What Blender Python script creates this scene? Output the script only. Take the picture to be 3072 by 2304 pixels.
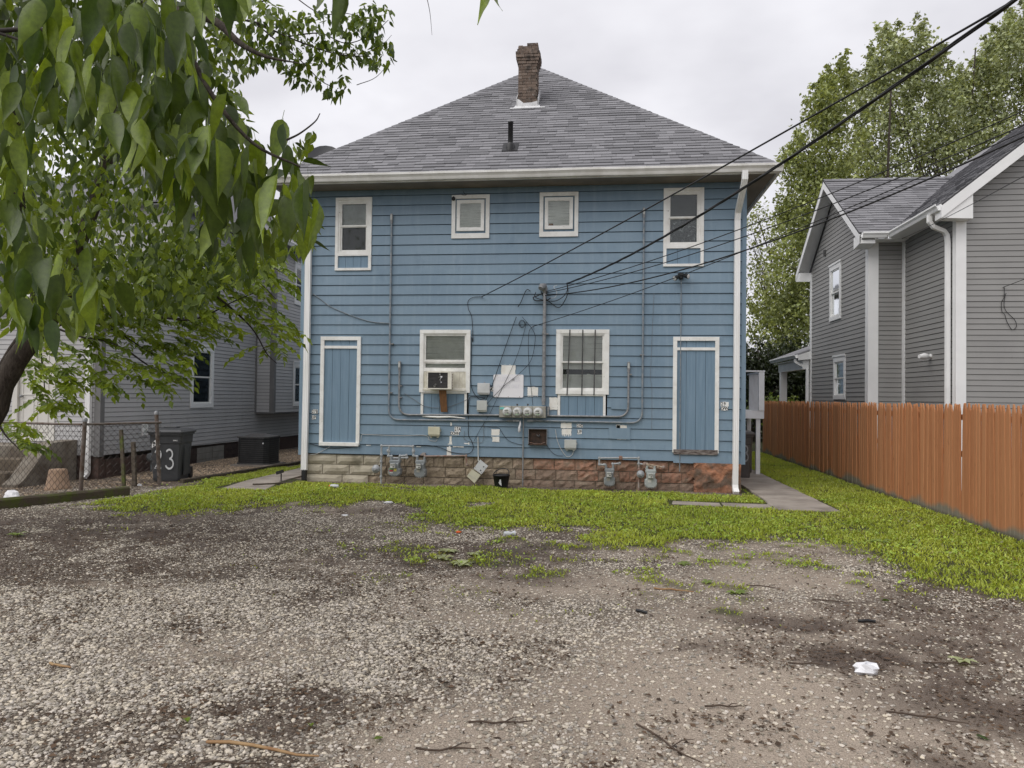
import bpy, math, random
import numpy as np
from math import sin, cos, tan, pi, radians, sqrt, atan2
from mathutils import Vector, Matrix, Euler
random.seed(7)
rng = np.random.default_rng(11)
scene = bpy.context.scene
for o in list(bpy.data.objects):
    bpy.data.objects.remove(o, do_unlink=True)
COL = scene.collection

# ------------------------------------------------------------------ camera
EYE = 1.76            # eye height; the y axis runs into the depth of the lot, parallel to the house sides
FPX = 2235.0          # focal length in pixels of a 3072 px wide picture
def cam_basis(yaw=7.0, pitch=1.02, roll=0.69):
    y, p, r = radians(yaw), radians(pitch), radians(roll)
    f = Vector((-sin(y)*cos(p), cos(y)*cos(p), sin(p)))
    R = Vector((cos(y), sin(y), 0)); U = R.cross(f)
    return f, R*cos(r)+U*sin(r), U*cos(r)-R*sin(r)
CF, CR, CU = cam_basis()
camd = bpy.data.cameras.new('camera'); cam = bpy.data.objects.new('camera', camd); COL.objects.link(cam)
m = Matrix((CR, CU, -CF)).transposed().to_4x4(); m.translation = (0, 0, EYE); cam.matrix_world = m
camd.sensor_width = 36; camd.lens = 36*FPX/3072; camd.clip_start = 0.05; camd.clip_end = 2000
scene.camera = cam

# ------------------------------------------------------------------ overcast sky, soft sun, exposure
SUN_EL, SUN_AZ = radians(52), radians(226)          # compass-like: 0 = +y, clockwise
world = bpy.data.worlds.new('World'); scene.world = world; world.use_nodes = True
nt = world.node_tree; nt.nodes.clear()
def wn(t, **k):
    n = nt.nodes.new(t)
    for a, b in k.items(): setattr(n, a, b)
    return n
sky = wn('ShaderNodeTexSky', sky_type='NISHITA', sun_disc=False)
sky.sun_elevation = SUN_EL; sky.sun_rotation = SUN_AZ; sky.dust_density = 4; sky.air_density = 1
sc = wn('ShaderNodeVectorMath', operation='SCALE'); sc.inputs['Scale'].default_value = 0.09
nt.links.new(sky.outputs[0], sc.inputs[0])
tc = wn('ShaderNodeTexCoord'); sep = wn('ShaderNodeSeparateXYZ'); nt.links.new(tc.outputs['Generated'], sep.inputs[0])
# flat cloud deck: project the view direction on a plane overhead so the clouds keep their perspective
mx = wn('ShaderNodeMath', operation='MAXIMUM'); mx.inputs[1].default_value = 0.0; nt.links.new(sep.outputs['Z'], mx.inputs[0])
ad = wn('ShaderNodeMath', operation='ADD'); ad.inputs[1].default_value = 0.22; nt.links.new(mx.outputs[0], ad.inputs[0])
dv = wn('ShaderNodeVectorMath', operation='DIVIDE'); cb = wn('ShaderNodeCombineXYZ')
for i in range(3): nt.links.new(ad.outputs[0], cb.inputs[i])
nt.links.new(tc.outputs['Generated'], dv.inputs[0]); nt.links.new(cb.outputs[0], dv.inputs[1])
nz = wn('ShaderNodeTexNoise'); nz.inputs['Scale'].default_value = 1.7; nz.inputs['Detail'].default_value = 5; nz.inputs['Roughness'].default_value = 0.48
nt.links.new(dv.outputs[0], nz.inputs['Vector'])
rp = wn('ShaderNodeValToRGB'); e = rp.color_ramp.elements
e[0].position = 0.32; e[0].color = (0.54, 0.533, 0.572, 1); e[1].position = 0.68; e[1].color = (0.82, 0.815, 0.85, 1)
nt.links.new(nz.outputs['Fac'], rp.inputs[0])
mxs = wn('ShaderNodeMix', data_type='RGBA'); mxs.inputs['Factor'].default_value = 0.95
nt.links.new(sc.outputs[0], mxs.inputs['A']); nt.links.new(rp.outputs[0], mxs.inputs['B'])
bg = wn('ShaderNodeBackground'); bg.inputs['Strength'].default_value = 1.0
out = wn('ShaderNodeOutputWorld'); nt.links.new(mxs.outputs['Result'], bg.inputs[0]); nt.links.new(bg.outputs[0], out.inputs[0])
sd = bpy.data.lights.new('sun', 'SUN'); sd.energy = 1.5; sd.angle = radians(60); sd.color = (1, 0.975, 0.94)
sun = bpy.data.objects.new('sun', sd); COL.objects.link(sun)
sdir = Vector((sin(SUN_AZ)*cos(SUN_EL), cos(SUN_AZ)*cos(SUN_EL), sin(SUN_EL)))
sun.rotation_euler = sdir.to_track_quat('Z', 'Y').to_euler(); sun.location = (0, -5, 15)
vs = scene.view_settings
vs.view_transform = 'Standard'; vs.look = 'None'; vs.exposure = 0.36; vs.gamma = 1; vs.use_curve_mapping = False

# ------------------------------------------------------------------ surveying helpers: where a sighted point lies on a real plane
def ray(px, py): return CF + CR*((px-1536)/FPX) - CU*((py-1152)/FPX)
EYEV = Vector((0, 0, EYE))
def onY(px, py, Y): d = ray(px, py); return EYEV + d*(Y/d.y)
def onX(px, py, X): d = ray(px, py); return EYEV + d*(X/d.x)
def onZ(px, py, Z=0.0): d = ray(px, py); return EYEV + d*((Z-EYE)/d.z)
WALL = 14.75          # plane of the blue wall
def W(px, py, off=0.0): return onY(px, py, WALL-off)

# ------------------------------------------------------------------ object helpers
WLOC = {}             # world location of everything that may be a parent
def tag(o, label=None, cat=None, group=None, kind=None):
    if label: o['label'] = label
    if cat: o['category'] = cat
    if group: o['group'] = group
    if kind: o['kind'] = kind
    return o
def link(o, parent=None):
    COL.objects.link(o)
    if parent is not None:
        o.parent = parent; o.matrix_parent_inverse = Matrix.Translation(-WLOC[parent.name])
def thing(name, loc, label, cat, group=None):
    o = bpy.data.objects.new(name, None); o.empty_display_size = 0.2; o.location = loc; COL.objects.link(o)
    WLOC[o.name] = Vector(loc)
    return tag(o, label, cat, group)
def mesh_obj(name, me, parent=None, loc=None, rot=None, scale=None):
    """an object that shares the mesh me, placed at a world location"""
    o = bpy.data.objects.new(name, me)
    if loc is not None: o.location = loc
    if rot is not None: o.rotation_euler = rot
    if scale is not None: o.scale = scale
    link(o, parent); WLOC[o.name] = Vector(loc) if loc is not None else Vector((0, 0, 0))
    return o

class MB:
    def __init__(s): s.v = []; s.f = []; s.smooth = set()
    def add(s, vs, fs, smooth=False):
        b = len(s.v); s.v += [tuple(x) for x in vs]
        for f in fs:
            if smooth: s.smooth.add(len(s.f))
            s.f.append(tuple(b+i for i in f))
        return s
    def box(s, x0, x1, y0, y1, z0, z1):
        return s.add([(x0,y0,z0),(x1,y0,z0),(x1,y1,z0),(x0,y1,z0),(x0,y0,z1),(x1,y0,z1),(x1,y1,z1),(x0,y1,z1)],
                     [(0,3,2,1),(4,5,6,7),(0,1,5,4),(1,2,6,5),(2,3,7,6),(3,0,4,7)])
    def bbox(s, x0, x1, y0, y1, z0, z1, c=0.01):
        """box with chamfered vertical and top edges (front facing -y)"""
        pts = [(x0+c,y0),(x1-c,y0),(x1,y0+c),(x1,y1-c),(x1-c,y1),(x0+c,y1),(x0,y1-c),(x0,y0+c)]
        n = 8; cx, cy = (x0+x1)/2, (y0+y1)/2
        def ring(z, k): return [(cx+(p[0]-cx)*(1-k*c/max(.001,(x1-x0)/2)), cy+(p[1]-cy)*(1-k*c/max(.001,(y1-y0)/2)), z) for p in pts]
        rings = [ring(z0, 1), ring(z0+c, 0), ring(z1-c, 0), ring(z1, 1)]
        vs = sum(rings, []); fs = [tuple(range(n-1, -1, -1)), tuple(range(3*n, 4*n))]
        for r in range(3):
            for i in range(n): j = (i+1) % n; fs.append((r*n+i, r*n+j, (r+1)*n+j, (r+1)*n+i))
        return s.add(vs, fs)
    def obox(s, c, ax, ay, az):
        """oriented box: centre and three half-axis vectors"""
        c, ax, ay, az = map(Vector, (c, ax, ay, az)); vs = []
        for k in (-1, 1):
            for a, b in ((-1,-1),(1,-1),(1,1),(-1,1)): vs.append(c+ax*a+ay*b+az*k)
        return s.add(vs, [(0,3,2,1),(4,5,6,7),(0,1,5,4),(1,2,6,5),(2,3,7,6),(3,0,4,7)])
    def beam(s, a, b, w, t, up=(0, 0, 1)):
        a, b, up = Vector(a), Vector(b), Vector(up); d = (b-a)
        if abs(d.normalized().dot(up)) > .98: up = Vector((0, 1, 0))
        sx = d.cross(up).normalized(); sy = sx.cross(d).normalized()
        return s.obox((a+b)/2, sx*w/2, d/2, sy*t/2)
    def tube(s, pts, r, n=8, caps=True, smooth=True):
        pts = [Vector(p) for p in pts]; rs = r if isinstance(r, (list, tuple)) else [r]*len(pts)
        vs = []; fs = []; ref = None
        for i, p in enumerate(pts):
            d = (pts[min(i+1, len(pts)-1)]-pts[max(i-1, 0)]).normalized()
            if ref is None: ref = Vector((0, 0, 1)) if abs(d.z) < .9 else Vector((1, 0, 0))
            x = d.cross(ref)
            if x.length < 1e-4: x = d.cross(Vector((0.3, 1, 0.2)))
            x.normalize(); y = x.cross(d).normalized(); ref = y
            for k in range(n): a = 2*pi*k/n; vs.append(p+x*(rs[i]*cos(a))+y*(rs[i]*sin(a)))
        for i in range(len(pts)-1):
            for k in range(n):
                j = (k+1) % n; fs.append((i*n+k, i*n+j, (i+1)*n+j, (i+1)*n+k))
        s.add(vs, fs, smooth)
        if caps: s.add(vs[:n], [tuple(range(n-1, -1, -1))]); s.add(vs[-n:], [tuple(range(n))])
        return s
    def lathe(s, c, prof, n=16, axis='z', smooth=True):
        c = Vector(c); vs = []; fs = []
        for r, h in prof:
            for k in range(n):
                a = 2*pi*k/n; x, y = r*cos(a), r*sin(a)
                vs.append(c+Vector({'z': (x, y, h), 'y': (x, -h, y), 'x': (h, x, y)}[axis]))
        for i in range(len(prof)-1):
            for k in range(n): j = (k+1) % n; fs.append((i*n+k, i*n+j, (i+1)*n+j, (i+1)*n+k))
        s.add(vs, fs, smooth)
        s.add(vs[:n], [tuple(range(n-1, -1, -1))]); s.add(vs[-n:], [tuple(range(n))])
        return s
    def prism(s, poly, d0, d1):
        """poly: list of 3D points, extruded from +d0 to +d1"""
        d0, d1 = Vector(d0), Vector(d1); n = len(poly); P = [Vector(p) for p in poly]
        vs = [p+d0 for p in P]+[p+d1 for p in P]
        fs = [tuple(range(n)), tuple(range(2*n-1, n-1, -1))]
        for i in range(n): j = (i+1) % n; fs.append((i, i+n, j+n, j))
        return s.add(vs, fs)
    def mesh(s, name, mat, center=None):
        me = bpy.data.meshes.new(name)
        c = center or Vector((0, 0, 0))
        me.from_pydata([(v[0]-c[0], v[1]-c[1], v[2]-c[2]) for v in s.v], [], s.f)
        if s.smooth:
            fl = np.zeros(len(me.polygons), bool); fl[list(s.smooth)] = True; me.polygons.foreach_set('use_smooth', fl)
        if mat: me.materials.append(mat)
        me.update()
        return me
    def obj(s, name, mat, parent=None, label=None, cat=None, group=None, kind=None, color=None):
        a = np.array(s.v); c = Vector((a.min(0)+a.max(0))/2)
        if parent is None: c.z = a[:, 2].min()
        o = bpy.data.objects.new(name, s.mesh(name, mat, c)); o.location = c; link(o, parent); WLOC[o.name] = c
        if color: o.color = (*color, 1)
        return tag(o, label, cat, group, kind)

def np_obj(name, verts, faces, mat, parent=None, col=None, kind=None, smooth=False, label=None, cat=None):
    """big meshes from arrays; faces is an (n,3) or (n,4) array; col is one colour per vertex"""
    me = bpy.data.meshes.new(name); nf, k = faces.shape
    me.vertices.add(len(verts)); me.vertices.foreach_set('co', np.ascontiguousarray(verts, np.float32).ravel())
    me.loops.add(nf*k); me.loops.foreach_set('vertex_index', np.ascontiguousarray(faces, np.int32).ravel())
    me.polygons.add(nf); me.polygons.foreach_set('loop_start', np.arange(0, nf*k, k, dtype=np.int32))
    me.polygons.foreach_set('use_smooth', np.full(nf, smooth, bool))
    me.update(calc_edges=True)
    if col is not None:
        at = me.color_attributes.new('col', 'FLOAT_COLOR', 'POINT')
        c4 = np.ones((len(verts), 4), np.float32); c4[:, :3] = col; at.data.foreach_set('color', c4.ravel())
    me.materials.append(mat)
    o = bpy.data.objects.new(name, me); link(o, parent); WLOC[o.name] = Vector((0, 0, 0))
    return tag(o, label, cat, None, kind)

# ------------------------------------------------------------------ materials
def srgb(*c):
    return tuple(((x/255)/12.92 if x/255 <= .04045 else ((x/255+.055)/1.055)**2.4) for x in c)
class NT:
    def __init__(s, name):
        s.m = bpy.data.materials.new(name); s.m.use_nodes = True; s.t = s.m.node_tree
        s.b = s.t.nodes['Principled BSDF']; s.pos = s.t.nodes.new('ShaderNodeNewGeometry').outputs['Position']
    def n(s, t, **k):
        x = s.t.nodes.new(t)
        for a, b in k.items(): setattr(x, a, b)
        return x
    def l(s, a, b): s.t.links.new(a, b)
    def noise(s, scale, detail=4, rough=.55, vec=None, stretch=None, dist=0):
        v = vec or s.pos
        if stretch:
            mp = s.n('ShaderNodeMapping'); mp.inputs['Scale'].default_value = stretch; s.l(v, mp.inputs[0]); v = mp.outputs[0]
        x = s.n('ShaderNodeTexNoise'); x.inputs['Scale'].default_value = scale; x.inputs['Detail'].default_value = detail
        x.inputs['Roughness'].default_value = rough; x.inputs['Distortion'].default_value = dist; s.l(v, x.inputs['Vector']); return x.outputs['Fac']
    def ramp(s, fac, stops):
        r = s.n('ShaderNodeValToRGB'); e = r.color_ramp.elements
        while len(e) < len(stops): e.new(.5)
        for x, (p, c) in zip(e, stops): x.position = p; x.color = (*c, 1) if len(c) == 3 else c
        s.l(fac, r.inputs[0]); return r.outputs[0]
    def step(s, fac, a, b): return s.ramp(fac, [(a, (0, 0, 0)), (b, (1, 1, 1))])
    def mix(s, f, a, b, mode='MIX'):
        x = s.n('ShaderNodeMix', data_type='RGBA', blend_type=mode)
        for sock, val in ((x.inputs['Factor'], f), (x.inputs['A'], a), (x.inputs['B'], b)):
            if hasattr(val, 'is_linked'): s.l(val, sock)
            elif isinstance(val, (int, float)): sock.default_value = val
            else: sock.default_value = (*val, 1)
        return x.outputs['Result']
    def math(s, op, a, b=0.0):
        x = s.n('ShaderNodeMath', operation=op)
        for i, val in enumerate((a, b)):
            if hasattr(val, 'is_linked'): s.l(val, x.inputs[i])
            else: x.inputs[i].default_value = val
        return x.outputs[0]
    def color(s, c):
        if hasattr(c, 'is_linked'): s.l(c, s.b.inputs['Base Color'])
        else: s.b.inputs['Base Color'].default_value = (*c, 1)
        return s
    def set(s, **k):
        for a, v in k.items():
            sock = s.b.inputs[a.replace('_', ' ')]
            if hasattr(v, 'is_linked'): s.l(v, sock)
            else: sock.default_value = v
        return s
    def bump(s, h, strength=.3, dist=.01):
        x = s.n('ShaderNodeBump'); x.inputs['Strength'].default_value = strength; x.inputs['Distance'].default_value = dist
        s.l(h, x.inputs['Height']); s.l(x.outputs[0], s.b.inputs['Normal']); return s
    def rnd(s): return s.n('ShaderNodeObjectInfo').outputs['Random']
    def ocol(s): return s.n('ShaderNodeObjectInfo').outputs['Color']
    def attr(s, name): a = s.n('ShaderNodeAttribute'); a.attribute_name = name; return a
def simple(name, c1, c2=None, scale=8, rough=.6, bump=0, bscale=40, metal=0, stretch=None, dist=.004, spec=.4):
    t = NT(name)
    if c2: t.color(t.mix(t.ramp(t.noise(scale, 5, stretch=stretch), [(.35, (0,0,0)), (.68, (1,1,1))]), c1, c2))
    else: t.color(c1)
    t.set(Roughness=rough, Metallic=metal, Specular_IOR_Level=spec)
    if bump: t.bump(t.noise(bscale, 4, stretch=stretch), bump, dist)
    return t.m
M = {}
def build_materials():
    # blue painted metal siding: faded, streaked, dented, chipped
    t = NT('blue_siding')
    base = t.mix(t.step(t.noise(.55, 3), .3, .7), (.165, .246, .322), (.215, .302, .378))
    base = t.mix(t.math('MULTIPLY', t.rnd(), .35), base, (.185, .258, .33))
    streak = t.noise(2.2, 5, stretch=(5, 5, .35)); base = t.mix(t.math('MULTIPLY', t.step(streak, .5, .8), .5), base, (.27, .35, .42))
    grime = t.step(t.noise(3.2, 6, .65, stretch=(1, 1, .6)), .55, .78); base = t.mix(t.math('MULTIPLY', grime, .45), base, (.10, .165, .225))
    chip = t.step(t.noise(11, 6, .75, stretch=(1, 1, 1.4)), .735, .75)
    base = t.mix(chip, base, (.55, .58, .60))
    t.color(base).set(Roughness=.48, Specular_IOR_Level=.4)
    t.bump(t.noise(2.4, 3, .5), .55, .02); M['blue'] = t.m
    M['blue_shade_core'] = simple('blue_shade_backing', (.03, .05, .07), rough=.9)  # dark colour paints the shadow lines seen in the gaps between boards
    t = NT('blue_boards')
    g = t.noise(3, 5, stretch=(9, 9, .5)); c = t.mix(t.step(g, .35, .7), (.15, .236, .318), (.195, .285, .372))
    c = t.mix(t.step(t.noise(14, 6, .7, stretch=(3, 3, .7)), .71, .74), c, (.3, .42, .52))
    t.color(c).set(Roughness=.6); t.bump(g, .25, .006); M['blueboard'] = t.m
    # old white trim: chalky, chipped, grimy
    t = NT('old_white_paint')
    c = t.mix(t.step(t.noise(4, 6, .65), .42, .75), (.86, .86, .83), (.70, .685, .64))
    c = t.mix(t.step(t.noise(24, 6, .72), .655, .68), c, (.20, .17, .14))
    t.color(c).set(Roughness=.6); t.bump(t.noise(30, 4), .25, .004); M['trim'] = t.m
    M['gutter'] = simple('gutter_paint', (.80, .79, .76), (.60, .585, .54), 3, .42, .2, 10, stretch=(1, 1, .4))
    M['downspout'] = simple('white_metal_downspout', (.90, .90, .89), (.80, .795, .77), 4, .4, .15, 12, stretch=(2, 2, .25))
    M['white_new'] = simple('clean_white_vinyl', (.88, .88, .87), (.80, .80, .79), 2, .45)
    M['soffit'] = simple('tan_soffit', (.265, .225, .185), (.19, .165, .14), 2.2, .65, .1, 14)
    M['sash'] = simple('window_sash', (.86, .86, .83), (.72, .71, .67), 10, .45)
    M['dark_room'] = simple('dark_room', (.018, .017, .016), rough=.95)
    t = NT('window_glass'); t.color((.02, .022, .024)).set(Roughness=.05, Specular_IOR_Level=.8)
    g2 = t.n('ShaderNodeBsdfTransparent'); mixs = t.n('ShaderNodeMixShader'); lw = t.n('ShaderNodeFresnel'); lw.inputs[0].default_value = 1.38
    gl = t.n('ShaderNodeBsdfGlossy'); gl.inputs['Roughness'].default_value = .04; gl.inputs['Color'].default_value = (.9, .93, .95, 1)
    wob = t.n('ShaderNodeBump'); wob.inputs['Strength'].default_value = .08; wob.inputs['Distance'].default_value = .01
    t.l(t.noise(3, 2), wob.inputs['Height']); t.l(wob.outputs[0], gl.inputs['Normal'])
    g2.inputs[0].default_value = (.93, .95, .94, 1)
    fr = t.math('ADD', lw.outputs[0], .005)
    t.l(fr, mixs.inputs[0]); t.l(g2.outputs[0], mixs.inputs[1]); t.l(gl.outputs[0], mixs.inputs[2])
    t.l(mixs.outputs[0], t.t.nodes['Material Output'].inputs['Surface']); M['glass'] = t.m
    M['screen'] = simple('insect_screen', (.045, .042, .04), (.06, .055, .05), 60, .9)
    M['blind'] = simple('window_blind', (.70, .68, .64), (.56, .54, .50), 5, .6)
    M['curtain'] = simple('grey_film', (.36, .36, .34), (.24, .235, .22), 4, .6)
    t = NT('wrinkled_plastic'); w = t.noise(7, 5, .6, dist=2.5)
    t.color(t.mix(t.step(w, .54, .68), (.03, .03, .03), (.30, .31, .31))).set(Roughness=.25); t.bump(w, .7, .02); M['plastic_film'] = t.m
    # foundation blocks, colour from the object, stained
    t = NT('rockface_block')
    n1 = t.noise(9, 7, .65); c = t.mix(t.step(n1, .3, .75), t.ocol(), (.16, .125, .095))
    c = t.mix(t.math('MULTIPLY', t.step(t.noise(5, 5, .6), .5, .7), .6), c, (.36, .30, .23))
    t.color(c).set(Roughness=.92, Specular_IOR_Level=.2); t.bump(t.noise(38, 6, .7), .9, .02); M['block'] = t.m
    M['mortar'] = simple('old_mortar', (.30, .255, .20), (.18, .15, .12), 7, .95, .6, 50, spec=.15)
    t = NT('parging')
    c = t.mix(t.step(t.noise(2.5, 6, .6), .35, .7), (.50, .455, .36), (.33, .29, .22)); c = t.mix(t.step(t.noise(1.7, 4), .58, .75), c, (.10, .095, .06))
    t.color(c).set(Roughness=.9, Specular_IOR_Level=.2); t.bump(t.noise(30, 6, .65), .5, .01); M['parging'] = t.m
    t = NT('rough_red_parging')
    c = t.mix(t.step(t.noise(3, 6, .65, dist=.6), .4, .62), (.17, .125, .095), (.46, .22, .13)); c = t.mix(t.step(t.noise(2.0, 5, .6), .60, .72), c, (.19, .17, .05))
    t.color(c).set(Roughness=.95, Specular_IOR_Level=.15); t.bump(t.noise(11, 7, .7, dist=1.2), 1, .04); M['redparge'] = t.m
    # shingles
    t = NT('grey_shingle')
    c = t.mix(t.rnd(), (.15, .149, .157), (.27, .267, .28)); at = t.attr('col')
    t.color(t.mix(t.math('MULTIPLY', t.step(t.noise(90, 3, .7), .4, .7), .5), c, (.25, .25, .26))).set(Roughness=.95, Specular_IOR_Level=.15)
    t.bump(t.noise(260, 3, .7), .5, .004); M['shingle'] = t.m
    t = NT('grey_shingle_field'); at = t.attr('col')
    t.color(t.mix(t.math('MULTIPLY', t.step(t.noise(90, 3, .7), .4, .7), .5), at.outputs['Color'], (.25, .25, .26))).set(Roughness=.95, Specular_IOR_Level=.15)
    t.bump(t.noise(260, 3, .7), .5, .004); M['shingle_field'] = t.m
    M['roof_felt'] = simple('roof_felt', (.045, .045, .048), (.07, .07, .074), 20, .95)
    t = NT('old_brick'); n1 = t.noise(22, 6, .7)
    c = t.mix(t.rnd(), (.135, .10, .08), (.22, .17, .138)); c = t.mix(t.step(n1, .58, .66), c, (.33, .31, .285)); c = t.mix(t.step(t.noise(6, 4), .5, .72), c, (.055, .05, .046))
    t.color(c).set(Roughness=.95, Specular_IOR_Level=.15); t.bump(n1, .8, .01); M['brick'] = t.m
    M['flash'] = simple('white_roof_flashing', (.74, .74, .74), (.55, .55, .55), 8, .5, .3, 14)
    # vinyl siding of the neighbours
    for nm, a, b in (('grey_vinyl', (.305, .30, .288), (.262, .258, .248)), ('grey_vinyl_left', (.52, .512, .51), (.455, .449, .448))):
        t = NT(nm); c = t.mix(t.step(t.noise(.9, 4), .35, .65), a, b); c = t.mix(t.math('MULTIPLY', t.rnd(), .22), c, (.33, .325, .31))
        c = t.mix(t.math('MULTIPLY', t.step(t.noise(4, 6, .7, stretch=(1, 1, .4)), .6, .78), .35), c, (.18, .172, .16))
        t.color(c).set(Roughness=.55); t.bump(t.noise(2, 3), .25, .012); M[nm] = t.m
    M['grey_shade_core'] = simple('grey_shade_backing', (.045, .044, .043), rough=.95)  # shade under the vinyl laps is put into this dark colour
    M['grey_dark_trim'] = simple('dark_grey_corner_post', (.20, .196, .194), (.165, .162, .16), 3, .55)
    # fence
    t = NT('stained_picket')
    gr = t.noise(5, 6, .65, stretch=(14, 14, .8)); c = t.mix(t.step(gr, .3, .72), (.48, .205, .090), (.34, .132, .055))
    c = t.mix(t.math('MULTIPLY', t.rnd(), .6), c, (.54, .27, .132))
    sx = t.n('ShaderNodeSeparateXYZ'); t.l(t.pos, sx.inputs[0])
    lim = t.math('ADD', t.math('MULTIPLY', t.noise(1.1, 3), .62), -.16); rot = t.math('SUBTRACT', lim, sx.outputs['Z'])
    c = t.mix(t.step(rot, 0, .09), c, (.22, .20, .155)); c = t.mix(t.step(t.math('SUBTRACT', .075, sx.outputs['Z']), 0, .08), c, (.085, .076, .055))
    kn = t.step(t.noise(9, 3, stretch=(1, 2.2, .8)), .68, .74); c = t.mix(t.math('MULTIPLY', kn, .55), c, (.12, .04, .02))
    t.color(c).set(Roughness=.75, Specular_IOR_Level=.25); t.bump(gr, .5, .008); M['picket'] = t.m
    # metals and odds
    M['galv'] = simple('galvanised_pipe', (.33, .335, .34), (.20, .205, .21), 14, .5, .15, 60, .35)
    M['bluepipe'] = simple('blue_grey_painted_pipe', (.17, .215, .255), (.30, .31, .315), 12, .5, .1, 60, .15)
    M['gaspipe'] = simple('grey_gas_pipe', (.42, .44, .45), (.30, .31, .315), 18, .55, .15, 60, .1)
    M['rusty'] = simple('rusty_pipe', (.24, .125, .085), (.36, .33, .30), 10, .8, .4, 60)
    M['oldgas'] = simple('stained_gas_pipe', (.47, .42, .34), (.26, .13, .07), 16, .75, .3, 60)
    M['gasgrey'] = simple('grey_gas_meter_paint', (.25, .268, .27), (.19, .205, .21), 9, .5, .15, 30)
    M['gaspale'] = simple('pale_gas_meter_paint', (.42, .45, .43), (.32, .345, .335), 9, .5, .15, 30)
    M['dial'] = simple('meter_dial_plate', (.62, .62, .58), (.48, .48, .44), 30, .4)
    M['black'] = simple('black_plastic', (.012, .012, .013), (.022, .022, .023), 12, .45)
    M['wire'] = simple('black_cable', (.010, .010, .011), rough=.55)
    M['greywire'] = simple('grey_cable', (.17, .175, .18), rough=.6)
    M['whitewire'] = simple('white_cable', (.58, .58, .56), rough=.6)
    M['metersteel'] = simple('meter_cabinet_steel', (.44, .43, .38), (.29, .275, .235), 5, .5, .15, 20, .3)
    M['beigebox'] = simple('beige_plastic_box', (.62, .60, .46), (.54, .515, .385), 6, .5)
    M['greybox'] = simple('grey_plastic_box', (.54, .555, .53), (.45, .465, .44), 5, .5)
    M['palebox'] = simple('pale_grey_box', (.62, .63, .63), (.53, .54, .535), 4, .45)
    M['rustbox'] = simple('rusted_box_inside', (.035, .026, .021), (.085, .05, .035), 14, .85, .4, 40)
    M['wood'] = simple('bare_brown_board', (.25, .125, .055), (.15, .072, .035), 4, .7, .3, 30, stretch=(8, 8, .7))
    M['rotwood'] = simple('rotten_sill', (.05, .032, .026), (.30, .27, .25), 12, .9, .6, 40, stretch=(1, 6, 6))
    M['barepatch'] = simple('bare_white_patch', (.86, .85, .81), (.74, .71, .64), 9, .6)
    M['signwhite'] = simple('faded_white_sign', (.84, .83, .85), (.78, .77, .79), 3, .4)
    M['ghost'] = simple('ghost_lettering', (.74, .73, .765), rough=.45)
    M['ink'] = simple('black_lettering', (.012, .012, .012), rough=.5)
    M['platewhite'] = simple('number_plate_white', (.88, .88, .86), (.78, .77, .74), 40, .4)
    M['green_tape'] = simple('green_paint', (.04, .15, .06), rough=.6)
    M['teal'] = simple('teal_sticker', (.16, .50, .46), rough=.4)
    M['red'] = simple('red_sticker', (.45, .05, .06), rough=.4)
    M['yellow'] = simple('yellow_sticker', (.62, .55, .14), rough=.4)
    M['greenband'] = simple('green_meter_band', (.12, .30, .10), rough=.5)
    M['acwhite'] = simple('yellowed_white_plastic', (.84, .82, .73), (.66, .63, .54), 9, .5)
    M['accoil'] = simple('dark_coil', (.03, .028, .026), (.05, .045, .04), 40, .7)
    M['metalglint'] = simple('torn_foil', (.6, .6, .6), (.2, .2, .2), 18, .3, .5, 20, .6)
    M['bar'] = simple('dark_iron_bar', (.06, .062, .065), (.10, .095, .09), 20, .6)
    M['bin'] = simple('grey_bin_plastic', (.052, .054, .057), (.068, .07, .073), 5, .5, .1, 60)
    M['binbrown'] = simple('brown_grey_bin_plastic', (.09, .078, .074), (.075, .066, .063), 5, .5)
    M['spray'] = simple('white_spray_paint', (.75, .76, .76), (.55, .56, .57), 50, .7)
    M['faintspray'] = simple('faded_spray_paint', (.36, .36, .37), (.16, .155, .15), 30, .7)
    M['concrete'] = simple('walk_concrete', (.37, .325, .28), (.21, .182, .155), 2.2, .75, .4, 45, spec=.35)
    M['step'] = simple('weathered_step_concrete', (.27, .245, .205), (.12, .095, .072), 2.3, .9, .4, 40, spec=.2)
    M['stepdark'] = simple('dirty_step_concrete', (.10, .08, .062), (.17, .14, .105), 3.2, .9, .5, 40, spec=.2)
    M['brownfound'] = simple('brown_painted_foundation', (.125, .082, .068), (.085, .06, .052), 4, .85, .6, 25, spec=.2)
    M['greyblock'] = simple('grey_concrete_block', (.27, .26, .235), (.21, .20, .18), 5, .9, .4, 45, spec=.2)
    M['darkblock'] = simple('dark_rock_panel', (.045, .034, .032), (.07, .052, .047), 9, .9, .9, 22, spec=.2)
    M['pot'] = simple('pale_terracotta', (.36, .245, .165), (.28, .19, .13), 5, .85, .2, 30)
    M['timber'] = simple('weathered_timber', (.105, .085, .062), (.055, .043, .032), 6, .9, .6, 30, stretch=(2, 1, 4))
    t = NT('mossy_timber'); ms = t.step(t.noise(3.5, 5, .65), .44, .6)
    t.color(t.mix(ms, (.085, .066, .046), (.085, .105, .018))).set(Roughness=.95); t.bump(t.noise(30, 6, .7), .9, .02); M['mossy'] = t.m
    M['rustpost'] = simple('rusty_fence_post', (.20, .175, .155), (.10, .06, .04), 9, .75, .4, 30, .2)
    M['chain'] = simple('chain_link_wire', (.07, .062, .055), (.05, .035, .027), 25, .6, 0, 40, .35)
    M['acunit'] = simple('dark_condenser_paint', (.018, .019, .02), (.03, .03, .031), 6, .5)
    M['doorwhite'] = simple('cream_door_paint', (.72, .70, .65), (.64, .62, .57), 2, .5)
    M['deckwhite'] = simple('white_deck_paint', (.88, .89, .91), (.78, .78, .79), 5, .55, .15, 20)
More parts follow.
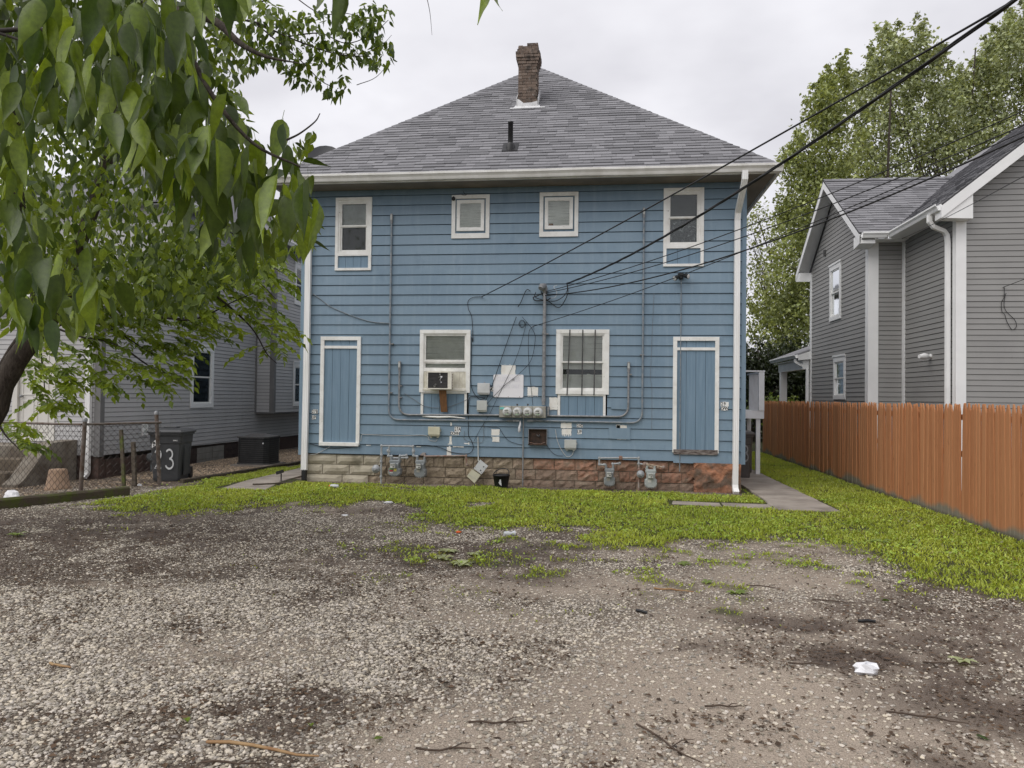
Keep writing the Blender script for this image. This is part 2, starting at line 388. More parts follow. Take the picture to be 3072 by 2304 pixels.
    t = NT('tree_bark'); bk = t.noise(9, 7, .7, stretch=(3, 3, .7))
    t.color(t.mix(t.step(bk, .35, .7), (.035, .028, .023), (.11, .092, .075))).set(Roughness=.95, Specular_IOR_Level=.2); t.bump(bk, 1, .03); M['bark'] = t.m
    M['darkbark'] = simple('wet_dark_twig', (.028, .022, .019), (.05, .04, .034), 12, .85)
    # leaves: colour per leaf, light passes through
    for nm, tr in (('leaf', .38), ('far_leaf', .30)):
        t = NT(nm); at = t.attr('col'); c = at.outputs['Color']
        if nm == 'leaf': fn_ = t.noise(55, 5, .6); c = t.mix(1.0, c, t.ramp(fn_, [(.3, (.72, .74, .7)), (.7, (1.2, 1.18, 1.1))]), 'MULTIPLY'); t.bump(fn_, .35, .004)
        t.color(c).set(Roughness=.38, Specular_IOR_Level=.5)
        tl = t.n('ShaderNodeBsdfTranslucent'); t.l(t.mix(1.0, c, (1.35, 1.25, .55), 'MULTIPLY'), tl.inputs[0])
        mixs = t.n('ShaderNodeMixShader'); mixs.inputs[0].default_value = tr
        t.l(t.b.outputs[0], mixs.inputs[1]); t.l(tl.outputs[0], mixs.inputs[2]); t.l(mixs.outputs[0], t.t.nodes['Material Output'].inputs['Surface'])
        M[nm] = t.m
    t = NT('stone'); at = t.attr('col'); t.color(at.outputs['Color']).set(Roughness=.8, Specular_IOR_Level=.3); M['stone'] = t.m
    M['clear'] = simple('clear_plastic', (.62, .64, .66), (.5, .52, .54), 20, .2)
    M['bagwhite'] = simple('white_plastic_film', (.80, .80, .82), (.66, .66, .68), 12, .4, .4, 30)
    M['orange'] = simple('orange_plastic', (.75, .14, .03), rough=.4)
    M['twig'] = simple('dry_twig', (.055, .038, .028), (.10, .07, .05), 14, .9)
    M['paletwig'] = simple('pale_stripped_stick', (.36, .24, .12), (.25, .13, .06), 10, .8)
    M['dish'] = simple('dark_dish', (.03, .031, .034), rough=.5)
    M['puddle'] = None
build_materials()
# ================================================================== GROUND
def vnoise(x, y, scale, seed):
    r = np.random.default_rng(seed); T = r.random((257, 257)); T[256] = T[0]; T[:, 256] = T[:, 0]
    u, v = (x*scale) % 256, (y*scale) % 256
    i, j = np.floor(u).astype(int), np.floor(v).astype(int); a, b = u-i, v-j
    a = a*a*(3-2*a); b = b*b*(3-2*b); i %= 256; j %= 256
    return (T[i, j]*(1-a)+T[i+1, j]*a)*(1-b)+(T[i, j+1]*(1-a)+T[i+1, j+1]*a)*b
def fbm(x, y, scale, seed, octv=4):
    s = 0; w = .5; t = 0
    for k in range(octv): s = s+w*vnoise(x, y, scale*2**k, seed+k); t += w; w *= .55
    return s/t
def sst(x, a, b): t = np.clip((x-a)/(b-a), 0, 1); return t*t*(3-2*t)
def poly_sd(x, y, P):
    """signed distance, positive inside"""
    d = np.full(x.shape, 1e9); ins = np.zeros(x.shape, bool); n = len(P)
    for k in range(n):
        ax, ay = P[k]; bx, by = P[(k+1) % n]; ex, ey = bx-ax, by-ay
        t = np.clip(((x-ax)*ex+(y-ay)*ey)/(ex*ex+ey*ey+1e-12), 0, 1)
        d = np.minimum(d, np.hypot(x-ax-t*ex, y-ay-t*ey))
        c = ((ay > y) != (by > y)) & (x < (bx-ax)*(y-ay)/(by-ay+1e-12)+ax); ins ^= c
    return np.where(ins, d, -d)
def gpx(L): return [tuple(onZ(a, b)[:2]) for a, b in L]
GRASS_POLY = gpx([(170,1536),(330,1550),(545,1545),(708,1516),(860,1512),(1024,1519),(1140,1510),(1231,1528),(1190,1572),(1290,1578),(1449,1592),(1596,1598),
    (1690,1588),(1732,1618),(1841,1632),(2005,1632),(2150,1622),(2320,1622),(2440,1640),(2532,1668),(2653,1728),(2780,1745),(2913,1778),(2945,1830),(3072,1850)]) + \
    [(5.3, 5.5), (9, 5.5), (9, 40), (2.6, 40), (2.6, 14.36), (-6.2, 14.36), (-6.3, 19), (-7.55, 19), (-8.05, 14.2), (-7.95, 12.2)]
BARE_POLYS = [gpx(L) for L in ([(1040,1512),(1120,1500),(1215,1510),(1235,1530),(1180,1560),(1030,1570)],
    [(1395,1508),(1470,1506),(1480,1516),(1400,1522)])]
MUD = [(90,1600,3.0,.9,1),(420,1600,2.0,.42,1),(150,1690,2.2,.4,.9),(650,1630,1.6,.28,.8),(1100,1650,1.0,.22,.85),(1250,1680,1.0,.25,.95),(1420,1660,1.3,.32,1),(1560,1720,.65,.2,.75),(1640,1640,.8,.12,.9),(1700,1600,.5,.15,.8),
    (2390,1862,.62,.13,.95),(2560,1965,.75,.14,1),(2720,1830,.9,.16,.8),(2890,1930,.8,.2,.85),(3010,2090,.75,.3,.9),(2740,2010,.6,.12,.8),(3040,1870,.6,.16,.9),(960,1720,.5,.12,.6),
    (2890,1765,.7,.12,.9),(1180,1530,.8,.3,.8),(640,1690,1.0,.15,.5),(980,1610,1.0,.12,.55)]
GRIT = [(1330,2230,.55,.28,.9),(2420,2150,1.7,.55,.95),(2200,2010,1.1,.4,.85),(2750,2180,1.0,.4,.9),(2500,1900,1.4,.5,.75),(1640,1745,1.3,.25,.9),(2380,1740,1.0,.22,.8),(700,1960,.7,.2,.55),(1750,2010,.8,.25,.5),(2700,2260,.9,.3,.8),(350,1750,.6,.06,.7),(2500,1640,.7,.15,.8),(1050,1530,.7,.25,.8)]
SPARSE = [(1498,1667,.55,.2,.55),(1242,1642,.35,.12,.6),(1950,1690,1.0,.3,.4),(2169,1672,.7,.2,.45),(2345,1663,.35,.15,.5),(2200,1775,.33,.17,.62),(2441,1695,.3,.1,.7),(2713,1740,.5,.1,.55),
    (2080,1790,.3,.08,.4),(2180,1832,.14,.05,.8),(1360,1770,.5,.12,.35),(1060,1715,.4,.1,.35),(1700,1830,.9,.2,.28),(1540,1800,.6,.15,.25),(1250,1590,.6,.2,.5),(900,1530,.5,.15,.4),(2060,1640,.8,.18,.5),(300,1580,.7,.1,.3),(2190,1880,.13,.05,.7)]
def ell(x, y, L, soft=.5):
    r = np.zeros(x.shape)
    for px, py, rx, ry, st in L:
        c = onZ(px, py); q = np.hypot((x-c.x)/rx, (y-c.y)/(ry*2.2)); r = np.maximum(r, st*(1-sst(q, 1-soft, 1+soft)))
    return r
def ground_masks(x, y):
    n = fbm(x, y, .9, 3); n2 = fbm(x, y, 4.5, 9); n3 = fbm(x, y, 2.0, 31)
    sd = poly_sd(x, y, GRASS_POLY)
    g = sst(sd+(n-.5)*1.5+(n2-.5)*.9, -.28, .42)
    for P in BARE_POLYS: g = g*(1-sst(poly_sd(x, y, P)+(n2-.5)*.4, -.05, .12))
    sp = ell(x, y, SPARSE)*sst(n2, .42, .62)
    weeds = .75*sst(n3, .44, .62)*sst(n2, .44, .62)*sst(y, 5.6, 8.0)*sst(12.0-y, 0, 2)*sst(x, -4.5, -1.5)
    g = np.maximum(g, np.maximum(sp, weeds))
    mud = ell(x, y, MUD, .6)*(.5+.5*sst(n2, .3, .55))
    mud = np.maximum(mud, .75*sst(fbm(x, y, .55, 77)*.7+.3*fbm(x, y, 1.6, 78), .50, .64)*sst(n2, .36, .56))
    grit = np.maximum(ell(x, y, GRIT, .6), .6*sst(fbm(x, y, .8, 55), .55, .7))
    bed = sst(poly_sd(x, y, [(-10.4,14.3),(-8.35,14.0),(-7.62,19.2),(-7.62,30),(-10.4,30)]), -.02, .05)
    yard = sst(poly_sd(x, y, [(-30,9.0),(-9.2,10.0),(-8.2,12.2),(-8.3,14),(-10.3,14.3),(-30,14.3)])+(n2-.5)*.3, -.1, .2)
    g = np.maximum(g*(1-yard), .3*yard*sst(n2, .5, .7))*(1-bed); mud = np.maximum(mud*(1-yard), .75*yard*sst(n3, .25, .5))*(1-bed)
    far = sst(y, 28, 34)+sst(-x, 16, 18)+sst(-y, 1, 3); g = np.maximum(g, np.clip(far, 0, 1))
    return g, np.clip(mud, 0, 1), np.clip(grit, 0, 1)
def ground_z(x, y, g, mud):
    near = sst(40-np.abs(y), 0, 20)
    return near*((fbm(x, y, .35, 5)-.5)*.05+(fbm(x, y, 1.6, 6)-.5)*.022+.018*g-.018*mud)-.012
def axis(parts):
    a = []
    for lo, hi, st in parts: a += list(np.arange(lo, hi-1e-6, st))
    return np.array(a+[parts[-1][1]])
gx = axis([(-800,-60,120),(-60,-16,4),(-16,-10,.3),(-10,6.5,.07),(6.5,14,.5),(14,60,4),(60,800,120)])
gy = axis([(-60,-4,6),(-4,2.6,.5),(2.6,15.2,.07),(15.2,30,.25),(30,60,3),(60,1500,120)])
GX, GY = np.meshgrid(gx, gy, indexing='ij'); gm = ground_masks(GX, GY); GZ = ground_z(GX, GY, gm[0], gm[1])
def gz(x, y):
    """ground height at one point"""
    i = int(np.clip(np.searchsorted(gx, x)-1, 0, len(gx)-2)); j = int(np.clip(np.searchsorted(gy, y)-1, 0, len(gy)-2))
    a = (x-gx[i])/(gx[i+1]-gx[i]); b = (y-gy[j])/(gy[j+1]-gy[j])
    return float((GZ[i,j]*(1-a)+GZ[i+1,j]*a)*(1-b)+(GZ[i,j+1]*(1-a)+GZ[i+1,j+1]*a)*b)
def glook(A, x, y):
    i = np.clip(np.searchsorted(gx, x)-1, 0, len(gx)-2); j = np.clip(np.searchsorted(gy, y)-1, 0, len(gy)-2)
    a = (x-gx[i])/(gx[i+1]-gx[i]); b = (y-gy[j])/(gy[j+1]-gy[j])
    return (A[i,j]*(1-a)+A[i+1,j]*a)*(1-b)+(A[i,j+1]*(1-a)+A[i+1,j+1]*a)*b
ni, nj = GX.shape; idx = np.arange(ni*nj).reshape(ni, nj)
F4 = np.stack([idx[:-1,:-1], idx[1:,:-1], idx[1:,1:], idx[:-1,1:]], -1).reshape(-1, 4)
t = NT('ground_soil_and_gravel'); at = t.attr('col'); sp = t.n('ShaderNodeSeparateColor'); t.l(at.outputs['Color'], sp.inputs[0])
gG, gM, gR = sp.outputs
vor = t.n('ShaderNodeTexVoronoi'); vor.inputs['Scale'].default_value = 75; t.l(t.pos, vor.inputs['Vector'])
vsep = t.n('ShaderNodeSeparateColor'); t.l(vor.outputs['Color'], vsep.inputs[0])
peb = t.mix(vsep.outputs[0], (.11, .086, .063), (.44, .375, .30))
peb = t.mix(t.step(vor.outputs['Distance'], .38, .62), peb, (.06, .046, .034))
vor2 = t.n('ShaderNodeTexVoronoi'); vor2.inputs['Scale'].default_value = 210; t.l(t.pos, vor2.inputs['Vector'])
v2 = t.n('ShaderNodeSeparateColor'); t.l(vor2.outputs['Color'], v2.inputs[0])
grit = t.mix(v2.outputs[0], (.235, .19, .148), (.49, .41, .33))
brown = t.mix(t.step(t.noise(1.3, 5, .6), .45, .68), peb, (.10, .068, .047)); 
soil = t.mix(t.math('MULTIPLY', gR, .95), t.mix(.35, peb, brown), grit)
mudc = t.mix(t.step(t.noise(18, 5, .7), .4, .7), (.058, .040, .029), (.125, .090, .066))
mudc = t.mix(t.math('MULTIPLY', t.step(v2.outputs[1], .8, .9), .6), mudc, (.20, .17, .15))
soil = t.mix(gM, soil, mudc)
soil = t.mix(t.step(gG, .2, .9), soil, t.mix(t.noise(6, 4), (.030, .032, .012), (.06, .062, .02)))
t.color(soil)
rg = t.mix(gM, (.85, .85, .85), t.mix(t.step(t.noise(1.5, 3), .45, .6), (.6, .6, .6), (.33, .33, .33))); t.l(rg, t.b.inputs['Roughness'])
t.set(Specular_IOR_Level=.3)
hgt = t.math('ADD', t.math('MULTIPLY', vor.outputs['Distance'], -1.0), t.math('MULTIPLY', t.noise(9, 6, .65), .8))
t.bump(hgt, .6, .012)
ground = np_obj('ground', np.stack([GX, GY, GZ], -1).reshape(-1, 3), F4, t.m, col=np.stack(gm, -1).reshape(-1, 3), kind='structure', smooth=True)
tag(ground, 'gravel, mud and grass ground of the back lot', 'ground')

# ---- concrete walks
def slab(pts, z0, z1, mat, parent, name='slab'):
    mb = MB(); n = len(pts); c = Vector((sum(p[0] for p in pts)/n, sum(p[1] for p in pts)/n))
    top = [(c.x+(p[0]-c.x)*.985, c.y+(p[1]-c.y)*.99, z1) for p in pts]; mid = [(p[0], p[1], z1-.015) for p in pts]; bot = [(p[0], p[1], z0) for p in pts]
    fs = [tuple(range(n))]
    for k in range(2):
        for i in range(n): j = (i+1) % n; fs.append((k*n+j, k*n+i, (k+1)*n+i, (k+1)*n+j))
    mb.add(top+mid+bot, fs); return mb.obj(name, mat, parent)
pv = bpy.data.objects.new('path', None); COL.objects.link(pv); WLOC['path'] = Vector((0, 0, 0))
tag(pv, 'concrete walk running back along the right side of the blue house', 'path', kind='structure')
xa, xb = 2.82, 3.72
ys = [12.35, 13.6, 14.9, 16.2, 17.5, 18.8, 20.1, 21.4, 22.7, 24]
for a, b in zip(ys[:-1], ys[1:]):
    xl = xa if a > 12.5 else xa-.12
    slab([(xl, a+.006), (xb+.04*random.random(), a+.006), (xb, b-.006), (xa, b-.006)], -.12, .028+.012*random.random(), M['concrete'], pv)
slab([(1.15, 12.72), (1.95, 12.55), (1.97, 13.0), (1.2, 13.1)], -.1, .012, M['concrete'], pv)
slab([(1.98, 12.52), (2.68, 12.42), (2.80, 12.95), (2.0, 13.0)], -.1, .018, M['concrete'], pv)
pl = bpy.data.objects.new('path', None); COL.objects.link(pl); WLOC[pl.name] = Vector((0, 0, 0))
tag(pl, 'sunken concrete walk between the blue house and the left grey house', 'path', kind='structure')
for q in ([(-6.95,12.85),(-6.1,13.0),(-6.38,14.2),(-7.12,14.2)], [(-7.12,14.22),(-6.40,14.22),(-6.45,15.6),(-7.14,15.6)], [(-7.14,15.62),(-6.45,15.62),(-6.45,17.2),(-7.14,17.2)], [(-7.14,17.22),(-6.45,17.22),(-6.45,19),(-7.14,19)]):
    slab(q, -.1, .022, M['concrete'], pl)
def on_walk(x, y):
    w = (x > xa-.06) & (x < xb+.06) & (y > 12.3)
    w |= (x > 1.1) & (x < 2.85) & (y > 12.5) & (y < 13.1)
    w |= (x > -7.16) & (x < -6.1) & (y > 12.9) & (y < 19)
    return w

# ---- loose stones, grass blades, litter: nobody could count them
def view_points(n, y0, y1, power=1.0):
    y = y0+(y1-y0)*rng.random(n)**power; x = -.95*y-.6+(1.55*y+1.2)*rng.random(n)
    return x, y
ICO = None
def base_solid(sub):
    if sub:
        p = (1+5**.5)/2; v = np.array([(-1,p,0),(1,p,0),(-1,-p,0),(1,-p,0),(0,-1,p),(0,1,p),(0,-1,-p),(0,1,-p),(p,0,-1),(p,0,1),(-p,0,-1),(-p,0,1)])/1.9
        f = np.array([(0,11,5),(0,5,1),(0,1,7),(0,7,10),(0,10,11),(1,5,9),(5,11,4),(11,10,2),(10,7,6),(7,1,8),(3,9,4),(3,4,2),(3,2,6),(3,6,8),(3,8,9),(4,9,5),(2,4,11),(6,2,10),(8,6,7),(9,8,1)])
    else:
        v = np.array([(1,0,0),(-1,0,0),(0,1,0),(0,-1,0),(0,0,1),(0,0,-1)], float)
        f = np.array([(0,2,4),(2,1,4),(1,3,4),(3,0,4)])
    return v, f
def stones(name, x, y, rad, sub, col, lab, flat=.62):
    n = len(x); v, f = base_solid(sub); k = len(v)
    a = rng.random(n)*2*pi; V = v[None]*rad[:, None, None]*(1+.38*(rng.random((n, k, 1))-.5))
    V = V*np.stack([1+.5*rng.random(n), .75+.25*rng.random(n), flat+.25*(rng.random(n)-.5)], -1)[:, None]
    c, s = np.cos(a)[:, None], np.sin(a)[:, None]; X = V[..., 0]*c-V[..., 1]*s; Yv = V[..., 0]*s+V[..., 1]*c
    z = glook(GZ, x, y); P = np.stack([X+x[:, None], Yv+y[:, None], V[..., 2]+(z+rad*.28)[:, None]], -1).reshape(-1, 3)
    Fc = (f[None]+(np.arange(n)*k)[:, None, None]).reshape(-1, 3)
    return np_obj(name, P, Fc, M['stone'], col=np.repeat(col, k, 0), kind='stuff', label=lab, cat='gravel')
def stone_cols(n):
    b = .20+.42*rng.random(n)**1.15; w = rng.random(n)
    return np.stack([b*(1.06+.05*w), b*(.965+.015*w), b*(.855-.09*w)], -1)
def scatter_gravel(n, y0, y1, rmin, rmax, sub, name, lab, side=False):
    x, y = view_points(n, y0, y1)
    if side: x = np.where(rng.random(n) < .5, -.95*y-.6-2.2*rng.random(n), .6*y+.6+2.0*rng.random(n))
    g = glook(gm[0], x, y); mu = glook(gm[1], x, y); gr = glook(gm[2], x, y)
    cl = fbm(x, y, 1.3, 91); cl2 = fbm(x, y, 7, 93)
    p = (1-g)**2*(1-.96*mu)*(1-.90*gr)*(.45+.65*sst(cl*.6+cl2*.4, .34, .54))
    k = (rng.random(n) < p) & ~on_walk(x, y) & (y < 14.4) & (x < 5.2); x, y = x[k], y[k]
    rad = rmin+(rmax-rmin)*rng.random(len(x))**2.4
    stones(name, x, y, rad, sub, stone_cols(len(x)), lab)
scatter_gravel(135000, 3.2, 6.2, .0038, .0145, 1, 'gravel', 'loose pale gravel stones spread over the near parking lot')
scatter_gravel(125000, 6.2, 8.8, .0045, .0145, 0, 'gravel', 'loose pale gravel stones spread over the middle of the parking lot')
scatter_gravel(150000, 8.8, 13.2, .0055, .015, 0, 'gravel', 'loose pale gravel stones spread over the far parking lot')
scatter_gravel(70000, 2.8, 9.5, .005, .0145, 0, 'gravel', 'loose gravel stones along both outer edges of the parking lot', True)
# washed gravel bed along the left house
n = 14000; x = -10.2+2.6*rng.random(n); y = 14.2+9*rng.random(n); k = poly_sd(x, y, [(-10.2,14.3),(-8.4,14.1),(-7.68,19.2),(-7.68,23),(-10.2,23)]) > 0
c = stone_cols(k.sum())*np.array([.85, .72, .60])
stones('gravel', x[k], y[k], .010+.012*rng.random(k.sum()), 0, c, 'brown gravel bed along the left grey house')
n = 5000; x = -13+5*rng.random(n); y = 11+3.2*rng.random(n); k = poly_sd(x, y, [(-13,10.9),(-9.1,11.3),(-8.4,13.9),(-10.3,14.05),(-13,14.05)]) > 0
stones('gravel', x[k], y[k], .007+.012*rng.random(k.sum()), 0, stone_cols(k.sum())*np.array([.7,.6,.5]), 'brown stones and litter in the fenced corner yard')

def blades(name, x, y, h, w, lean, cols, lab, mat='far_leaf', two=True):
    n = len(x); a = rng.random(n)*2*pi; z = glook(GZ, x, y)-.004
    dx, dy = np.cos(a), np.sin(a); b = rng.random(n)*2*pi; lx, ly = np.cos(b)*lean*h, np.sin(b)*lean*h
    B0 = np.stack([x-dx*w, y-dy*w, z], -1); B1 = np.stack([x+dx*w, y+dy*w, z], -1)
    m0 = np.stack([x-dx*w*.8+lx*.35, y-dy*w*.8+ly*.35, z+h*.55], -1); m1 = np.stack([x+dx*w*.8+lx*.35, y+dy*w*.8+ly*.35, z+h*.55], -1)
    T = np.stack([x+lx, y+ly, z+h*(1-.25*lean)], -1)
    if two:
        P = np.stack([B0, B1, m0, m1, T], 1).reshape(-1, 3); f = np.array([(0,1,3),(0,3,2),(2,3,4)]); k = 5
    else:
        P = np.stack([B0, B1, T], 1).reshape(-1, 3); f = np.array([(0,1,2)]); k = 3
    Fc = (f[None]+(np.arange(n)*k)[:, None, None]).reshape(-1, 3)
    return np_obj(name, P, Fc, M[mat], col=np.repeat(cols, k, 0), kind='stuff', label=lab, cat='grass')
def grass_cols(x, y):
    n = len(x); q = fbm(x, y, 1.1, 41)*.7+.3*rng.random(n); r = rng.random(n)
    c = np.array([.22, .325, .036])*(1-q[:, None])+np.array([.60, .65, .10])*q[:, None]
    c = np.where((r < .05)[:, None], np.array([.33, .29, .12]), c); return c*(.72+.5*rng.random((n, 1)))
def scatter_grass(n, y0, y1, xr, name, lab, two, hs=1.0):
    y = y0+(y1-y0)*rng.random(n); x = xr[0]+(xr[1]-xr[0])*rng.random(n)
    inv = (x > -.97*y-1.5) & (x < .60*y+2.0); x, y = x[inv], y[inv]
    g = glook(gm[0], x, y); cl = fbm(x, y, 6, 61)
    k = (rng.random(len(x)) < g**1.5*(.35+.9*sst(cl, .3, .6))) & ~on_walk(x, y) & ~((y > 14.5) & (x > -6.3) & (x < 2.72)); x, y, g = x[k], y[k], g[k]
    h = (.016+.034*rng.random(len(x)))*(.55+.6*g)*(.7+.7*fbm(x, y, 1.7, 63))*hs
    blades(name, x, y, h, .0035+.0035*rng.random(len(x))+.00022*y, .25+.75*rng.random(len(x)), grass_cols(x, y), lab, two=two)
scatter_grass(190000, 7.2, 14.6, (-9.0, 5.25), 'grass', 'bright green mown grass in front of the blue house', True)
scatter_grass(60000, 14.5, 26, (2.7, 5.25), 'grass', 'green grass strip between the side walk and the picket fence', False, 1.1)
scatter_grass(26000, 14.4, 19, (-8.0, -6.2), 'grass', 'thin grass between the two houses on the left', False)
scatter_grass(30000, 4.2, 7.4, (-6, 4), 'grass', 'sparse weeds sprouting through the gravel', True, .8)
# clover and broad leaved weeds: small round leaves lying low among the blades
def clover(n, box, lab, rmin=.008, rmax=.02):
    x = box[0]+(box[1]-box[0])*rng.random(n); y = box[2]+(box[3]-box[2])*rng.random(n); g = glook(gm[0], x, y); cl = fbm(x, y, 2.3, 71)
    k = (rng.random(n) < g*sst(cl, .45, .58)) & ~on_walk(x, y); x, y = x[k], y[k]; n = len(x)
    r = rmin+(rmax-rmin)*rng.random(n); a = rng.random(n)*2*pi; z = glook(GZ, x, y)+.012+.03*rng.random(n)
    ang = np.arange(5)*2*pi/5; V = np.stack([np.cos(ang), np.sin(ang)], -1)[None]*r[:, None, None]
    tl = (rng.random((n, 1))-.5)*1.4; tl2 = (rng.random((n, 1))-.5)*1.4
    P = np.stack([x[:, None]+V[..., 0]*np.cos(a)[:, None]-V[..., 1]*np.sin(a)[:, None], y[:, None]+V[..., 0]*np.sin(a)[:, None]+V[..., 1]*np.cos(a)[:, None], z[:, None]+V[..., 0]*tl+V[..., 1]*tl2], -1).reshape(-1, 3)
    f = np.array([(0,1,2),(0,2,3),(0,3,4)]); Fc = (f[None]+(np.arange(n)*5)[:, None, None]).reshape(-1, 3)
    np_obj('clover', P, Fc, M['far_leaf'], col=np.repeat(grass_cols(x, y)*np.array([.8, .95, .9]), 5, 0), kind='stuff', label=lab, cat='weeds')
clover(26000, (-8.5, 5.2, 7.5, 14.5), 'low clover and broad leaved weeds mixed into the lawn')
# brown leaf litter and bark crumbs
def litter(n, boxes, lab, colA, colB, key):
    x, y = view_points(n, 3.3, 13.5); mu = glook(gm[1], x, y); g = glook(gm[0], x, y); q = fbm(x, y, 1.7, key)
    k = (rng.random(n) < (1-g)*np.clip(.08+.9*sst(q, .55, .7)+boxes*mu, 0, 1)) & ~on_walk(x, y) & (x < 5.2); x, y = x[k], y[k]; n = len(x)
    L = .006+.022*rng.random(n)**2; w = L*(.15+.5*rng.random(n)); a = rng.random(n)*2*pi; z = glook(GZ, x, y)+.004+.012*rng.random(n)
    dx, dy = np.cos(a), np.sin(a); tz = (rng.random((n, 4))-.5)*.012
    P = np.stack([np.stack([x+dx*L*s-dy*w*q2, y+dy*L*s+dx*w*q2, z+tz[:, i]], -1) for i, (s, q2) in enumerate(((-1,0),(0,-1),(1,0),(0,1)))], 1).reshape(-1, 3)
    Fc = (np.arange(4)[None]+(np.arange(n)*4)[:, None]); m = rng.random((n, 1))
    np_obj('leaf_litter', P, Fc, M['stone'], col=np.repeat(np.array(colA)*m+np.array(colB)*(1-m), 4, 0), kind='stuff', label=lab, cat='leaf litter')
litter(80000, .8, 'dead brown leaf crumbs and bark bits strewn on the gravel', (.04, .026, .017), (.13, .082, .05), 83)
# ================================================================== WALL / ROOF BUILDERS
def clip_poly(P, axis_, lim, keep_less):
    out = []; n = len(P)
    for i in range(n):
        a, b = P[i], P[(i+1) % n]; ia = (a[axis_] <= lim) if keep_less else (a[axis_] >= lim); ib = (b[axis_] <= lim) if keep_less else (b[axis_] >= lim)
        if ia: out.append(a)
        if ia != ib:
            t = (lim-a[axis_])/(b[axis_]-a[axis_]); out.append((a[0]+(b[0]-a[0])*t, a[1]+(b[1]-a[1])*t))
    return out
def pieces(outline, za, zb, openings):
    """outline (convex, in wall u,z) between two heights, minus rectangular openings -> convex polygons"""
    cuts = sorted({za, zb} | {z for o in openings for z in (o[2], o[3]) if za < z < zb}); res = []
    for a, b in zip(cuts[:-1], cuts[1:]):
        act = sorted((o[0], o[1]) for o in openings if o[2] < (a+b)/2 < o[3]); iv = []; u = -1e3
        for p, q in act:
            if p > u: iv.append((u, p))
            u = max(u, q)
        iv.append((u, 1e3))
        for p, q in iv:
            P = outline
            for ax, lim, less in ((1, a, False), (1, b, True), (0, p, False), (0, q, True)):
                if P: P = clip_poly(P, ax, lim, less)
            if len(P) >= 3:
                w = max(x[0] for x in P)-min(x[0] for x in P); h = max(x[1] for x in P)-min(x[1] for x in P)
                if w > .004 and h > .002: res.append(P)
    return res
class Plane:
    """a vertical wall plane: origin, unit direction u, outward normal n"""
    def __init__(s, org, u, n): s.o, s.u, s.n = Vector(org), Vector(u), Vector(n)
    def __call__(s, u, z, d=0.0): return Vector((s.o.x, s.o.y, 0))+s.u*u+s.n*d+Vector((0, 0, z))
def extrude(mb, pl, P, depth):
    """front face at depth(z), sides back to the wall plane"""
    area = sum(P[i][0]*P[(i+1) % len(P)][1]-P[(i+1) % len(P)][0]*P[i][1] for i in range(len(P)))
    if (area < 0) == (pl.u.cross(Vector((0, 0, 1))).dot(pl.n) > 0): P = P[::-1]
    n = len(P); vs = [pl(u, z, depth(z)) for u, z in P]+[pl(u, z, 0) for u, z in P]
    mb.add(vs, [tuple(range(n))]+[(i, i+n, (i+1) % n+n, (i+1) % n) for i in range(n)])
def siding(parent, pl, outline, openings, expo, z0, mat, core, lip=.022, gap=.007, wall_name='wall', jog=0.0):
    zs = [p[1] for p in outline]; zmax, zmin = max(zs), min(zs)
    mb = MB()
    for P in pieces(outline, zmin, zmax, openings): extrude(mb, pl, P, lambda z: .001)
    wall = mb.obj(wall_name, core, parent)
    z = z0
    while z < zmax-.01:
        a, b = max(z+gap, zmin), min(z+expo, zmax); mb = MB()
        if b-a > .01:
            l = lip*(1+random.uniform(-.12, .12)); dz = random.uniform(-jog, jog)
            for P in pieces(outline, a, b, openings):
                mb = MB(); extrude(mb, pl, P, lambda zz: .005+(l-.005)*(1-(zz-z)/expo)); mb.obj('siding_board', mat, wall)
        z += expo
    return wall
def frame(mb, pl, u0, u1, z0, z1, w, d0, d1, wb=None, wt=None):
    """rectangular frame of four mitre-less bars (verticals run between the rails)"""
    wb = w if wb is None else wb; wt = w if wt is None else wt
    def bar(a, b, c, e, dd=0): 
        vs = [pl(uu, zz, dp) for dp in (d0, d1+dd) for uu, zz in ((a, c), (b, c), (b, e), (a, e))]
        mb.add(vs, [(0,3,2,1),(4,5,6,7),(0,1,5,4),(1,2,6,5),(2,3,7,6),(3,0,4,7)])
    bar(u0, u1, z1-wt, z1, .003); bar(u0, u1, z0, z0+wb, .003); bar(u0, u0+w, z0+wb, z1-wt); bar(u1-w, u1, z0+wb, z1-wt)
def pbox(mb, pl, u0, u1, z0, z1, d0, d1):
    vs = [pl(uu, zz, dp) for dp in (d0, d1) for uu, zz in ((u0, z0), (u1, z0), (u1, z1), (u0, z1))]
    return mb.add(vs, [(0,3,2,1),(4,5,6,7),(0,1,5,4),(1,2,6,5),(2,3,7,6),(3,0,4,7)])
def reveal(pl, u0, u1, z0, z1, depth, mat, parent, name='reveal'):
    """the dark inside of an opening: four sides and a back, open to the front"""
    vs = [pl(uu, zz, d) for d in (0, -depth) for uu, zz in ((u0, z0), (u1, z0), (u1, z1), (u0, z1))]
    mb = MB().add(vs, [(4,5,6,7),(0,1,5,4),(1,2,6,5),(2,3,7,6),(3,0,4,7)]); return mb.obj(name, mat, parent)
def blind(pl, u0, u1, z0, z1, d, mat, parent, sp=.03, tilt=.5, sag=0.0):
    mb = MB(); z = z1
    pbox(mb, pl, u0, u1, z1-.025, z1, d-.012, d+.012)
    while z > z0+.02:
        z -= sp; a, b = sp*.55*cos(tilt), sp*.55*sin(tilt); j = random.uniform(-.004, .004)
        vs = [pl(u0, z-a+j, d+b), pl(u1, z-a-j, d+b), pl(u1, z+a-j, d-b), pl(u0, z+a+j, d-b)]; mb.add(vs, [(0,1,2,3)])
    return mb.obj('blind', mat, parent)
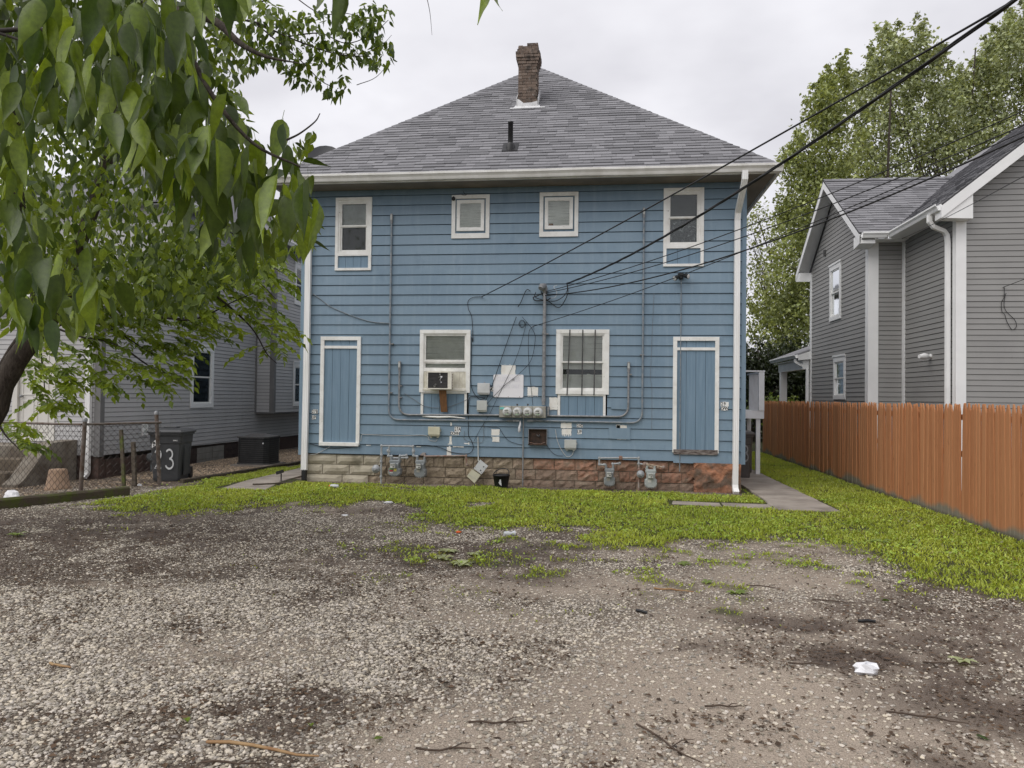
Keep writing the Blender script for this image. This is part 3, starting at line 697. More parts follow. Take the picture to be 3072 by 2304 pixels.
def text_obj(txt, size, pl, u, z, d, mat, parent, name='lettering', depth=.002, squeeze=.8, shear=0, align='CENTER'):
    cu = bpy.data.curves.new('t', 'FONT'); cu.body = txt; cu.size = size; cu.extrude = depth/2; cu.align_x = align; cu.align_y = 'CENTER'; cu.shear = shear; cu.resolution_u = 3
    cu.offset = size*.018
    tmp = bpy.data.objects.new('t', cu); COL.objects.link(tmp); bpy.context.view_layer.update()
    me = bpy.data.meshes.new_from_object(tmp.evaluated_get(bpy.context.evaluated_depsgraph_get())); bpy.data.objects.remove(tmp, do_unlink=True); bpy.data.curves.remove(cu)
    c = pl(u, z, d)
    me.transform(Matrix((pl.u*squeeze, Vector((0, 0, 1)), pl.n)).transposed().to_4x4())
    me.materials.clear(); me.materials.append(mat); me.name = name
    o = mesh_obj(name, me, parent, c); return o
def shingle_roof(parent, poly3, name, expo=.14, wmin=.14, wmax=.45, nobj=300, seed=1, thick=.016):
    """tabs laid in courses on a sloping polygon: poly3[0]->poly3[1] is the eave"""
    r = random.Random(seed); A, B = Vector(poly3[0]), Vector(poly3[1]); eu = (B-A).normalized()
    nrm = None
    for p in poly3[2:]:
        nn = eu.cross(Vector(p)-A)
        if nn.length > 1e-3: nrm = nn.normalized()
    if nrm.z < 0: nrm = -nrm
    ev = nrm.cross(eu); 
    if ev.z < 0: ev = -ev
    P2 = [((Vector(p)-A).dot(eu), (Vector(p)-A).dot(ev)) for p in poly3]
    deck = MB(); n = len(poly3); deck.prism([Vector(p) for p in poly3], nrm*0, nrm*-.03); roof = deck.obj(name, M['roof_felt'], parent)
    vmax = max(p[1] for p in P2); v = 0; made = 0; SV = []; SF = []; SC = []
    while v < vmax:
        top = min(v+expo*1.12, vmax); row = clip_poly(clip_poly(P2, 1, v-.012 if v > 0 else 0, False), 1, top, True)
        if len(row) < 3: v += expo; continue
        u = min(p[0] for p in row)-r.random()*.2; ue = max(p[0] for p in row); wob = r.uniform(-.004, .004)
        while u < ue:
            w = r.uniform(wmin, wmax); h = thick*(.7+.9*r.random()); lowdrop = r.uniform(-.006, .006)+wob
            P = clip_poly(clip_poly(row, 0, u+.0015, False), 0, u+w-.0015, True); u += w
            if len(P) < 3: continue
            def dep(vv): t = max(0., min(1., (vv-v)/(expo*1.12))); return .001+h*(1-t)+.0035
            vb = min(p[1] for p in P); Q = [(p[0], p[1]+(lowdrop if p[1] < vb+.002 else 0)) for p in P]
            k = len(Q); vs = [A+eu*a+ev*b+nrm*dep(b) for a, b in Q]+[A+eu*a+ev*b for a, b in Q]
            if (vs[1]-vs[0]).cross(vs[2]-vs[0]).dot(nrm) < 0:
                vs = vs[:k][::-1]+vs[k:][::-1]
            fs = [tuple(range(k))]+[(i, i+k, (i+1) % k+k, (i+1) % k) for i in range(k)]
            if made < nobj:
                MB().add(vs, fs).obj('shingle', M['shingle'], roof); made += 1
            else:
                b0 = len(SV); SV += vs; g = r.random()
                for f in fs: SF += [(b0+f[0], b0+f[i], b0+f[i+1]) for i in range(1, len(f)-1)]
                c = np.array((.15, .149, .157))*(1-g)+np.array((.27, .267, .28))*g; SC += [c]*len(vs)
        v += expo
    if SV: np_obj('shingle_field', np.array([tuple(x) for x in SV]), np.array(SF), M['shingle_field'], roof, np.array(SC), kind='stuff')
    return roof, nrm
def hip_caps(parent, a, b, w, step=.2):
    a, b = Vector(a), Vector(b); d = (b-a); L = d.length; d.normalize(); side = d.cross(Vector((0, 0, 1))).normalized(); up = side.cross(d).normalized()
    s = 0
    while s < L:
        p = a+d*s; q = a+d*min(L, s+step*1.2); h0, h1 = .034, .020; mb = MB()
        vs = [p-side*w-up*.05, p+up*h0, p+side*w-up*.05, q-side*w-up*.058, q+up*h1, q+side*w-up*.058]
        vs += [v-up*.012 for v in vs]
        mb.add(vs, [(0,1,4,3),(1,2,5,4),(6,9,10,7),(7,10,11,8),(0,6,7,1),(1,7,8,2),(3,4,10,9),(4,5,11,10),(0,3,9,6),(2,8,11,5)]); mb.obj('hip_cap', M['shingle'], parent); s += step

# ================================================================== BLUE HOUSE
XL, XR, ZS, ZB = -6.20, 2.68, 5.98, 0.555
HB = 17.0                                   # length of the house, hidden behind its front
house = thing('blue_house', ((XL+XR)/2, WALL, 0), 'two storey blue sided house with grey hip roof and boarded up doors', 'house')
FR = Plane((0, WALL, 0), (1, 0, 0), (0, -1, 0))
def rc(x0, y0, x1, y1):
    """a sighted rectangle on the blue wall -> (u0,u1,z0,z1)"""
    a, b, c, d = W(x0, y0), W(x1, y0), W(x0, y1), W(x1, y1)
    return ((a.x+c.x)/2, (b.x+d.x)/2, (c.z+d.z)/2, (a.z+b.z)/2)
WIN = dict(ul=rc(1008,594,1116,812), sl=rc(1356,586,1469,716), sr=rc(1619,578,1735,711), ur=rc(1990,565,2111,800), ll=rc(1260,990,1411,1245), lr=rc(1668,989,1827,1250))
DOOR = dict(l=rc(962,1010,1082,1334), r=rc(2018,1011,2156,1358))
openings = []
for k, (a, b, c, d) in list(WIN.items())+list(DOOR.items()):
    ins = .03
    lo = c
    openings.append((a+ins, b-ins, lo+ins, d-ins))
outl = [(XL, ZB), (XR, ZB), (XR, ZS), (XL, ZS)]
wall_front = siding(house, FR, outl, openings, .2035, ZB, M['blue'], M['blue_shade_core'], .026, .011)
RS = Plane((XR, WALL, 0), (0, 1, 0), (1, 0, 0)); LS = Plane((XL, WALL, 0), (0, 1, 0), (-1, 0, 0))
for pl in (RS, LS):
    siding(house, pl, [(.0, ZB), (HB, ZB), (HB, ZS), (.0, ZS)], [], .2035, ZB, M['blue'], M['blue_shade_core'])
mb = MB(); mb.box(XL+.02, XR-.02, WALL+HB-.02, WALL+HB, .2, ZS); mb.obj('wall', M['blue'], house)
for s, x in ((-1, XL), (1, XR)):            # corner boards of folded metal
    mb = MB(); x0, x1 = (x-.028, x+.055) if s < 0 else (x-.055, x+.028)
    mb.box(x0, x1, WALL-.028, WALL-.0005, ZB-.03, ZS-.02); mb.box(x-.028 if s < 0 else x+.0005, x-.0005 if s < 0 else x+.028, WALL+.0005, WALL+.06, ZB-.03, ZS-.02); mb.obj('corner_board', M['blue'], house)
# loose patched boards low on the wall
for (x0, y0, x1, y1) in ((2019,1368,2225,1390),(1826,1284,1891,1316),(1834,1196,1890,1227)):
    a, b, c, d = rc(x0, y0, x1, y1); mb = MB(); P = FR
    vs = [P(a, c, .040), P(b, c-.012, .038), P(b, d, .027), P(a, d, .026), P(a, c, .02), P(b, c-.012, .02), P(b, d, .02), P(a, d, .02)]
    mb.add(vs, [(0,1,2,3),(0,4,5,1),(1,5,6,2),(2,6,7,3),(3,7,4,0)]); mb.obj('patch_board', M['blue'], house)

# ---- foundation: rock-faced blocks in three courses, smooth cement at the left, ragged parging at the right
fb = MB(); fy = WALL+.055
fb.box(XL+.05, XR-.05, fy, fy+.2, -.35, ZB+.02); fb.box(XL+.05, XL+.25, fy+.2, WALL+HB-.1, -.35, ZB+.02); fb.box(XR-.25, XR-.05, fy+.2, WALL+HB-.1, -.35, ZB+.02)
found = fb.obj('foundation', M['mortar'], house)
def rock(x0, x1, z0, z1, y, dep, nx, nz, rough, seed):
    """block with a pillowed rough face; front at y-dep"""
    r = random.Random(seed); mb = MB(); V = []
    for j in range(nz+1):
        for i in range(nx+1):
            u, v = i/nx, j/nz; edge = min(u, 1-u)*nx*.9, min(v, 1-v)*nz*.9
            e = min(1, edge[0])*min(1, edge[1]); d = dep*(.5+.5*e)+(r.random()-.5)*rough*(.25+.75*e)
            V.append((x0+(x1-x0)*u+(r.random()-.5)*.01*e, y-d, z0+(z1-z0)*v+(r.random()-.5)*.012*e))
    Fs = [(j*(nx+1)+i, j*(nx+1)+i+1, (j+1)*(nx+1)+i+1, (j+1)*(nx+1)+i) for j in range(nz) for i in range(nx)]
    b = len(V); V += [(x0, y, z0), (x1, y, z0), (x1, y, z1), (x0, y, z1)]
    Fs += [(b, b+1, nx, 0), (b+1, b+2, (nz+1)*(nx+1)-1, nx), (b+2, b+3, nz*(nx+1), (nz+1)*(nx+1)-1), (b+3, b, 0, nz*(nx+1))]
    return mb.add(V, Fs)
xA, xB = W(1120, 1400).x, W(2085, 1400).x
zc = [(-.06, .118), (.134, .322), (.338, .545)]
for ci, (z0, z1) in enumerate(zc):
    x = xA-.15-(.2 if ci % 2 else 0)
    while x < xB+.1:
        w = random.choice((.40, .41, .39, .42, .205)); x1 = min(x+w, xB+.12)
        if x1-x > .08:
            t = sst(np.array((x+x1)/2), -1.75, -1.45)*.9
            k = random.uniform(.8, 1.15); red = random.random()
            col = (np.array((.46, .375, .27))*(1-t)+(np.array((.46, .23, .155)) if red > .25 and ci > 0 else np.array((.36, .25, .19)))*t)*k*(.85 if ci == 0 else 1)
            rock(x+.006, x1-.006, z0, z1, fy+.002, random.uniform(.035, .05), 5, 3, .05, random.randrange(9999)).obj('block', M['block'], found, color=tuple(col))
        x += w
def sheet(x0, x1, z0, z1, y, amp, nx, nz, seed, ragged=0, mat='parging', name='parging', parent=None, fr=2.6):
    r = np.random.default_rng(seed); u = np.linspace(x0, x1, nx+1); v = np.linspace(z0, z1, nz+1); U, V = np.meshgrid(u, v, indexing='ij')
    dd = amp*(fbm(U+seed, V*1.6, fr, seed)+.35*fbm(U, V, fr*4, seed+7)); Xr = U.copy()
    if ragged: Xr[0] += (vnoise(v*0, v, 9, seed)-.5)*ragged if x0 > -3 else 0; Xr[-1] += (vnoise(v*0+3, v, 9, seed)-.5)*ragged if x1 < 2 else 0
    P = np.stack([Xr, y-dd, V], -1).reshape(-1, 3); id_ = np.arange((nx+1)*(nz+1)).reshape(nx+1, nz+1)
    Fc = np.stack([id_[:-1,:-1], id_[1:,:-1], id_[1:,1:], id_[:-1,1:]], -1).reshape(-1, 4)
    return np_obj(name, P, Fc, M[mat], parent, smooth=True)
sheet(xB-.05, XR-.06, -.08, .54, fy-.025, .15, 70, 26, 21, .3, 'redparge', 'parging', found)
# smooth cement: courses still readable as large blocks with ridges of mortar
xC = W(1140, 1400).x
for z0, z1, xs in ((.345, .54, (XL+.08, -5.42, -4.85, xC)), (.14, .335, (XL+.08, -5.72, -5.15, xC-.12)), (-.08, .13, (XL+.08, -5.3, xC-.25))):
    for a, b in zip(xs[:-1], xs[1:]): rock(a+.006, b-.006, z0, z1, fy+.004, .075, 6, 3, .012, random.randrange(999)).obj('block', M['parging'], found)

# ---- roof: hip front with courses, hips, gutter, soffit
EY, EZ = 14.12, 6.10; GL, GR = -6.72, 3.20; AP = Vector((-1.76, EY+4.96, 10.30)); AB = Vector((-1.76, WALL+HB+.6-4.96, 10.30)); BY = WALL+HB+.6
roof, rn = shingle_roof(house, [(GL, EY, EZ), (GR, EY, EZ), AP], 'roof', seed=5)
shingle_roof(house, [(GR, EY, EZ), (GR, BY, EZ), AB, AP], 'roof', nobj=0, seed=6, expo=.28, wmin=.3, wmax=.9)
shingle_roof(house, [(GL, BY, EZ), (GL, EY, EZ), AP, AB], 'roof', nobj=0, seed=7, expo=.28, wmin=.3, wmax=.9)
hip_caps(roof, (GR-.04, EY+.03, EZ+.01), AP, .13); hip_caps(roof, (GL+.04, EY+.03, EZ+.01), AP, .13); hip_caps(roof, AP, AB, .14, .3)
mb = MB(); mb.box(GL+.08, GR-.08, EY+.06, WALL-.03, ZS-.012, ZS+.012); mb.box(XR+.03, GR-.08, WALL-.025, BY-.06, ZS-.012, ZS+.012); mb.box(GL+.08, XL-.03, WALL-.025, BY-.06, ZS-.012, ZS+.012)
mb.obj('soffit', M['soffit'], house)
def gutter(a, b, out, h=.125, w=.115, mat='gutter', parent=None):
    """K-profile gutter swept from a to b; out = horizontal outward direction; a,b at its top back edge"""
    a, b, out = Vector(a), Vector(b), Vector(out); up = Vector((0, 0, 1))
    prof = [(0, 0), (0, -h), (w*.55, -h), (w*.62, -h*.86), (w*.72, -h*.6), (w*.92, -h*.36), (w, -h*.3), (w, -.005), (w*.93, 0), (w*.93, -.014), (w*.86, -.014), (w*.86, -h*.34), (w*.6, -h*.62), (w*.5, -h*.93), (.012, -h*.93), (.012, 0)]
    n = len(prof); vs = []; d = b-a; L = d.length; seg = max(1, int(L/.9)); r = random.Random(int(L*100))
    for k in range(seg+1):
        dip = r.uniform(-.006, .006) if 0 < k < seg else 0
        for x, z in prof: vs.append(a+d*(k/seg)+out*(x+dip*.5)+up*(z+dip))
    fs = [(k*n+i, k*n+(i+1) % n, (k+1)*n+(i+1) % n, (k+1)*n+i) for k in range(seg) for i in range(n)]
    fs += [tuple(range(n)), tuple(range(seg*n+n-1, seg*n-1, -1))]
    return MB().add(vs, fs).obj('gutter', M[mat], parent)
mb = MB(); mb.box(GL+.02, GR-.02, EY+.02, EY+.058, ZS-.03, EZ-.01); mb.box(GR-.058, GR-.02, EY+.0585, BY, ZS-.03, EZ-.01); mb.box(GL+.02, GL+.058, EY+.0585, BY, ZS-.03, EZ-.01); mb.obj('fascia', M['gutter'], house)
gutter((GL-.02, EY+.018, EZ+.015), (GR+.03, EY+.018, EZ+.005), (0, -1, 0), .14, .12, parent=house)
gutter((GR-.018, EY+.07, EZ+.01), (GR-.018, BY, EZ+.01), (1, 0, 0), .12, .08, parent=house)
# ---- downspouts: ribbed rectangular tubes with elbows
def spout(path, w, t, mat, parent, ribs=True, up=None, name='downspout', label=None):
    """rectangular pipe along a path lying in a plane facing -y (or +-x)"""
    mb = MB(); pts = [Vector(p) for p in path]; prof = [(-w/2, -t/2), (w/2, -t/2), (w/2, t/2), (-w/2, t/2)]
    if ribs:
        prof = []
        k = 6
        for i in range(k+1):
            x = -w/2+w*i/k; prof.append((x, -t/2+(.006 if i % 2 else 0)))
        prof += [(w/2, t/2), (-w/2, t/2)]
    wx = Vector(up or (1, 0, 0)); n = len(prof); vs = []
    for i, p in enumerate(pts):
        d = (pts[min(i+1, len(pts)-1)]-pts[max(i-1, 0)]).normalized(); fy_ = wx.cross(d).normalized()
        if fy_.dot(Vector((0, 1, 0))) < 0 and abs(fy_.y) > .3: fy_ = -fy_
        if up and fy_.dot(Vector((1, 0, 0))) < 0 and abs(fy_.x) > .3: fy_ = -fy_
        for x, y in prof: vs.append(p+wx*x+fy_*y)
    fs = [(k*n+i, k*n+(i+1) % n, (k+1)*n+(i+1) % n, (k+1)*n+i) for k in range(len(pts)-1) for i in range(n)]
    fs += [tuple(range(n)), tuple(range((len(pts)-1)*n+n-1, (len(pts)-1)*n-1, -1))]
    return mb.add(vs, fs).obj(name, M[mat], parent)
dx = W(2208, 900).x; yb = WALL-.085
spout([(dx+.03, EY-.04, EZ-.11), (dx+.03, EY-.03, EZ-.26), (dx+.025, EY+.06, EZ-.38), (dx+.012, EY+.30, EZ-.58), (dx+.004, yb-.04, EZ-.74), (dx, yb, EZ-.9), (dx, yb, 2.0), (dx-.01, yb, .14), (dx-.01, yb-.03, .06), (dx-.005, yb-.12, -.005)], .105, .085, 'downspout', house)
dxl = W(928, 900).x
sp_l = spout([(dxl, EY-.04, EZ-.11), (dxl, EY-.03, EZ-.26), (dxl, EY+.06, EZ-.38), (dxl, EY+.30, EZ-.58), (dxl, yb-.04, EZ-.74), (dxl, yb, EZ-.9), (dxl, yb, 2.0), (dxl-.015, yb, .22)], .115, .085, 'downspout', house)
mb = MB(); mb.box(dxl-.055, dxl+.03, yb-.04, yb+.045, -.05, .23); mb.obj('drain_boot', M['black'], sp_l)

# ---- windows
def window_unit(key, trim_w, glass_box, kind, label):
    a, b, c, d = WIN[key]
    w = bpy.data.objects.new('window', None); w.empty_display_size = .1; w.location = FR((a+b)/2, c); link(w, house); WLOC[w.name] = Vector(w.location); w['label'] = label
    return w, a, b, c, d
def sash_pane(w, pl, u0, u1, z0, z1, d, fw=.035, inner=None, sp=.03, tilt=.5):
    mb = MB(); frame(mb, pl, u0, u1, z0, z1, fw, d-.02, d+.012); mb.obj('sash', M['sash'], w)
    mb = MB(); pbox(mb, pl, u0+fw-.004, u1-fw+.004, z0+fw-.004, z1-fw+.004, d-.008, d-.004); mb.obj('pane', M['glass'], w)
    if inner == 'blind': blind(pl, u0+fw, u1-fw, z0+fw, z1-fw, d-.035, M['blind'], w, sp, min(tilt, .35))
    elif inner:
        mb = MB(); pbox(mb, pl, u0+fw-.003, u1-fw+.003, z0+fw-.003, z1-fw+.003, d-.06, d-.045); mb.obj('curtain', M[inner], w)
def boards(pl, u0, u1, z0, z1, d, n, parent, name='board'):
    w = (u1-u0)/n
    for i in range(n):
        mb = MB(); j = random.uniform(-.001, .002); pbox(mb, pl, u0+i*w+.003, u0+(i+1)*w-.003, z0, z1, d-.015, d+j); mb.obj(name, M['blueboard'], parent)
# upper windows with a boarded apron below
for key, inner_top, inner_bot, lab in (('ul', 'curtain', 'screen', 'upper window with grey film and dark lower sash'), ('ur', 'screen', 'plastic_film', 'upper window with wrinkled plastic in the lower sash')):
    w, a, b, c, d = window_unit(key, .05, None, None, lab)
    ap = c+.20*(d-c) if key == 'ul' else c+.23*(d-c)
    reveal(FR, a+.03, b-.03, c+.03, d-.03, .22, M['dark_room'], w)
    mb = MB(); frame(mb, FR, a, b, c, d, .06, .002, .045, .05, .055); pbox(mb, FR, a+.06, b-.06, ap, ap+.05, .001, .042); mb.obj('trim', M['trim'], w)
    mb = MB(); frame(mb, FR, a+.055, b-.055, ap+.045, d-.05, .045, -.01, .028, .05, .05); mb.obj('frame', M['trim'], w)
    mid = (ap+.1+d-.1)/2+.01; u0, u1 = a+.10, b-.10
    sash_pane(w, FR, u0, u1, mid-.005, d-.10, .005, .03, inner_top); sash_pane(w, FR, u0, u1, ap+.095, mid+.01, -.012, .03, inner_bot)
    boards(FR, a+.058, b-.058, c+.048, ap+.002, .012, 4 if key == 'ul' else 3, w)
for key, lab in (('sl', 'small upper window left of the pair, in a wide white frame'), ('sr', 'small upper window with blinds and a brown block on its ledge')):
    w, a, b, c, d = window_unit(key, .07, None, None, lab)
    reveal(FR, a+.03, b-.03, c+.03, d-.03, .22, M['dark_room'], w)
    mb = MB(); frame(mb, FR, a, b, c, d, .075, .002, .045, .10, .075); mb.obj('trim', M['trim'], w)
    mb = MB(); pbox(mb, FR, a+.05, b-.05, c+.07, d-.05, -.02, .003)
    boards(FR, a+.073, b-.073, c+.098, d-.073, .004, 3, w)
    i = .105; mb = MB(); frame(mb, FR, a+i, b-i, c+i+.045, d-i, .055, .004, .05, .055, .055); mb.obj('frame', M['trim'], w)
    u0, u1, z0, z1 = a+i+.05, b-i-.05, c+i+.095, d-i-.05
    mb = MB(); pbox(mb, FR, u0, u1, z0, z1, .0065, .008); mb.obj('backing', M['dark_room'], w)
    blind(FR, u0, u1, z0, z1, .021, M['blind'], w, .022, .3)
    mb = MB(); frame(mb, FR, u0-.002, u1+.002, z0-.002, z1+.002, .022, .03, .042); mb.obj('sash', M['sash'], w)
    if key == 'sr': mb = MB(); mb.bbox(u0+.03, u0+.12, WALL-.0325, WALL-.023, z0+.022, z0+.065, .002); mb.obj('brown_block', M['wood'], w)
    mb = MB(); pbox(mb, FR, u0+.02, u1-.02, z0+.02, z1-.02, .034, .036); mb.obj('pane', M['glass'], w)
# lower left window with the cooler, lower right with bars
w, a, b, c, d = window_unit('ll', .05, None, None, 'lower window whose raised sash holds an air conditioner'); WLL = w
sill = W(1330, 1176).z
reveal(FR, a+.03, b-.03, c+.03, d-.03, .25, M['dark_room'], w)
mb = MB(); frame(mb, FR, a, b, sill-.01, d, .075, .002, .05, .06, .07); mb.obj('trim', M['trim'], w)
mb = MB(); frame(mb, FR, a+.03, b-.06, c, sill-.012, .05, .002, .03, .012, .02); mb.obj('apron_trim', M['trim'], w)
boards(FR, a+.08, b-.11, c+.012, sill-.03, .012, 5, w)
u0, u1 = a+.075, b-.075; mid = W(1330, 1083).z; sb = W(1330, 1108).z
mb = MB(); frame(mb, FR, u0-.02, u1+.02, sill+.04, d-.06, .03, -.01, .035); mb.obj('frame', M['trim'], w)
sash_pane(w, FR, u0, u1, mid-.02, d-.075, .006, .045, 'blind', .028, .55); sash_pane(w, FR, u0, u1, sb-.02, mid-.015, -.01, .035, 'blind', .028, .55)
mb = MB(); pbox(mb, FR, u0, u1, sb-.045, sb+.03, -.005, .034); mb.obj('sash_rail', M['sash'], w)
w, a, b, c, d = window_unit('lr', .05, None, None, 'lower window behind three iron bars with bent blinds'); WLR = w
sill = W(1750, 1183).z
reveal(FR, a+.03, b-.03, c+.03, d-.03, .25, M['dark_room'], w)
mb = MB(); frame(mb, FR, a, b, sill, d, .085, .002, .05, .075, .075); mb.obj('trim', M['trim'], w)
mb = MB(); frame(mb, FR, a+.04, b-.06, c, sill-.002, .05, .002, .03, .02, .03); mb.obj('apron_trim', M['trim'], w)
boards(FR, a+.09, b-.11, c+.02, sill-.03, .012, 5, w)
u0, u1 = a+.085, b-.085; mid = W(1750, 1087).z; z0, z1 = sill+.075, d-.075
mb = MB(); frame(mb, FR, u0-.005, u1+.005, z0-.004, z1+.004, .03, -.01, .036); mb.obj('frame', M['trim'], w)
sash_pane(w, FR, u0+.02, u1-.02, mid-.01, z1-.02, .008, .03, 'blind', .026, .95); sash_pane(w, FR, u0+.02, u1-.02, z0+.02, mid+.01, -.01, .03, None)
blind(FR, u0+.05, u1-.05, mid-.13, mid-.02, -.06, M['blind'], w, .026, .3); blind(FR, u0+.05, u1-.05, z0+.05, mid-.24, -.045, M['blind'], w, .026, .3)
for p, q in (((1740, 1162), (1762, 1122)), ((1762, 1122), (1800, 1130)), ((1762, 1122), (1800, 1136))):
    mb = MB(); mb.beam(W(*p, -.048), W(*q, -.048), .012, .012); mb.obj('broken_slat', M['blind'], w)
for x0, x1 in ((1710, 1701), (1748.5, 1745.5), (1786, 1782)):
    p, q = W(x0, 989, .052), W(x1, 1186, .052); mb = MB(); mb.beam(p, q, .024, .010, (0, 1, 0)); br = mb.obj('bar', M['bar'], WLR)

# ---- boarded doors
for key, lab, n in (('l', 'boarded blue door with white trim left of the meters', 4), ('r', 'boarded blue door with a rotten black threshold', 4)):
    a, b, c, d = DOOR[key]; dr = bpy.data.objects.new('door', None); dr.location = FR((a+b)/2, c); link(dr, house); WLOC[dr.name] = Vector(dr.location); dr['label'] = lab
    mb = MB(); pbox(mb, FR, a+.02, b-.02, c+.02, d-.02, -.03, -.012); mb.obj('backing', M['blue_shade_core'], dr)
    tr = d-.245 if key == 'l' else d-.26
    mb = MB(); frame(mb, FR, a, b, c, d, .075, .002, .045, .05 if key == 'l' else .012, .075); mb.obj('trim', M['trim'], dr)
    mb = MB(); pbox(mb, FR, a+.075, b-.075, tr, tr+.055, .0, .04); mb.obj('transom_bar', M['trim'], dr)
    boards(FR, a+.07, b-.07, c+.04, tr+.01, .014, n, dr); boards(FR, a+.07, b-.07, tr+.05, d-.07, .010, 4, dr, 'transom_board')
    mb = MB()
    if key == 'l': pbox(mb, FR, a+.01, b-.01, c-.02, c+.045, .046, .075); mb.obj('threshold', M['trim'], dr)
    else:
        pbox(mb, FR, a+.02, b-.02, c-.035, c+.06, .02, .06); mb.obj('threshold', M['rotwood'], dr)

# ---- chimney, brick by brick
def on_roof(px, py):
    d = ray(px, py); p0 = Vector((GL, EY, EZ)); t = (p0-EYEV).dot(rn)/d.dot(rn); return EYEV+d*t
cb_ = on_roof(1582, 322); cw = .44; cyf = cb_.y; cx0 = cb_.x-cw/2; ctop = onY(1582, 148, cyf).z; cz0 = cb_.z-.15
ch = MB(); ch.box(cx0+.02, cx0+cw-.02, cyf+.02, cyf+cw-.02, cz0, ctop+.02); chim = ch.obj('chimney', M['mortar'], house)
z = cz0; bh = .068; row = 0; nrow = int((ctop-cz0)/bh)
crown = {nrow-4: .015, nrow-3: .035, nrow-2: .055, nrow-1: .06}
for row in range(nrow+3):
    z = cz0+row*bh; gr = crown.get(row, .045 if row >= nrow else 0)
    if row > nrow-1: gr = .03 if row == nrow else .01
    x0, x1, y0, y1 = cx0-gr, cx0+cw+gr, cyf-gr, cyf+cw+gr; L = .205; off = 0 if row % 2 else .105
    for face in range(4):
        horiz = face in (0, 2); s0, s1 = (x0, x1) if horiz else (y0+.1, y1-.1); s = s0-off if horiz else s0-off
        while s < s1-.02:
            p, q = max(s, s0), min(s+L, s1); s += L
            if q-p < .03: continue
            if row > nrow and random.random() < .35: continue
            if row == nrow+2 and (horiz and p < x0+.12): continue
            j = random.uniform(-.004, .005); mb = MB()
            if face == 0: mb.box(p+.004, q-.004, y0-j, y0+.1, z+.004, z+bh-.004)
            elif face == 2: mb.box(p+.004, q-.004, y1-.1, y1+j, z+.004, z+bh-.004)
            elif face == 1: mb.box(x1-.1, x1+j, p+.004, q-.004, z+.004, z+bh-.004)
            else: mb.box(x0-j, x0+.1, p+.004, q-.004, z+.004, z+bh-.004)
            mb.obj('brick', M['brick'], chim)
# flashing folded up the brick and out over the shingles
sl = Vector((0, 4.96, 4.20)).normalized(); b0 = Vector((cb_.x, cb_.y, cb_.z))
def fl(u, v, n=.02): return b0+Vector((u, 0, 0))+sl*v+rn*n
mb = MB(); hw = cw/2
mb.prism([fl(-hw-.09, -.10), fl(hw+.09, -.10), fl(hw+.05, .06), fl(-hw-.05, .06)], rn*0, rn*.012)
mb.prism([fl(-hw-.17, -.16), fl(hw+.19, -.14), fl(hw+.19, -.10), fl(-hw-.16, -.11)], rn*.004, rn*.02)
mb.prism([Vector((cx0-.012, cyf-.02, cb_.z-.02)), Vector((cx0+cw+.012, cyf-.02, cb_.z-.02)), Vector((cx0+cw+.012, cyf-.02, cb_.z+.13)), Vector((cx0+cw*.72, cyf-.02, cb_.z+.10)), Vector((cx0+cw*.3, cyf-.02, cb_.z+.09)), Vector((cx0+.04, cyf-.02, cb_.z+.17)), Vector((cx0-.012, cyf-.02, cb_.z+.19))], (0, 0, 0), (0, -.012, 0))
for s, xx in ((-1, cx0-.02), (1, cx0+cw+.02)):
    mb.prism([Vector((xx, cyf-.03, cb_.z-.03)), Vector((xx, cyf+cw+.05, cb_.z+.37)), Vector((xx, cyf+cw+.05, cb_.z+.60)), Vector((xx, cyf+.10, cb_.z+.32)), Vector((xx, cyf-.03, cb_.z+.20))], (0, 0, 0), (s*.01, 0, 0))
mb.obj('flashing', M['flash'], chim)
# vent pipe with boot
vp = on_roof(1531, 447); mb = MB(); mb.lathe(vp+Vector((0, 0, -.1)), [(.095, 0), (.095, .16), (.065, .22)], 14); mb.prism([vp+Vector((-.16, -.12, -.095)), vp+Vector((.16, -.12, -.095)), vp+Vector((.16, .2, .18)), vp+Vector((-.16, .2, .18))], rn*.006, rn*.022)
ventp = mb.obj('vent_boot', M['black'], roof); mb = MB(); mb.lathe(vp, [(.052, 0), (.052, .52), (.058, .52), (.058, .56), (.05, .56)], 14); mb.obj('vent_pipe', M['black'], roof)
# ================================================================== THINGS ON AND AGAINST THE BLUE WALL
def Q(ox, oy, s): return lambda x, y: (ox+x*s, oy+y*s)
q1, q2, q3, q4 = Q(880,500,.31646), Q(1560,500,.31646), Q(880,950,.31646), Q(1560,950,.31646)
q5, qa, qb, qc = Q(1200,950,.27125), Q(1100,1300,.18083), Q(1760,1340,.22604), Q(1460,1180,.18083)
def w_(q, x, y, off=.05): return W(*q(x, y), off)
def bend(pts, r=.12, n=5):
    """round the corners of a pipe run"""
    P = [Vector(p) for p in pts]; out = [P[0]]
    for i in range(1, len(P)-1):
        a, b = (P[i-1]-P[i]), (P[i+1]-P[i]); k = min(r, a.length*.45, b.length*.45); a.normalize(); b.normalize()
        for j in range(n+1):
            t = j/n; p0, p1, p2 = P[i]+a*k, P[i], P[i]+b*k; out.append(p0*(1-t)**2+p1*2*t*(1-t)+p2*t*t)
    return out+[P[-1]]
def snap(pts):
    """keep near-vertical and near-horizontal runs straight"""
    P = [Vector(p) for p in pts]
    for i in range(len(P)-1):
        d = P[i+1]-P[i]
        if abs(d.x) < .06*abs(d.z): P[i+1].x = P[i].x
    return P
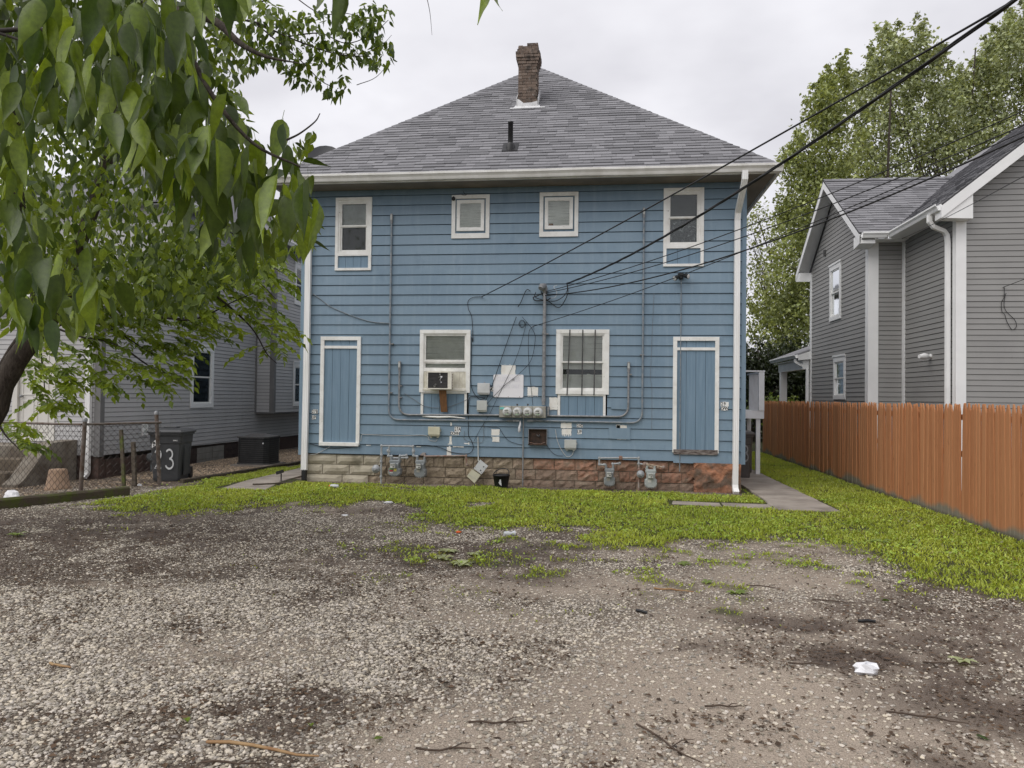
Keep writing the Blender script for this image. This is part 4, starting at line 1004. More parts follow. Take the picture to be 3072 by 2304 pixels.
def conduit(pts, r, label, mat='bluepipe', head=True, mat2='galv', clamps=()):
    P = snap(pts); t = thing('conduit', (P[-1].x, WALL, P[-1].z), label, 'conduit', 'electrical conduits on the blue wall')
    mb = MB(); mb.tube(bend(P, .22, 7), r, 10); mb.obj('pipe', M[mat], t)
    if head:
        h = P[0]; mb = MB(); mb.bbox(h.x-r*1.35, h.x+r*1.35, h.y-r*1.7, h.y+r*1.2, h.z-.02, h.z+.15, .012); hd = mb.obj('fitting', M[mat2], t)
        mb = MB(); mb.box(h.x-r*.8, h.x+r*.8, h.y-r*2.0, h.y-r*1.69, h.z+.02, h.z+.12); mb.obj('cover', M['greybox'], hd)
        mb = MB(); mb.lathe(Vector((h.x, h.y, h.z-.05)), [(r*1.4, 0), (r*1.4, .04)], 10); mb.obj('coupling', M[mat2], t)
    for c in clamps:
        p = w_(*c, .035); mb = MB(); mb.box(p.x-.022, p.x+.06, p.y-.03, p.y+.025, p.z-.012, p.z+.012); mb.obj('strap', M['galv'], t)
    return t
conduit([w_(q1, 932, 515), w_(q1, 925, 1400), w_(q3, 915, 977), w_(q3, 2140, 988)], .019, 'tall conduit rising left of the air conditioner window', clamps=((q3, 925, 258), (q3, 912, 720)))
conduit([w_(q3, 1007, 490), w_(q3, 1003, 700), w_(q3, 1003, 930), w_(q3, 1960, 934)], .02, 'short conduit left of the air conditioner with a white capped end', 'galv', clamps=((q3, 1003, 765), (q3, 1003, 655)))
conduit([w_(q2, 1175, 460), w_(q2, 1162, 1200), w_(q4, 1140, 1008), w_(q4, 100, 985)], .019, 'tall conduit rising between the barred window and the right door', clamps=((q4, 1148, 362),))
conduit([w_(q4, 1030, 500), w_(q4, 1030, 700), w_(q4, 1032, 950), w_(q4, 255, 940)], .02, 'short conduit beside the barred window', 'galv', clamps=((q4, 1030, 548),))
# service mast with weatherhead
mt, mbm = w_(q2, 232, 1180, .075), w_(q4, 225, 838, .075); mt.x = mbm.x = (mt.x+mbm.x)/2
mast = thing('service_mast', (mt.x, WALL, mbm.z), 'thick grey service mast running down into the meter cabinet', 'mast')
mb = MB(); mb.tube([mt, mbm], .034, 12); mb.obj('pipe', M['galv'], mast)
mb = MB(); mb.tube([mt+Vector((0, 0, -.03)), mt+Vector((0, -.01, .04)), mt+Vector((-.02, -.05, .09)), mt+Vector((-.05, -.10, .08)), mt+Vector((-.07, -.14, .03))], [.045, .06, .07, .062, .05], 12); mb.obj('weatherhead', M['galv'], mast)
for z in (.62, .25, .03):
    mb = MB(); p = mbm+Vector((0, 0, z*(mt.z-mbm.z))); mb.lathe(p, [(.042, 0), (.042, .06)], 12); mb.obj('collar', M['galv'], mast)
mb = MB(); p = w_(q5, 1605, 193, .04); mb.box(p.x-.05, p.x+.07, p.y-.05, p.y+.02, p.z-.012, p.z+.012); mb.obj('strap', M['galv'], mast)
# thin rods
P = snap([w_(q2, 1528, 1075, .04), w_(qb, 1245, 330, .04)]); conduit(P, .010, 'thin conduit dropping from the flood light past the right door', 'bluepipe', False)
P = snap([w_(q5, 1365, 1120, .05), w_(q5, 1360, 1560, .05), Vector((W(*q5(1360, 1560)).x, WALL-.03, 0))]); conduit(P, .014, 'thin ground rod below the meter cabinet', 'galv', False)
# meter cabinet with four meters
a, b = w_(q5, 1107, 985, 0), w_(q5, 1632, 1120, 0); z0, z1 = b.z, a.z
bank = thing('meter_cabinet', ((a.x+b.x)/2, WALL, z0), 'steel cabinet holding a row of four round electric meters', 'meter cabinet')
xs = [w_(q5, x, 1055, 0).x for x in (1107, 1244, 1358, 1472, 1620)]
for i in range(4):
    mb = MB(); mb.bbox(xs[i]+.002, xs[i+1]-.002, WALL-.155-.004*(i % 2), WALL-.024, z0, z1, .008); mb.obj('compartment', M['metersteel'], bank)
    cx, cz = w_(q5, (1187, 1300, 1412, 1528)[i], 1055, .15).x, w_(q5, 1300, 1055, .15).z
    mt_ = MB(); mt_.lathe((cx, WALL-.15, cz), [(.094, 0), (.094, .02), (.084, .03), (.080, .085), (.06, .097)], 24, 'y'); me_ = mt_.obj('meter', M['palebox'], bank)
    mb = MB(); mb.lathe((cx, WALL-.247, cz), [(.062, 0), (.058, .006)], 20, 'y'); mb.obj('glass_face', M['dial'], me_)
    mb = MB(); yy = WALL-.2545; mb.box(cx-.032, cx+.026, yy, yy+.003, cz+.016, cz+.032); mb.box(cx-.05, cx-.04, yy, yy+.003, cz+.018, cz+.028); mb.box(cx-.045, cx+.04, yy, yy+.003, cz-.022, cz-.012)
    mb.box(cx+.012, cx+.036, yy-.0005, yy+.0025, cz-.028, cz-.006); mb.obj('readout', M['ink'], me_)
    mb = MB(); mb.box(cx-.03, cx+.03, yy, yy+.003, cz-.048, cz-.036); mb.obj('band', M['greenband'], me_)
mb = MB(); p = w_(q5, 1128, 1013, .16); mb.box(p.x-.045, p.x+.045, p.y-.004, p.y+.002, p.z-.02, p.z+.02); mb.obj('sticker', M['teal'], bank)
for x, y in ((1297, 985), (1414, 985)):
    p = w_(q5, x, y, .12); mb = MB(); mb.lathe(p+Vector((0, 0, 0)), [(.012, 0), (.018, .02), (.016, .04)], 8); mb.obj('seal', M['bar'], bank)
mb = MB(); p = w_(q5, 1640, 1050, .1); mb.box(p.x-.02, p.x+.012, p.y, p.y+.06, p.z-.09, p.z+.1); mb.obj('latch', M['galv'], bank)
mb = MB(); p, r_ = w_(q5, 1250, 1140, .06), w_(q5, 1320, 1160, .06); mb.box(p.x, r_.x, WALL-.10, WALL-.03, r_.z, p.z); mb.obj('junction', M['galv'], bank)
mb = MB(); p, r_ = w_(q5, 1410, 1140, .06), w_(q5, 1475, 1160, .06); mb.box(p.x, r_.x, WALL-.10, WALL-.03, r_.z, p.z); mb.obj('junction', M['galv'], bank)
# a rag hanging below
p = w_(q5, 1328, 1150, .12); mb = MB(); mb.tube([p, p+Vector((.005, 0, -.06)), p+Vector((-.012, -.01, -.13)), p+Vector((-.012, -.005, -.2)), p+Vector((-.02, 0, -.235))], [.006, .018, .024, .028, .008], 7); mb.obj('rag', M['bagwhite'], None, 'white twisted rag tied under the meter cabinet', 'rag')

# small boxes
def wallbox(q, x0, y0, x1, y1, dep, mat, label, feet=True, cover=None):
    a, b = w_(q, x0, y0, dep), w_(q, x1, y1, dep); t = thing('utility_box', ((a.x+b.x)/2, WALL, b.z), label, 'utility box')
    mb = MB(); mb.bbox(a.x, b.x, WALL-dep, WALL-.022, b.z, a.z, .008); mb.obj('body', M[mat], t)
    mb = MB(); mb.bbox(a.x-.008, b.x+.008, WALL-dep-.018, WALL-dep+.004, b.z+.03, a.z+.006, .006); mb.obj('lid', M[mat], t)
    if feet:
        for f in (.2, .8):
            x = a.x+(b.x-a.x)*f; mb = MB(); mb.lathe((x, WALL-dep*.55, b.z-.028), [(.022, 0), (.022, .03)], 8); mb.obj('gland', M[mat], t)
    mb = MB(); mb.box((a.x+b.x)/2-.012, (a.x+b.x)/2+.012, WALL-.035, WALL-.021, a.z, a.z+.03); mb.obj('tab', M['galv'], t)
    mb = MB(); zc_ = (a.z+b.z)/2+.02; mb.box(b.x+.002, b.x+.022, WALL-dep*.8, WALL-dep*.5, zc_-.015, zc_+.015); mb.obj('hasp', M[mat], t)
    return t
wallbox(q5, 862, 738, 988, 862, .12, 'palebox', 'pale square utility box right of the air conditioner window', False)
wallbox(q5, 855, 930, 957, 1055, .09, 'greybox', 'grey utility box under the pale one beside the meter cabinet', False)
wallbox(q5, 317, 1220, 436, 1325, .10, 'beigebox', 'beige utility box above the left gas meters')
wallbox(q5, 1823, 1362, 1946, 1472, .10, 'greybox', 'grey green utility box between the meter cabinet and the right gas meters')
# open rusted box
a, b = w_(q5, 1420, 1238, .09), w_(q5, 1625, 1412, .09); t = thing('open_box', ((a.x+b.x)/2, WALL, b.z), 'open rusty meter box with a dark empty inside', 'electrical box')
mb = MB(); y0, y1 = WALL-.10, WALL-.02; th = .008
mb.box(a.x, b.x, y0, y1, a.z-th, a.z); mb.box(a.x, a.x+th, y0, y1, b.z, a.z-th); mb.box(b.x-th, b.x, y0, y1, b.z, a.z-th); mb.obj('case', M['galv'], t)
mb = MB(); mb.box(a.x+th, b.x-th, y1-.01, y1, b.z, a.z-th); mb.obj('back', M['rustbox'], t)
mb = MB(); mb.box(a.x, b.x, y0-.01, y1, b.z-.02, b.z); mb.obj('bottom', M['rustbox'], t)
mb = MB(); cx, cz = (a.x+b.x)/2, (a.z+b.z)/2; mb.tube([(cx-.02, y1-.012, cz+.03), (cx-.02, y0+.03, cz+.03), (cx+.02, y0+.02, cz)], .012, 7); mb.tube([(cx+.03, y1-.012, cz+.04), (cx+.03, y0+.03, cz+.0)], .009, 7); mb.obj('socket', M['bar'], t)
mb = MB(); mb.tube([(a.x+.03, y0-.008, b.z+.035), (cx-.05, y0-.012, b.z+.004), (cx+.06, y0-.012, b.z+.006), (b.x-.04, y0-.008, b.z+.04)], .006, 6); mb.obj('strap', M['rusty'], t)
# hanging boxes: a knocked-out plate and a beige case dangling off a pipe
ht = thing('hanging_box', tuple(w_(qa, 1800, 830, .1)), 'knocked loose electrical box dangling askew above the bucket', 'electrical box')
for nm, C4, mat, dep in (('plate', ((1880,440),(2010,545),(1905,680),(1775,585)), 'palebox', .06), ('case', ((1745,600),(1890,690),(1790,830),(1660,710)), 'beigebox', .13)):
    P = [w_(qa, *c, .12) for c in C4]; mb = MB(); mb.prism(P[::-1], Vector((0, 0, 0)), Vector((0, dep, 0))); o = mb.obj(nm, M[mat], ht)
    if nm == 'plate':
        for hx, hy in ((1940, 555), (1890, 615), (1868, 490), (1970, 575), (1905, 650), (1808, 560)):
            p = w_(qa, hx, hy, .125); mb = MB(); r_ = .014 if hx in (1940, 1890) else .006; mb.lathe(p, [(r_, 0), (r_*.9, .004)], 8, 'y'); mb.obj('knockout', M['ink'], o)
    else:
        ax = (P[0]-P[3]).normalized(); bx = (P[1]-P[0]); c0 = P[3]+ax*.05; mb = MB(); mb.beam(c0+Vector((0, -.003, 0)), c0+bx+Vector((0, -.003, 0)), .006, .004, (0, 1, 0)); mb.obj('seam', M['greybox'], o)
mb = MB(); mb.tube([w_(q5, 862, 1330, .03), w_(q5, 866, 1580, .05), w_(q5, 868, 1600, .1)], .011, 7); mb.obj('stub_pipe', M['greybox'], ht)

# window air conditioner with accordion panels
a, b = w_(q5, 298, 600, .30), w_(q5, 548, 803, .30); zt, zb_ = a.z, b.z; y0 = WALL-.30
xl, xr = a.x, b.x+.035
ac = thing('air_conditioner', ((xl+xr)/2, WALL, zb_), 'battered window air conditioner with torn grille held in the raised sash', 'air conditioner')
mb = MB(); mb.bbox(xl+.01, xr-.01, y0+.03, WALL+.02, zb_+.012, zt-.004, .012); body = mb.obj('case', M['acwhite'], ac)
mb = MB(); f_ = Plane((0, y0+.03, 0), (1, 0, 0), (0, -1, 0)); frame(mb, f_, xl, xr, zb_, zt, .022, -.01, .03, .02, .03); pbox(mb, f_, xr-.075, xr-.02, zb_+.02, zt-.03, -.01, .026); mb.obj('front_frame', M['acwhite'], ac)
mb = MB(); pbox(mb, f_, xl+.02, xr-.075, zb_+.02, zt-.03, -.004, .004); mb.obj('coil', M['accoil'], ac)
z = zb_+.035
while z < zt-.045:
    mb = MB(); e_ = random.uniform(-.003, .003); mb.obox(f_((xl+xr-.055)/2, z, .012), ((xr-.075-xl-.02)/2, 0, e_), (0, .009, .004), (0, .001, .002)); mb.obj('louvre', M['bar'], ac); z += .021
mb = MB()
for (cx_, cz_, s_) in ((.68, .72, 1), (.70, .45, .8), (.45, .14, 1)):
    px, pz = xl+(xr-xl)*cx_*.8, zb_+(zt-zb_)*cz_
    for k in range(5):
        an = random.uniform(0, 6.3); mb.add([f_(px, pz, .025), f_(px+.045*s_*cos(an), pz+.06*s_*sin(an), .035), f_(px+.04*s_*cos(an+.7), pz+.05*s_*sin(an+.7), .02)], [(0,1,2)])
    mb.obj('torn_foil', M['metalglint'], ac); mb = MB()
mb = MB(); sx = xr-.006
for k in range(9): zz = zb_+.04+k*(zt-zb_-.08)/9; mb.box(sx-.004, sx+.004, y0+.06, y0+.16, zz, zz+.012)
mb.obj('side_vent', M['rusty'], ac)
Apl = Plane((0, WALL-.012, 0), (1, 0, 0), (0, -1, 0)); u0, u1 = WIN['ll'][0]+.075, WIN['ll'][1]-.075; za_, zb2 = sill and W(1330, 1174).z+.045, W(1330, 1111).z
for s0, s1 in ((u0, xl+.035), (xr-.02, u1)):
    n_ = max(3, int((s1-s0)/.032)); vs = []
    for i in range(n_*2+1):
        uu = s0+(s1-s0)*i/(n_*2); dd = .022 if i % 2 else .004; vs += [Apl(uu, za_, dd), Apl(uu, zb2, dd)]
    mb = MB(); mb.add(vs, [(2*i, 2*i+2, 2*i+3, 2*i+1) for i in range(n_*2)]); mb.obj('accordion_panel', M['acwhite'], ac)
mb = MB(); pbox(mb, FR, u0, u1, W(1330, 1174).z+.01, za_, .0, .07); mb.obj('sill_board', M['acwhite'], ac)
# brown prop under it
P = [w_(q5, 430, 812, .20), w_(q5, 508, 812, .20), w_(q5, 522, 1055, .085), w_(q5, 452, 1055, .085)]
mb = MB(); mb.prism(P[::-1], (0, 0, 0), (0, .035, 0)); pr = mb.obj('prop_board', M['wood'], None, 'brown plank propping up the window air conditioner', 'plank')
# sign
s0, s1 = rc(*q5(1035, 640), *q5(1367, 893)), rc(*q5(1122, 530), *q5(1278, 640))
def rounded(u0, u1, z0, z1, r, n=4):
    P = []
    for cx, cz, a0 in ((u1-r, z0+r, -pi/2), (u1-r, z1-r, 0), (u0+r, z1-r, pi/2), (u0+r, z0+r, pi)):
        for k in range(n+1): P.append((cx+r*cos(a0+pi/2*k/n), cz+r*sin(a0+pi/2*k/n)))
    return P
sg = thing('parking_sign', FR((s0[0]+s0[1])/2, s0[2]), 'blank looking white sign with ghost letters above the meter cabinet', 'sign')
mb = MB(); mb.prism([FR(u, z, .034) for u, z in rounded(*s0, .03)], (0, -.004, 0), (0, .006, 0)); mb.obj('panel', M['signwhite'], sg)
for txt, fz, sz in (('CUSTOMER', .78, .115), ('PARKING ONLY', .48, .10)): text_obj(txt, sz, FR, (s0[0]+s0[1])/2, s0[2]+(s0[3]-s0[2])*fz, .0395, M['ghost'], sg, squeeze=.62 if len(txt) > 9 else .8)
for fu, fz in ((.12, .03), (.88, .03), (.5, .03), (.12, .97), (.88, .97)):
    p = FR(s0[0]+(s0[1]-s0[0])*fu, s0[2]+(s0[3]-s0[2])*fz, .039); mb = MB(); mb.lathe(p, [(.008, 0), (.006, .004)], 7, 'y'); mb.obj('screw', M['rusty'], sg)
# bare patches where signs were: ragged thin paint-free sheets
def patch(P, label=None, off=.0245, mat='barepatch', rag=.006, name='bare_patch'):
    Q_ = []
    for i in range(len(P)):
        a, b = P[i], P[(i+1) % len(P)]; n = max(1, int((Vector((b[0], b[1]))-Vector((a[0], a[1]))).length/.025))
        for k in range(n): t = k/n; Q_.append((a[0]+(b[0]-a[0])*t+random.uniform(-rag, rag), a[1]+(b[1]-a[1])*t+random.uniform(-rag, rag)))
    mb = MB(); mb.prism([FR(u, z, off) for u, z in Q_], (0, 0, 0), (0, .002, 0)); o = mb.obj(name, M[mat], wall_front); return o
def prect(q, x0, y0, x1, y1, **k): a, b, c, d = rc(*q(x0, y0), *q(x1, y1)); return patch([(a, c), (b, c), (b, d), (a, d)], **k)
for r_ in ((1412,778,1528,882), (1652,893,1745,1000), (1655,1000,1740,1030), (1013,1245,1103,1330), (1022,1330,1100,1385), (1122,530,1278,640)): prect(q5, *r_)
for r_ in ((1235,488,1412,580), (1245,590,1405,680), (2150,520,2212,600)): prect(qc, *r_)
prect(q4, 915, 1030, 1012, 1090); prect(q4, 922, 1090, 1012, 1165); prect(q5, 1747, 900, 1765, 1030, mat='green_tape', rag=.002)
for k in range(5): a = W(*qc(1262+k*32, 680)); patch([(a.x-.012, a.z), (a.x+.02, a.z), (a.x+.006, a.z-.04-.03*(k % 2))], rag=.003)
for r_ in ((1378,50,1412,130), (1372,130,1420,170), (1350,170,1425,205), (1365,205,1395,225), (1335,225,1405,300), (1330,300,1408,362), (1435,215,1612,228), (830,212,905,225), (0,192,70,200), (1690,148,1706,190), (1620,160,1692,175)): prect(qa, *r_, rag=.004)
prect(q5, 560, 1170, 576, 1205, rag=.003)
# peeling strip of trim under the cooler window
P = [w_(q5, 248, 1102, .035), w_(q5, 420, 1112, .07), w_(q5, 560, 1108, .05), w_(q5, 722, 1124, .035)]
mb = MB(); mb.tube(P, [.014, .022, .018, .012], 5, smooth=False); mb.obj('loose_trim', M['trim'], None, 'peeling white trim strip hanging below the air conditioner window', 'trim strip')
# number plates
def plate(q, x0, y0, x1, y1, txt, label, torn=(), extra=1.0):
    a, b, c, d = rc(*q(x0, y0), *q(x1, y1)); t = thing('number_plate', FR((a+b)/2, c), label, 'number plate', 'stick-on unit numbers'); n = len(txt); w = (b-a)/n
    for i, chh in enumerate(txt):
        mb = MB(); pbox(mb, FR, a+i*w+.001, a+(i+1)*w-.001, c+random.uniform(-.006, .006), d+random.uniform(-.006, .006), .022, .0255); tile = mb.obj('tile', M['platewhite'], t)
        if i not in torn and chh != ' ': text_obj(chh, (d-c)*1.15*extra, FR, a+(i+.5)*w, (c+d)/2, .0262, M['ink'], tile, squeeze=min(1., w/(d-c)*1.25))
    return t
plate(q3, 180, 880, 237, 918, '27B', 'number tiles reading 27B beside the left door'); plate(q3, 180, 937, 218, 972, 'UP', 'letter tiles reading UP under the 27B')
plate(q5, 605, 1220, 672, 1270, '27A', 'number tiles reading 27A below the air conditioner'); plate(q5, 560, 1272, 660, 1312, 'DOWN', 'peeling letter tiles reading DOWN under the 27A')
plate(qc, 1495, 510, 1600, 565, '29D', 'torn number tiles reading 29D right of the open rusty box'); plate(qc, 1505, 605, 1578, 675, 'UP', 'torn letter tiles reading UP under the 29D')
plate(q4, 1900, 808, 1977, 848, '29 ', 'number tiles reading 29 beside the right door'); plate(q4, 1903, 852, 1972, 888, 'OWN', 'letter tiles reading OWN under the 29')
plate(q5, 990, 780, 1038, 825, 'OC', 'letter tiles half hidden between the pale box and the white sign')
# flood light and security camera
p = w_(q2, 1525, 1045, .06); fl_ = thing('flood_light', tuple(p), 'black twin flood light on the wall under the upper right window', 'flood light')
mb = MB(); mb.lathe(p+Vector((0, .035, 0)), [(.05, 0), (.055, .03), (.03, .06)], 12, 'y'); mb.obj('base', M['black'], fl_)
for s in (-1, 1):
    a = p+Vector((s*.03, -.04, .02)); b = p+Vector((s*.13, -.12, -.01 if s > 0 else -.05)); mb = MB(); mb.tube([a, (a+b)/2, b], [.016, .04, .052], 10); h_ = mb.obj('lamp_head', M['black'], fl_)
    d_ = (b-a).normalized(); mb = MB(); mb.tube([b+d_*.002, b+d_*.012], [.046, .03], 10); mb.obj('lens', M['palebox'], h_)
mb = MB(); mb.bbox(p.x-.06, p.x+.06, p.y-.05, p.y+.03, p.z+.02, p.z+.07, .015); mb.obj('sensor', M['black'], fl_)
p = w_(q1, 1518, 305, .07); t = thing('security_camera', tuple(p), 'small black dome camera at the corner of the small left upper window', 'camera')
mb = MB(); mb.lathe(p+Vector((0, 0, -.035)), [(.01, 0), (.035, .012), (.042, .035), (.035, .06), (.02, .07)], 12); mb.obj('dome', M['black'], t); mb = MB(); mb.box(p.x-.015, p.x+.015, p.y, p.y+.05, p.z+.02, p.z+.05); mb.obj('bracket', M['black'], t)
# ---- gas meters
def gas_meter(q, x0, y0, x1, y1, mat, label, tilt=0, stickers=False):
    """diaphragm meter: body with rounded bottom, shoulder flange, dial box"""
    off = .20; a, b = w_(q, x0, y0, off), w_(q, x1, y1, off); cx, hw_, zt, zb_ = (a.x+b.x)/2, (b.x-a.x)/2, a.z, b.z
    t = thing('gas_meter', (cx, WALL-.2, zb_), label, 'gas meter', 'gas meters along the foundation')
    H_ = zt-zb_; prof = [(-hw_*.72, H_), (-hw_*.72, H_*.62), (-hw_, H_*.52), (-hw_, H_*.2), (-hw_*.82, H_*.06), (-hw_*.5, 0), (hw_*.5, 0), (hw_*.82, H_*.06), (hw_, H_*.2), (hw_, H_*.52), (hw_*.72, H_*.62), (hw_*.72, H_)]
    yf, yb_ = WALL-.27, WALL-.11; n = len(prof)
    def ring(y, k): return [(cx+x*k, y, zb_+H_*.45+(z-H_*.45)*k) for x, z in prof]
    rs = [ring(yf-.02, .8), ring(yf, .94), ring(yf+.03, 1), ring(yb_-.03, 1), ring(yb_, .9)]; mb = MB(); vs = sum(rs, [])
    fs = [tuple(range(n)), tuple(range(5*n-1, 4*n-1, -1))]+[(r*n+(i+1) % n, r*n+i, (r+1)*n+i, (r+1)*n+(i+1) % n) for r in range(4) for i in range(n)]
    mb.add(vs, fs); body = mb.obj('body', M[mat], t)
    mb = MB(); mb.bbox(cx-hw_*.85, cx+hw_*.85, yf+.005, yb_, zt-.02, zt+.05, .015); mb.obj('top_flange', M[mat], t)
    mb = MB(); mb.bbox(cx-hw_*.55, cx+hw_*.35, yf-.075, yf-.018, zt-.11, zt-.005, .008); dl = mb.obj('dial_box', M[mat], t)
    mb = MB(); mb.box(cx-hw_*.48, cx+hw_*.28, yf-.079, yf-.0755, zt-.1, zt-.014); df = mb.obj('dial', M['dial'], dl)
    mb = MB()
    for k in range(4): xx = cx-hw_*.38+k*hw_*.17; mb.box(xx, xx+hw_*.11, yf-.0815, yf-.0795, zt-.05, zt-.03)
    mb.box(cx-hw_*.1, cx+hw_*.2, yf-.0815, yf-.0795, zt-.085, zt-.068); mb.obj('digits', M['ink'], df)
    k = 0
    for i in range(10):
        an = pi+pi*i/9; bx, bz = cx+hw_*.86*cos(an), zb_+H_*.3+H_*.26*sin(an); mb = MB(); mb.lathe((bx, yf-.008, bz), [(.007, 0), (.006, .008)], 6, 'y'); mb.obj('bolt', M['palebox'], body)
    for s in (-1, 1):
        mb = MB(); mb.tube([(cx+s*hw_*.62, (yf+yb_)/2, zt+.045), (cx+s*hw_*.62, (yf+yb_)/2, zt+.12)], .022, 10); mb.tube([(cx+s*hw_*.62, (yf+yb_)/2, zt+.05), (cx+s*hw_*.62, (yf+yb_)/2, zt+.075)], .030, 8); mb.obj('swivel', M[mat], t)
    if stickers:
        for u0, u1, v0, v1, mm in ((-.7, -.15, .36, .48, 'red'), (-.7, -.15, .49, .60, 'greenband'), (-.05, .42, .38, .58, 'yellow'), (-.68, -.2, .24, .32, 'dial')):
            mb = MB(); mb.box(cx+hw_*u0, cx+hw_*u1, yf-.0225, yf-.0205, zb_+H_*v0, zb_+H_*v1); mb.obj('sticker', M[mm], t)
    else:
        mb = MB(); mb.box(cx-hw_*.5, cx+hw_*.05, yf-.0225, yf-.0205, zb_+H_*.38, zb_+H_*.58); mb.obj('sticker', M['dial' if mat == 'gaspale' else 'metersteel'], t)
    return t, cx, hw_, zt
g1 = gas_meter(qa, 372, 478, 575, 712, 'gasgrey', 'grey gas meter with red and yellow stickers', stickers=True)
g2 = gas_meter(qa, 800, 485, 990, 735, 'gasgrey', 'grey gas meter beside the rusty horizontal pipe')
g3 = gas_meter(qb, 228, 320, 378, 525, 'gasgrey', 'grey gas meter on the red blocks under the right manifold')
g4 = gas_meter(qb, 768, 335, 932, 552, 'gaspale', 'pale gas meter leaning near the right door')
def gpipe(runs, label, mat='gaspipe', extra=()):
    P0 = runs[0][1][0]; t = thing('gas_pipe', (P0.x, P0.y, P0.z), label, 'pipe')
    for nm, pts, r, mm in runs:
        mb = MB(); mb.tube(bend(pts, .05, 4), r, 10); mb.obj(nm, M[mm or mat], t)
        for p in pts[1:-1]:
            mb = MB(); mb.lathe(Vector(p)+Vector((0, 0, -r*1.4)), [(r*.8, 0), (r*1.45, r*.7), (r*1.45, r*2.1), (r*.8, r*2.8)], 10); mb.obj('elbow', M[mm or mat], t)
    for nm, c, r, ax, mm in extra:
        mb = MB()
        if ax == 'disc': mb.lathe(c, [(r*.35, -.05), (r*.9, -.035), (r, -.012), (r, .012), (r*.9, .035), (r*.4, .05), (r*.25, .10)], 16, 'y')
        else: mb.lathe(Vector(c)+Vector((0, 0, -r)), [(r*.7, 0), (r, r*.5), (r, r*1.5), (r*.7, r*2)], 10)
        mb.obj(nm, M[mm or mat], t)
    return t
o_ = .17
def A(x, y, o=o_): return W(*qa(x, y), o)
def B(x, y, o=o_): return W(*qb(x, y), o)
gr0 = A(238, 830); gr0.z = -.03; tp = A(248, 205)
y_m = WALL-.19
def sw(g, s): return Vector((g[1]+s*g[2]*.62, y_m, g[3]+.125))
gpipe([('riser', [gr0, A(246, 205), A(770, 215), A(775, 370), A(840, 385), sw(g2, -1)], .019, None), ('drop', [A(372, 205), A(372, 300), A(360, 375), A(415, 380), sw(g1, -1)], .019, None),
       ('outlet', [sw(g1, 1), A(555, 375), A(660, 365), A(670, 405), A(390, 412)], .019, None)], 'grey gas pipe manifold above the two left gas meters',
      extra=(('regulator', A(155, 590, .16), .085, 'disc', 'gaspipe'), ('valve', A(358, 290), .034, 'ball', None), ('valve', A(776, 295), .034, 'ball', None), ('union', A(246, 360), .03, 'ball', None), ('union', A(240, 470), .028, 'ball', None), ('union', A(238, 720), .03, 'ball', None)))
gpipe([('run', [sw(g2, 1), A(970, 380), A(1650, 372), A(1660, 520), A(1700, 540, .02)], .017, 'rusty')], 'rusty gas pipe running right from the second gas meter into the blocks', 'rusty')
br0 = B(690, 565); br0.z = -.03
gpipe([('header', [B(200, 238), B(168, 236), B(168, 150), B(690, 150), B(690, 225), B(740, 232)], .018, 'gaspipe'), ('inlet', [B(190, 238), B(230, 240), sw(g3, -1)], .018, 'gaspipe'), ('outlet', [sw(g3, 1), B(345, 228), B(440, 222)], .018, 'gaspipe'), ('riser', [br0, B(692, 300), B(690, 225)], .018, 'rusty')],
      'corroded gas pipe header above the two right gas meters', extra=(('valve', B(452, 150), .04, 'ball', 'rusty'), ('regulator', B(715, 365, .2), .075, 'disc', 'gaspipe'), ('union', B(440, 222), .028, 'ball', 'galv')))
gpipe([('bar', [B(745, 235), B(800, 232), B(1020, 275)], .018, 'oldgas'), ('bar', [B(805, 262), B(960, 285)], .013, 'oldgas'), ('inlet', [B(805, 232), sw(g4, -1)], .015, 'oldgas'), ('outlet', [B(960, 268), sw(g4, 1)], .015, 'oldgas')],
      'crooked stained pipes on top of the pale gas meter', extra=(('union', B(770, 232), .036, 'ball', 'rusty'), ('union', B(820, 245), .03, 'ball', 'oldgas'), ('union', B(945, 270), .03, 'ball', 'oldgas'), ('union', B(1020, 275), .032, 'ball', 'rusty')))
# broken brick and stub by the left meters
mb = MB(); p = A(930, 345, .1); mb.prism([A(880, 365, .1), A(970, 372, .1), A(968, 325, .1), A(925, 322, .1)][::-1], (0, 0, 0), (0, .07, 0)); mb.obj('broken_brick', M['rusty'], None, 'broken red brick wedged above the second gas meter', 'brick')
# bucket
bc = Vector((W(*qc(245, 1500), .3).x, WALL-.33, 0)); gzb = gz(bc.x, bc.y); s_ = onY(*qc(385, 1340), bc.y).x-onY(*qc(100, 1340), bc.y).x; R_ = s_/2; hB = onY(*qc(240, 1345), bc.y).z-gzb
bk = thing('bucket', (bc.x, bc.y, gzb), 'black plastic bucket with a white splash standing on the grass', 'bucket')
mb = MB(); mb.lathe((bc.x, bc.y, gzb), [(R_*.74, 0), (R_*.96, hB-.03), (R_, hB-.028), (R_, hB), (R_*.93, hB), (R_*.72, .02)], 24); mb.obj('pail', M['black'], bk)
mb = MB(); mb.tube([Vector((bc.x+R_*cos(an)*.9, bc.y+R_*.3*sin(an)-.02, gzb+hB+.015+.1*max(0, sin(an*1.0+.3)))) for an in np.linspace(-.25, pi-.1, 12)], .009, 7); mb.obj('handle', M['black'], bk)
mb = MB(); yk = bc.y-R_*.9
mb.add([(bc.x-.012, yk, gzb+.08), (bc.x+.03, yk, gzb+.05), (bc.x+.012, yk-.01, gzb+.18), (bc.x-.01, yk-.012, gzb+.17), (bc.x-.035, yk-.01, gzb+.12), (bc.x-.02, yk-.012, gzb+.13)], [(0,1,2,3), (0,3,5,4)]); mb.obj('splash', M['spray'], bk)

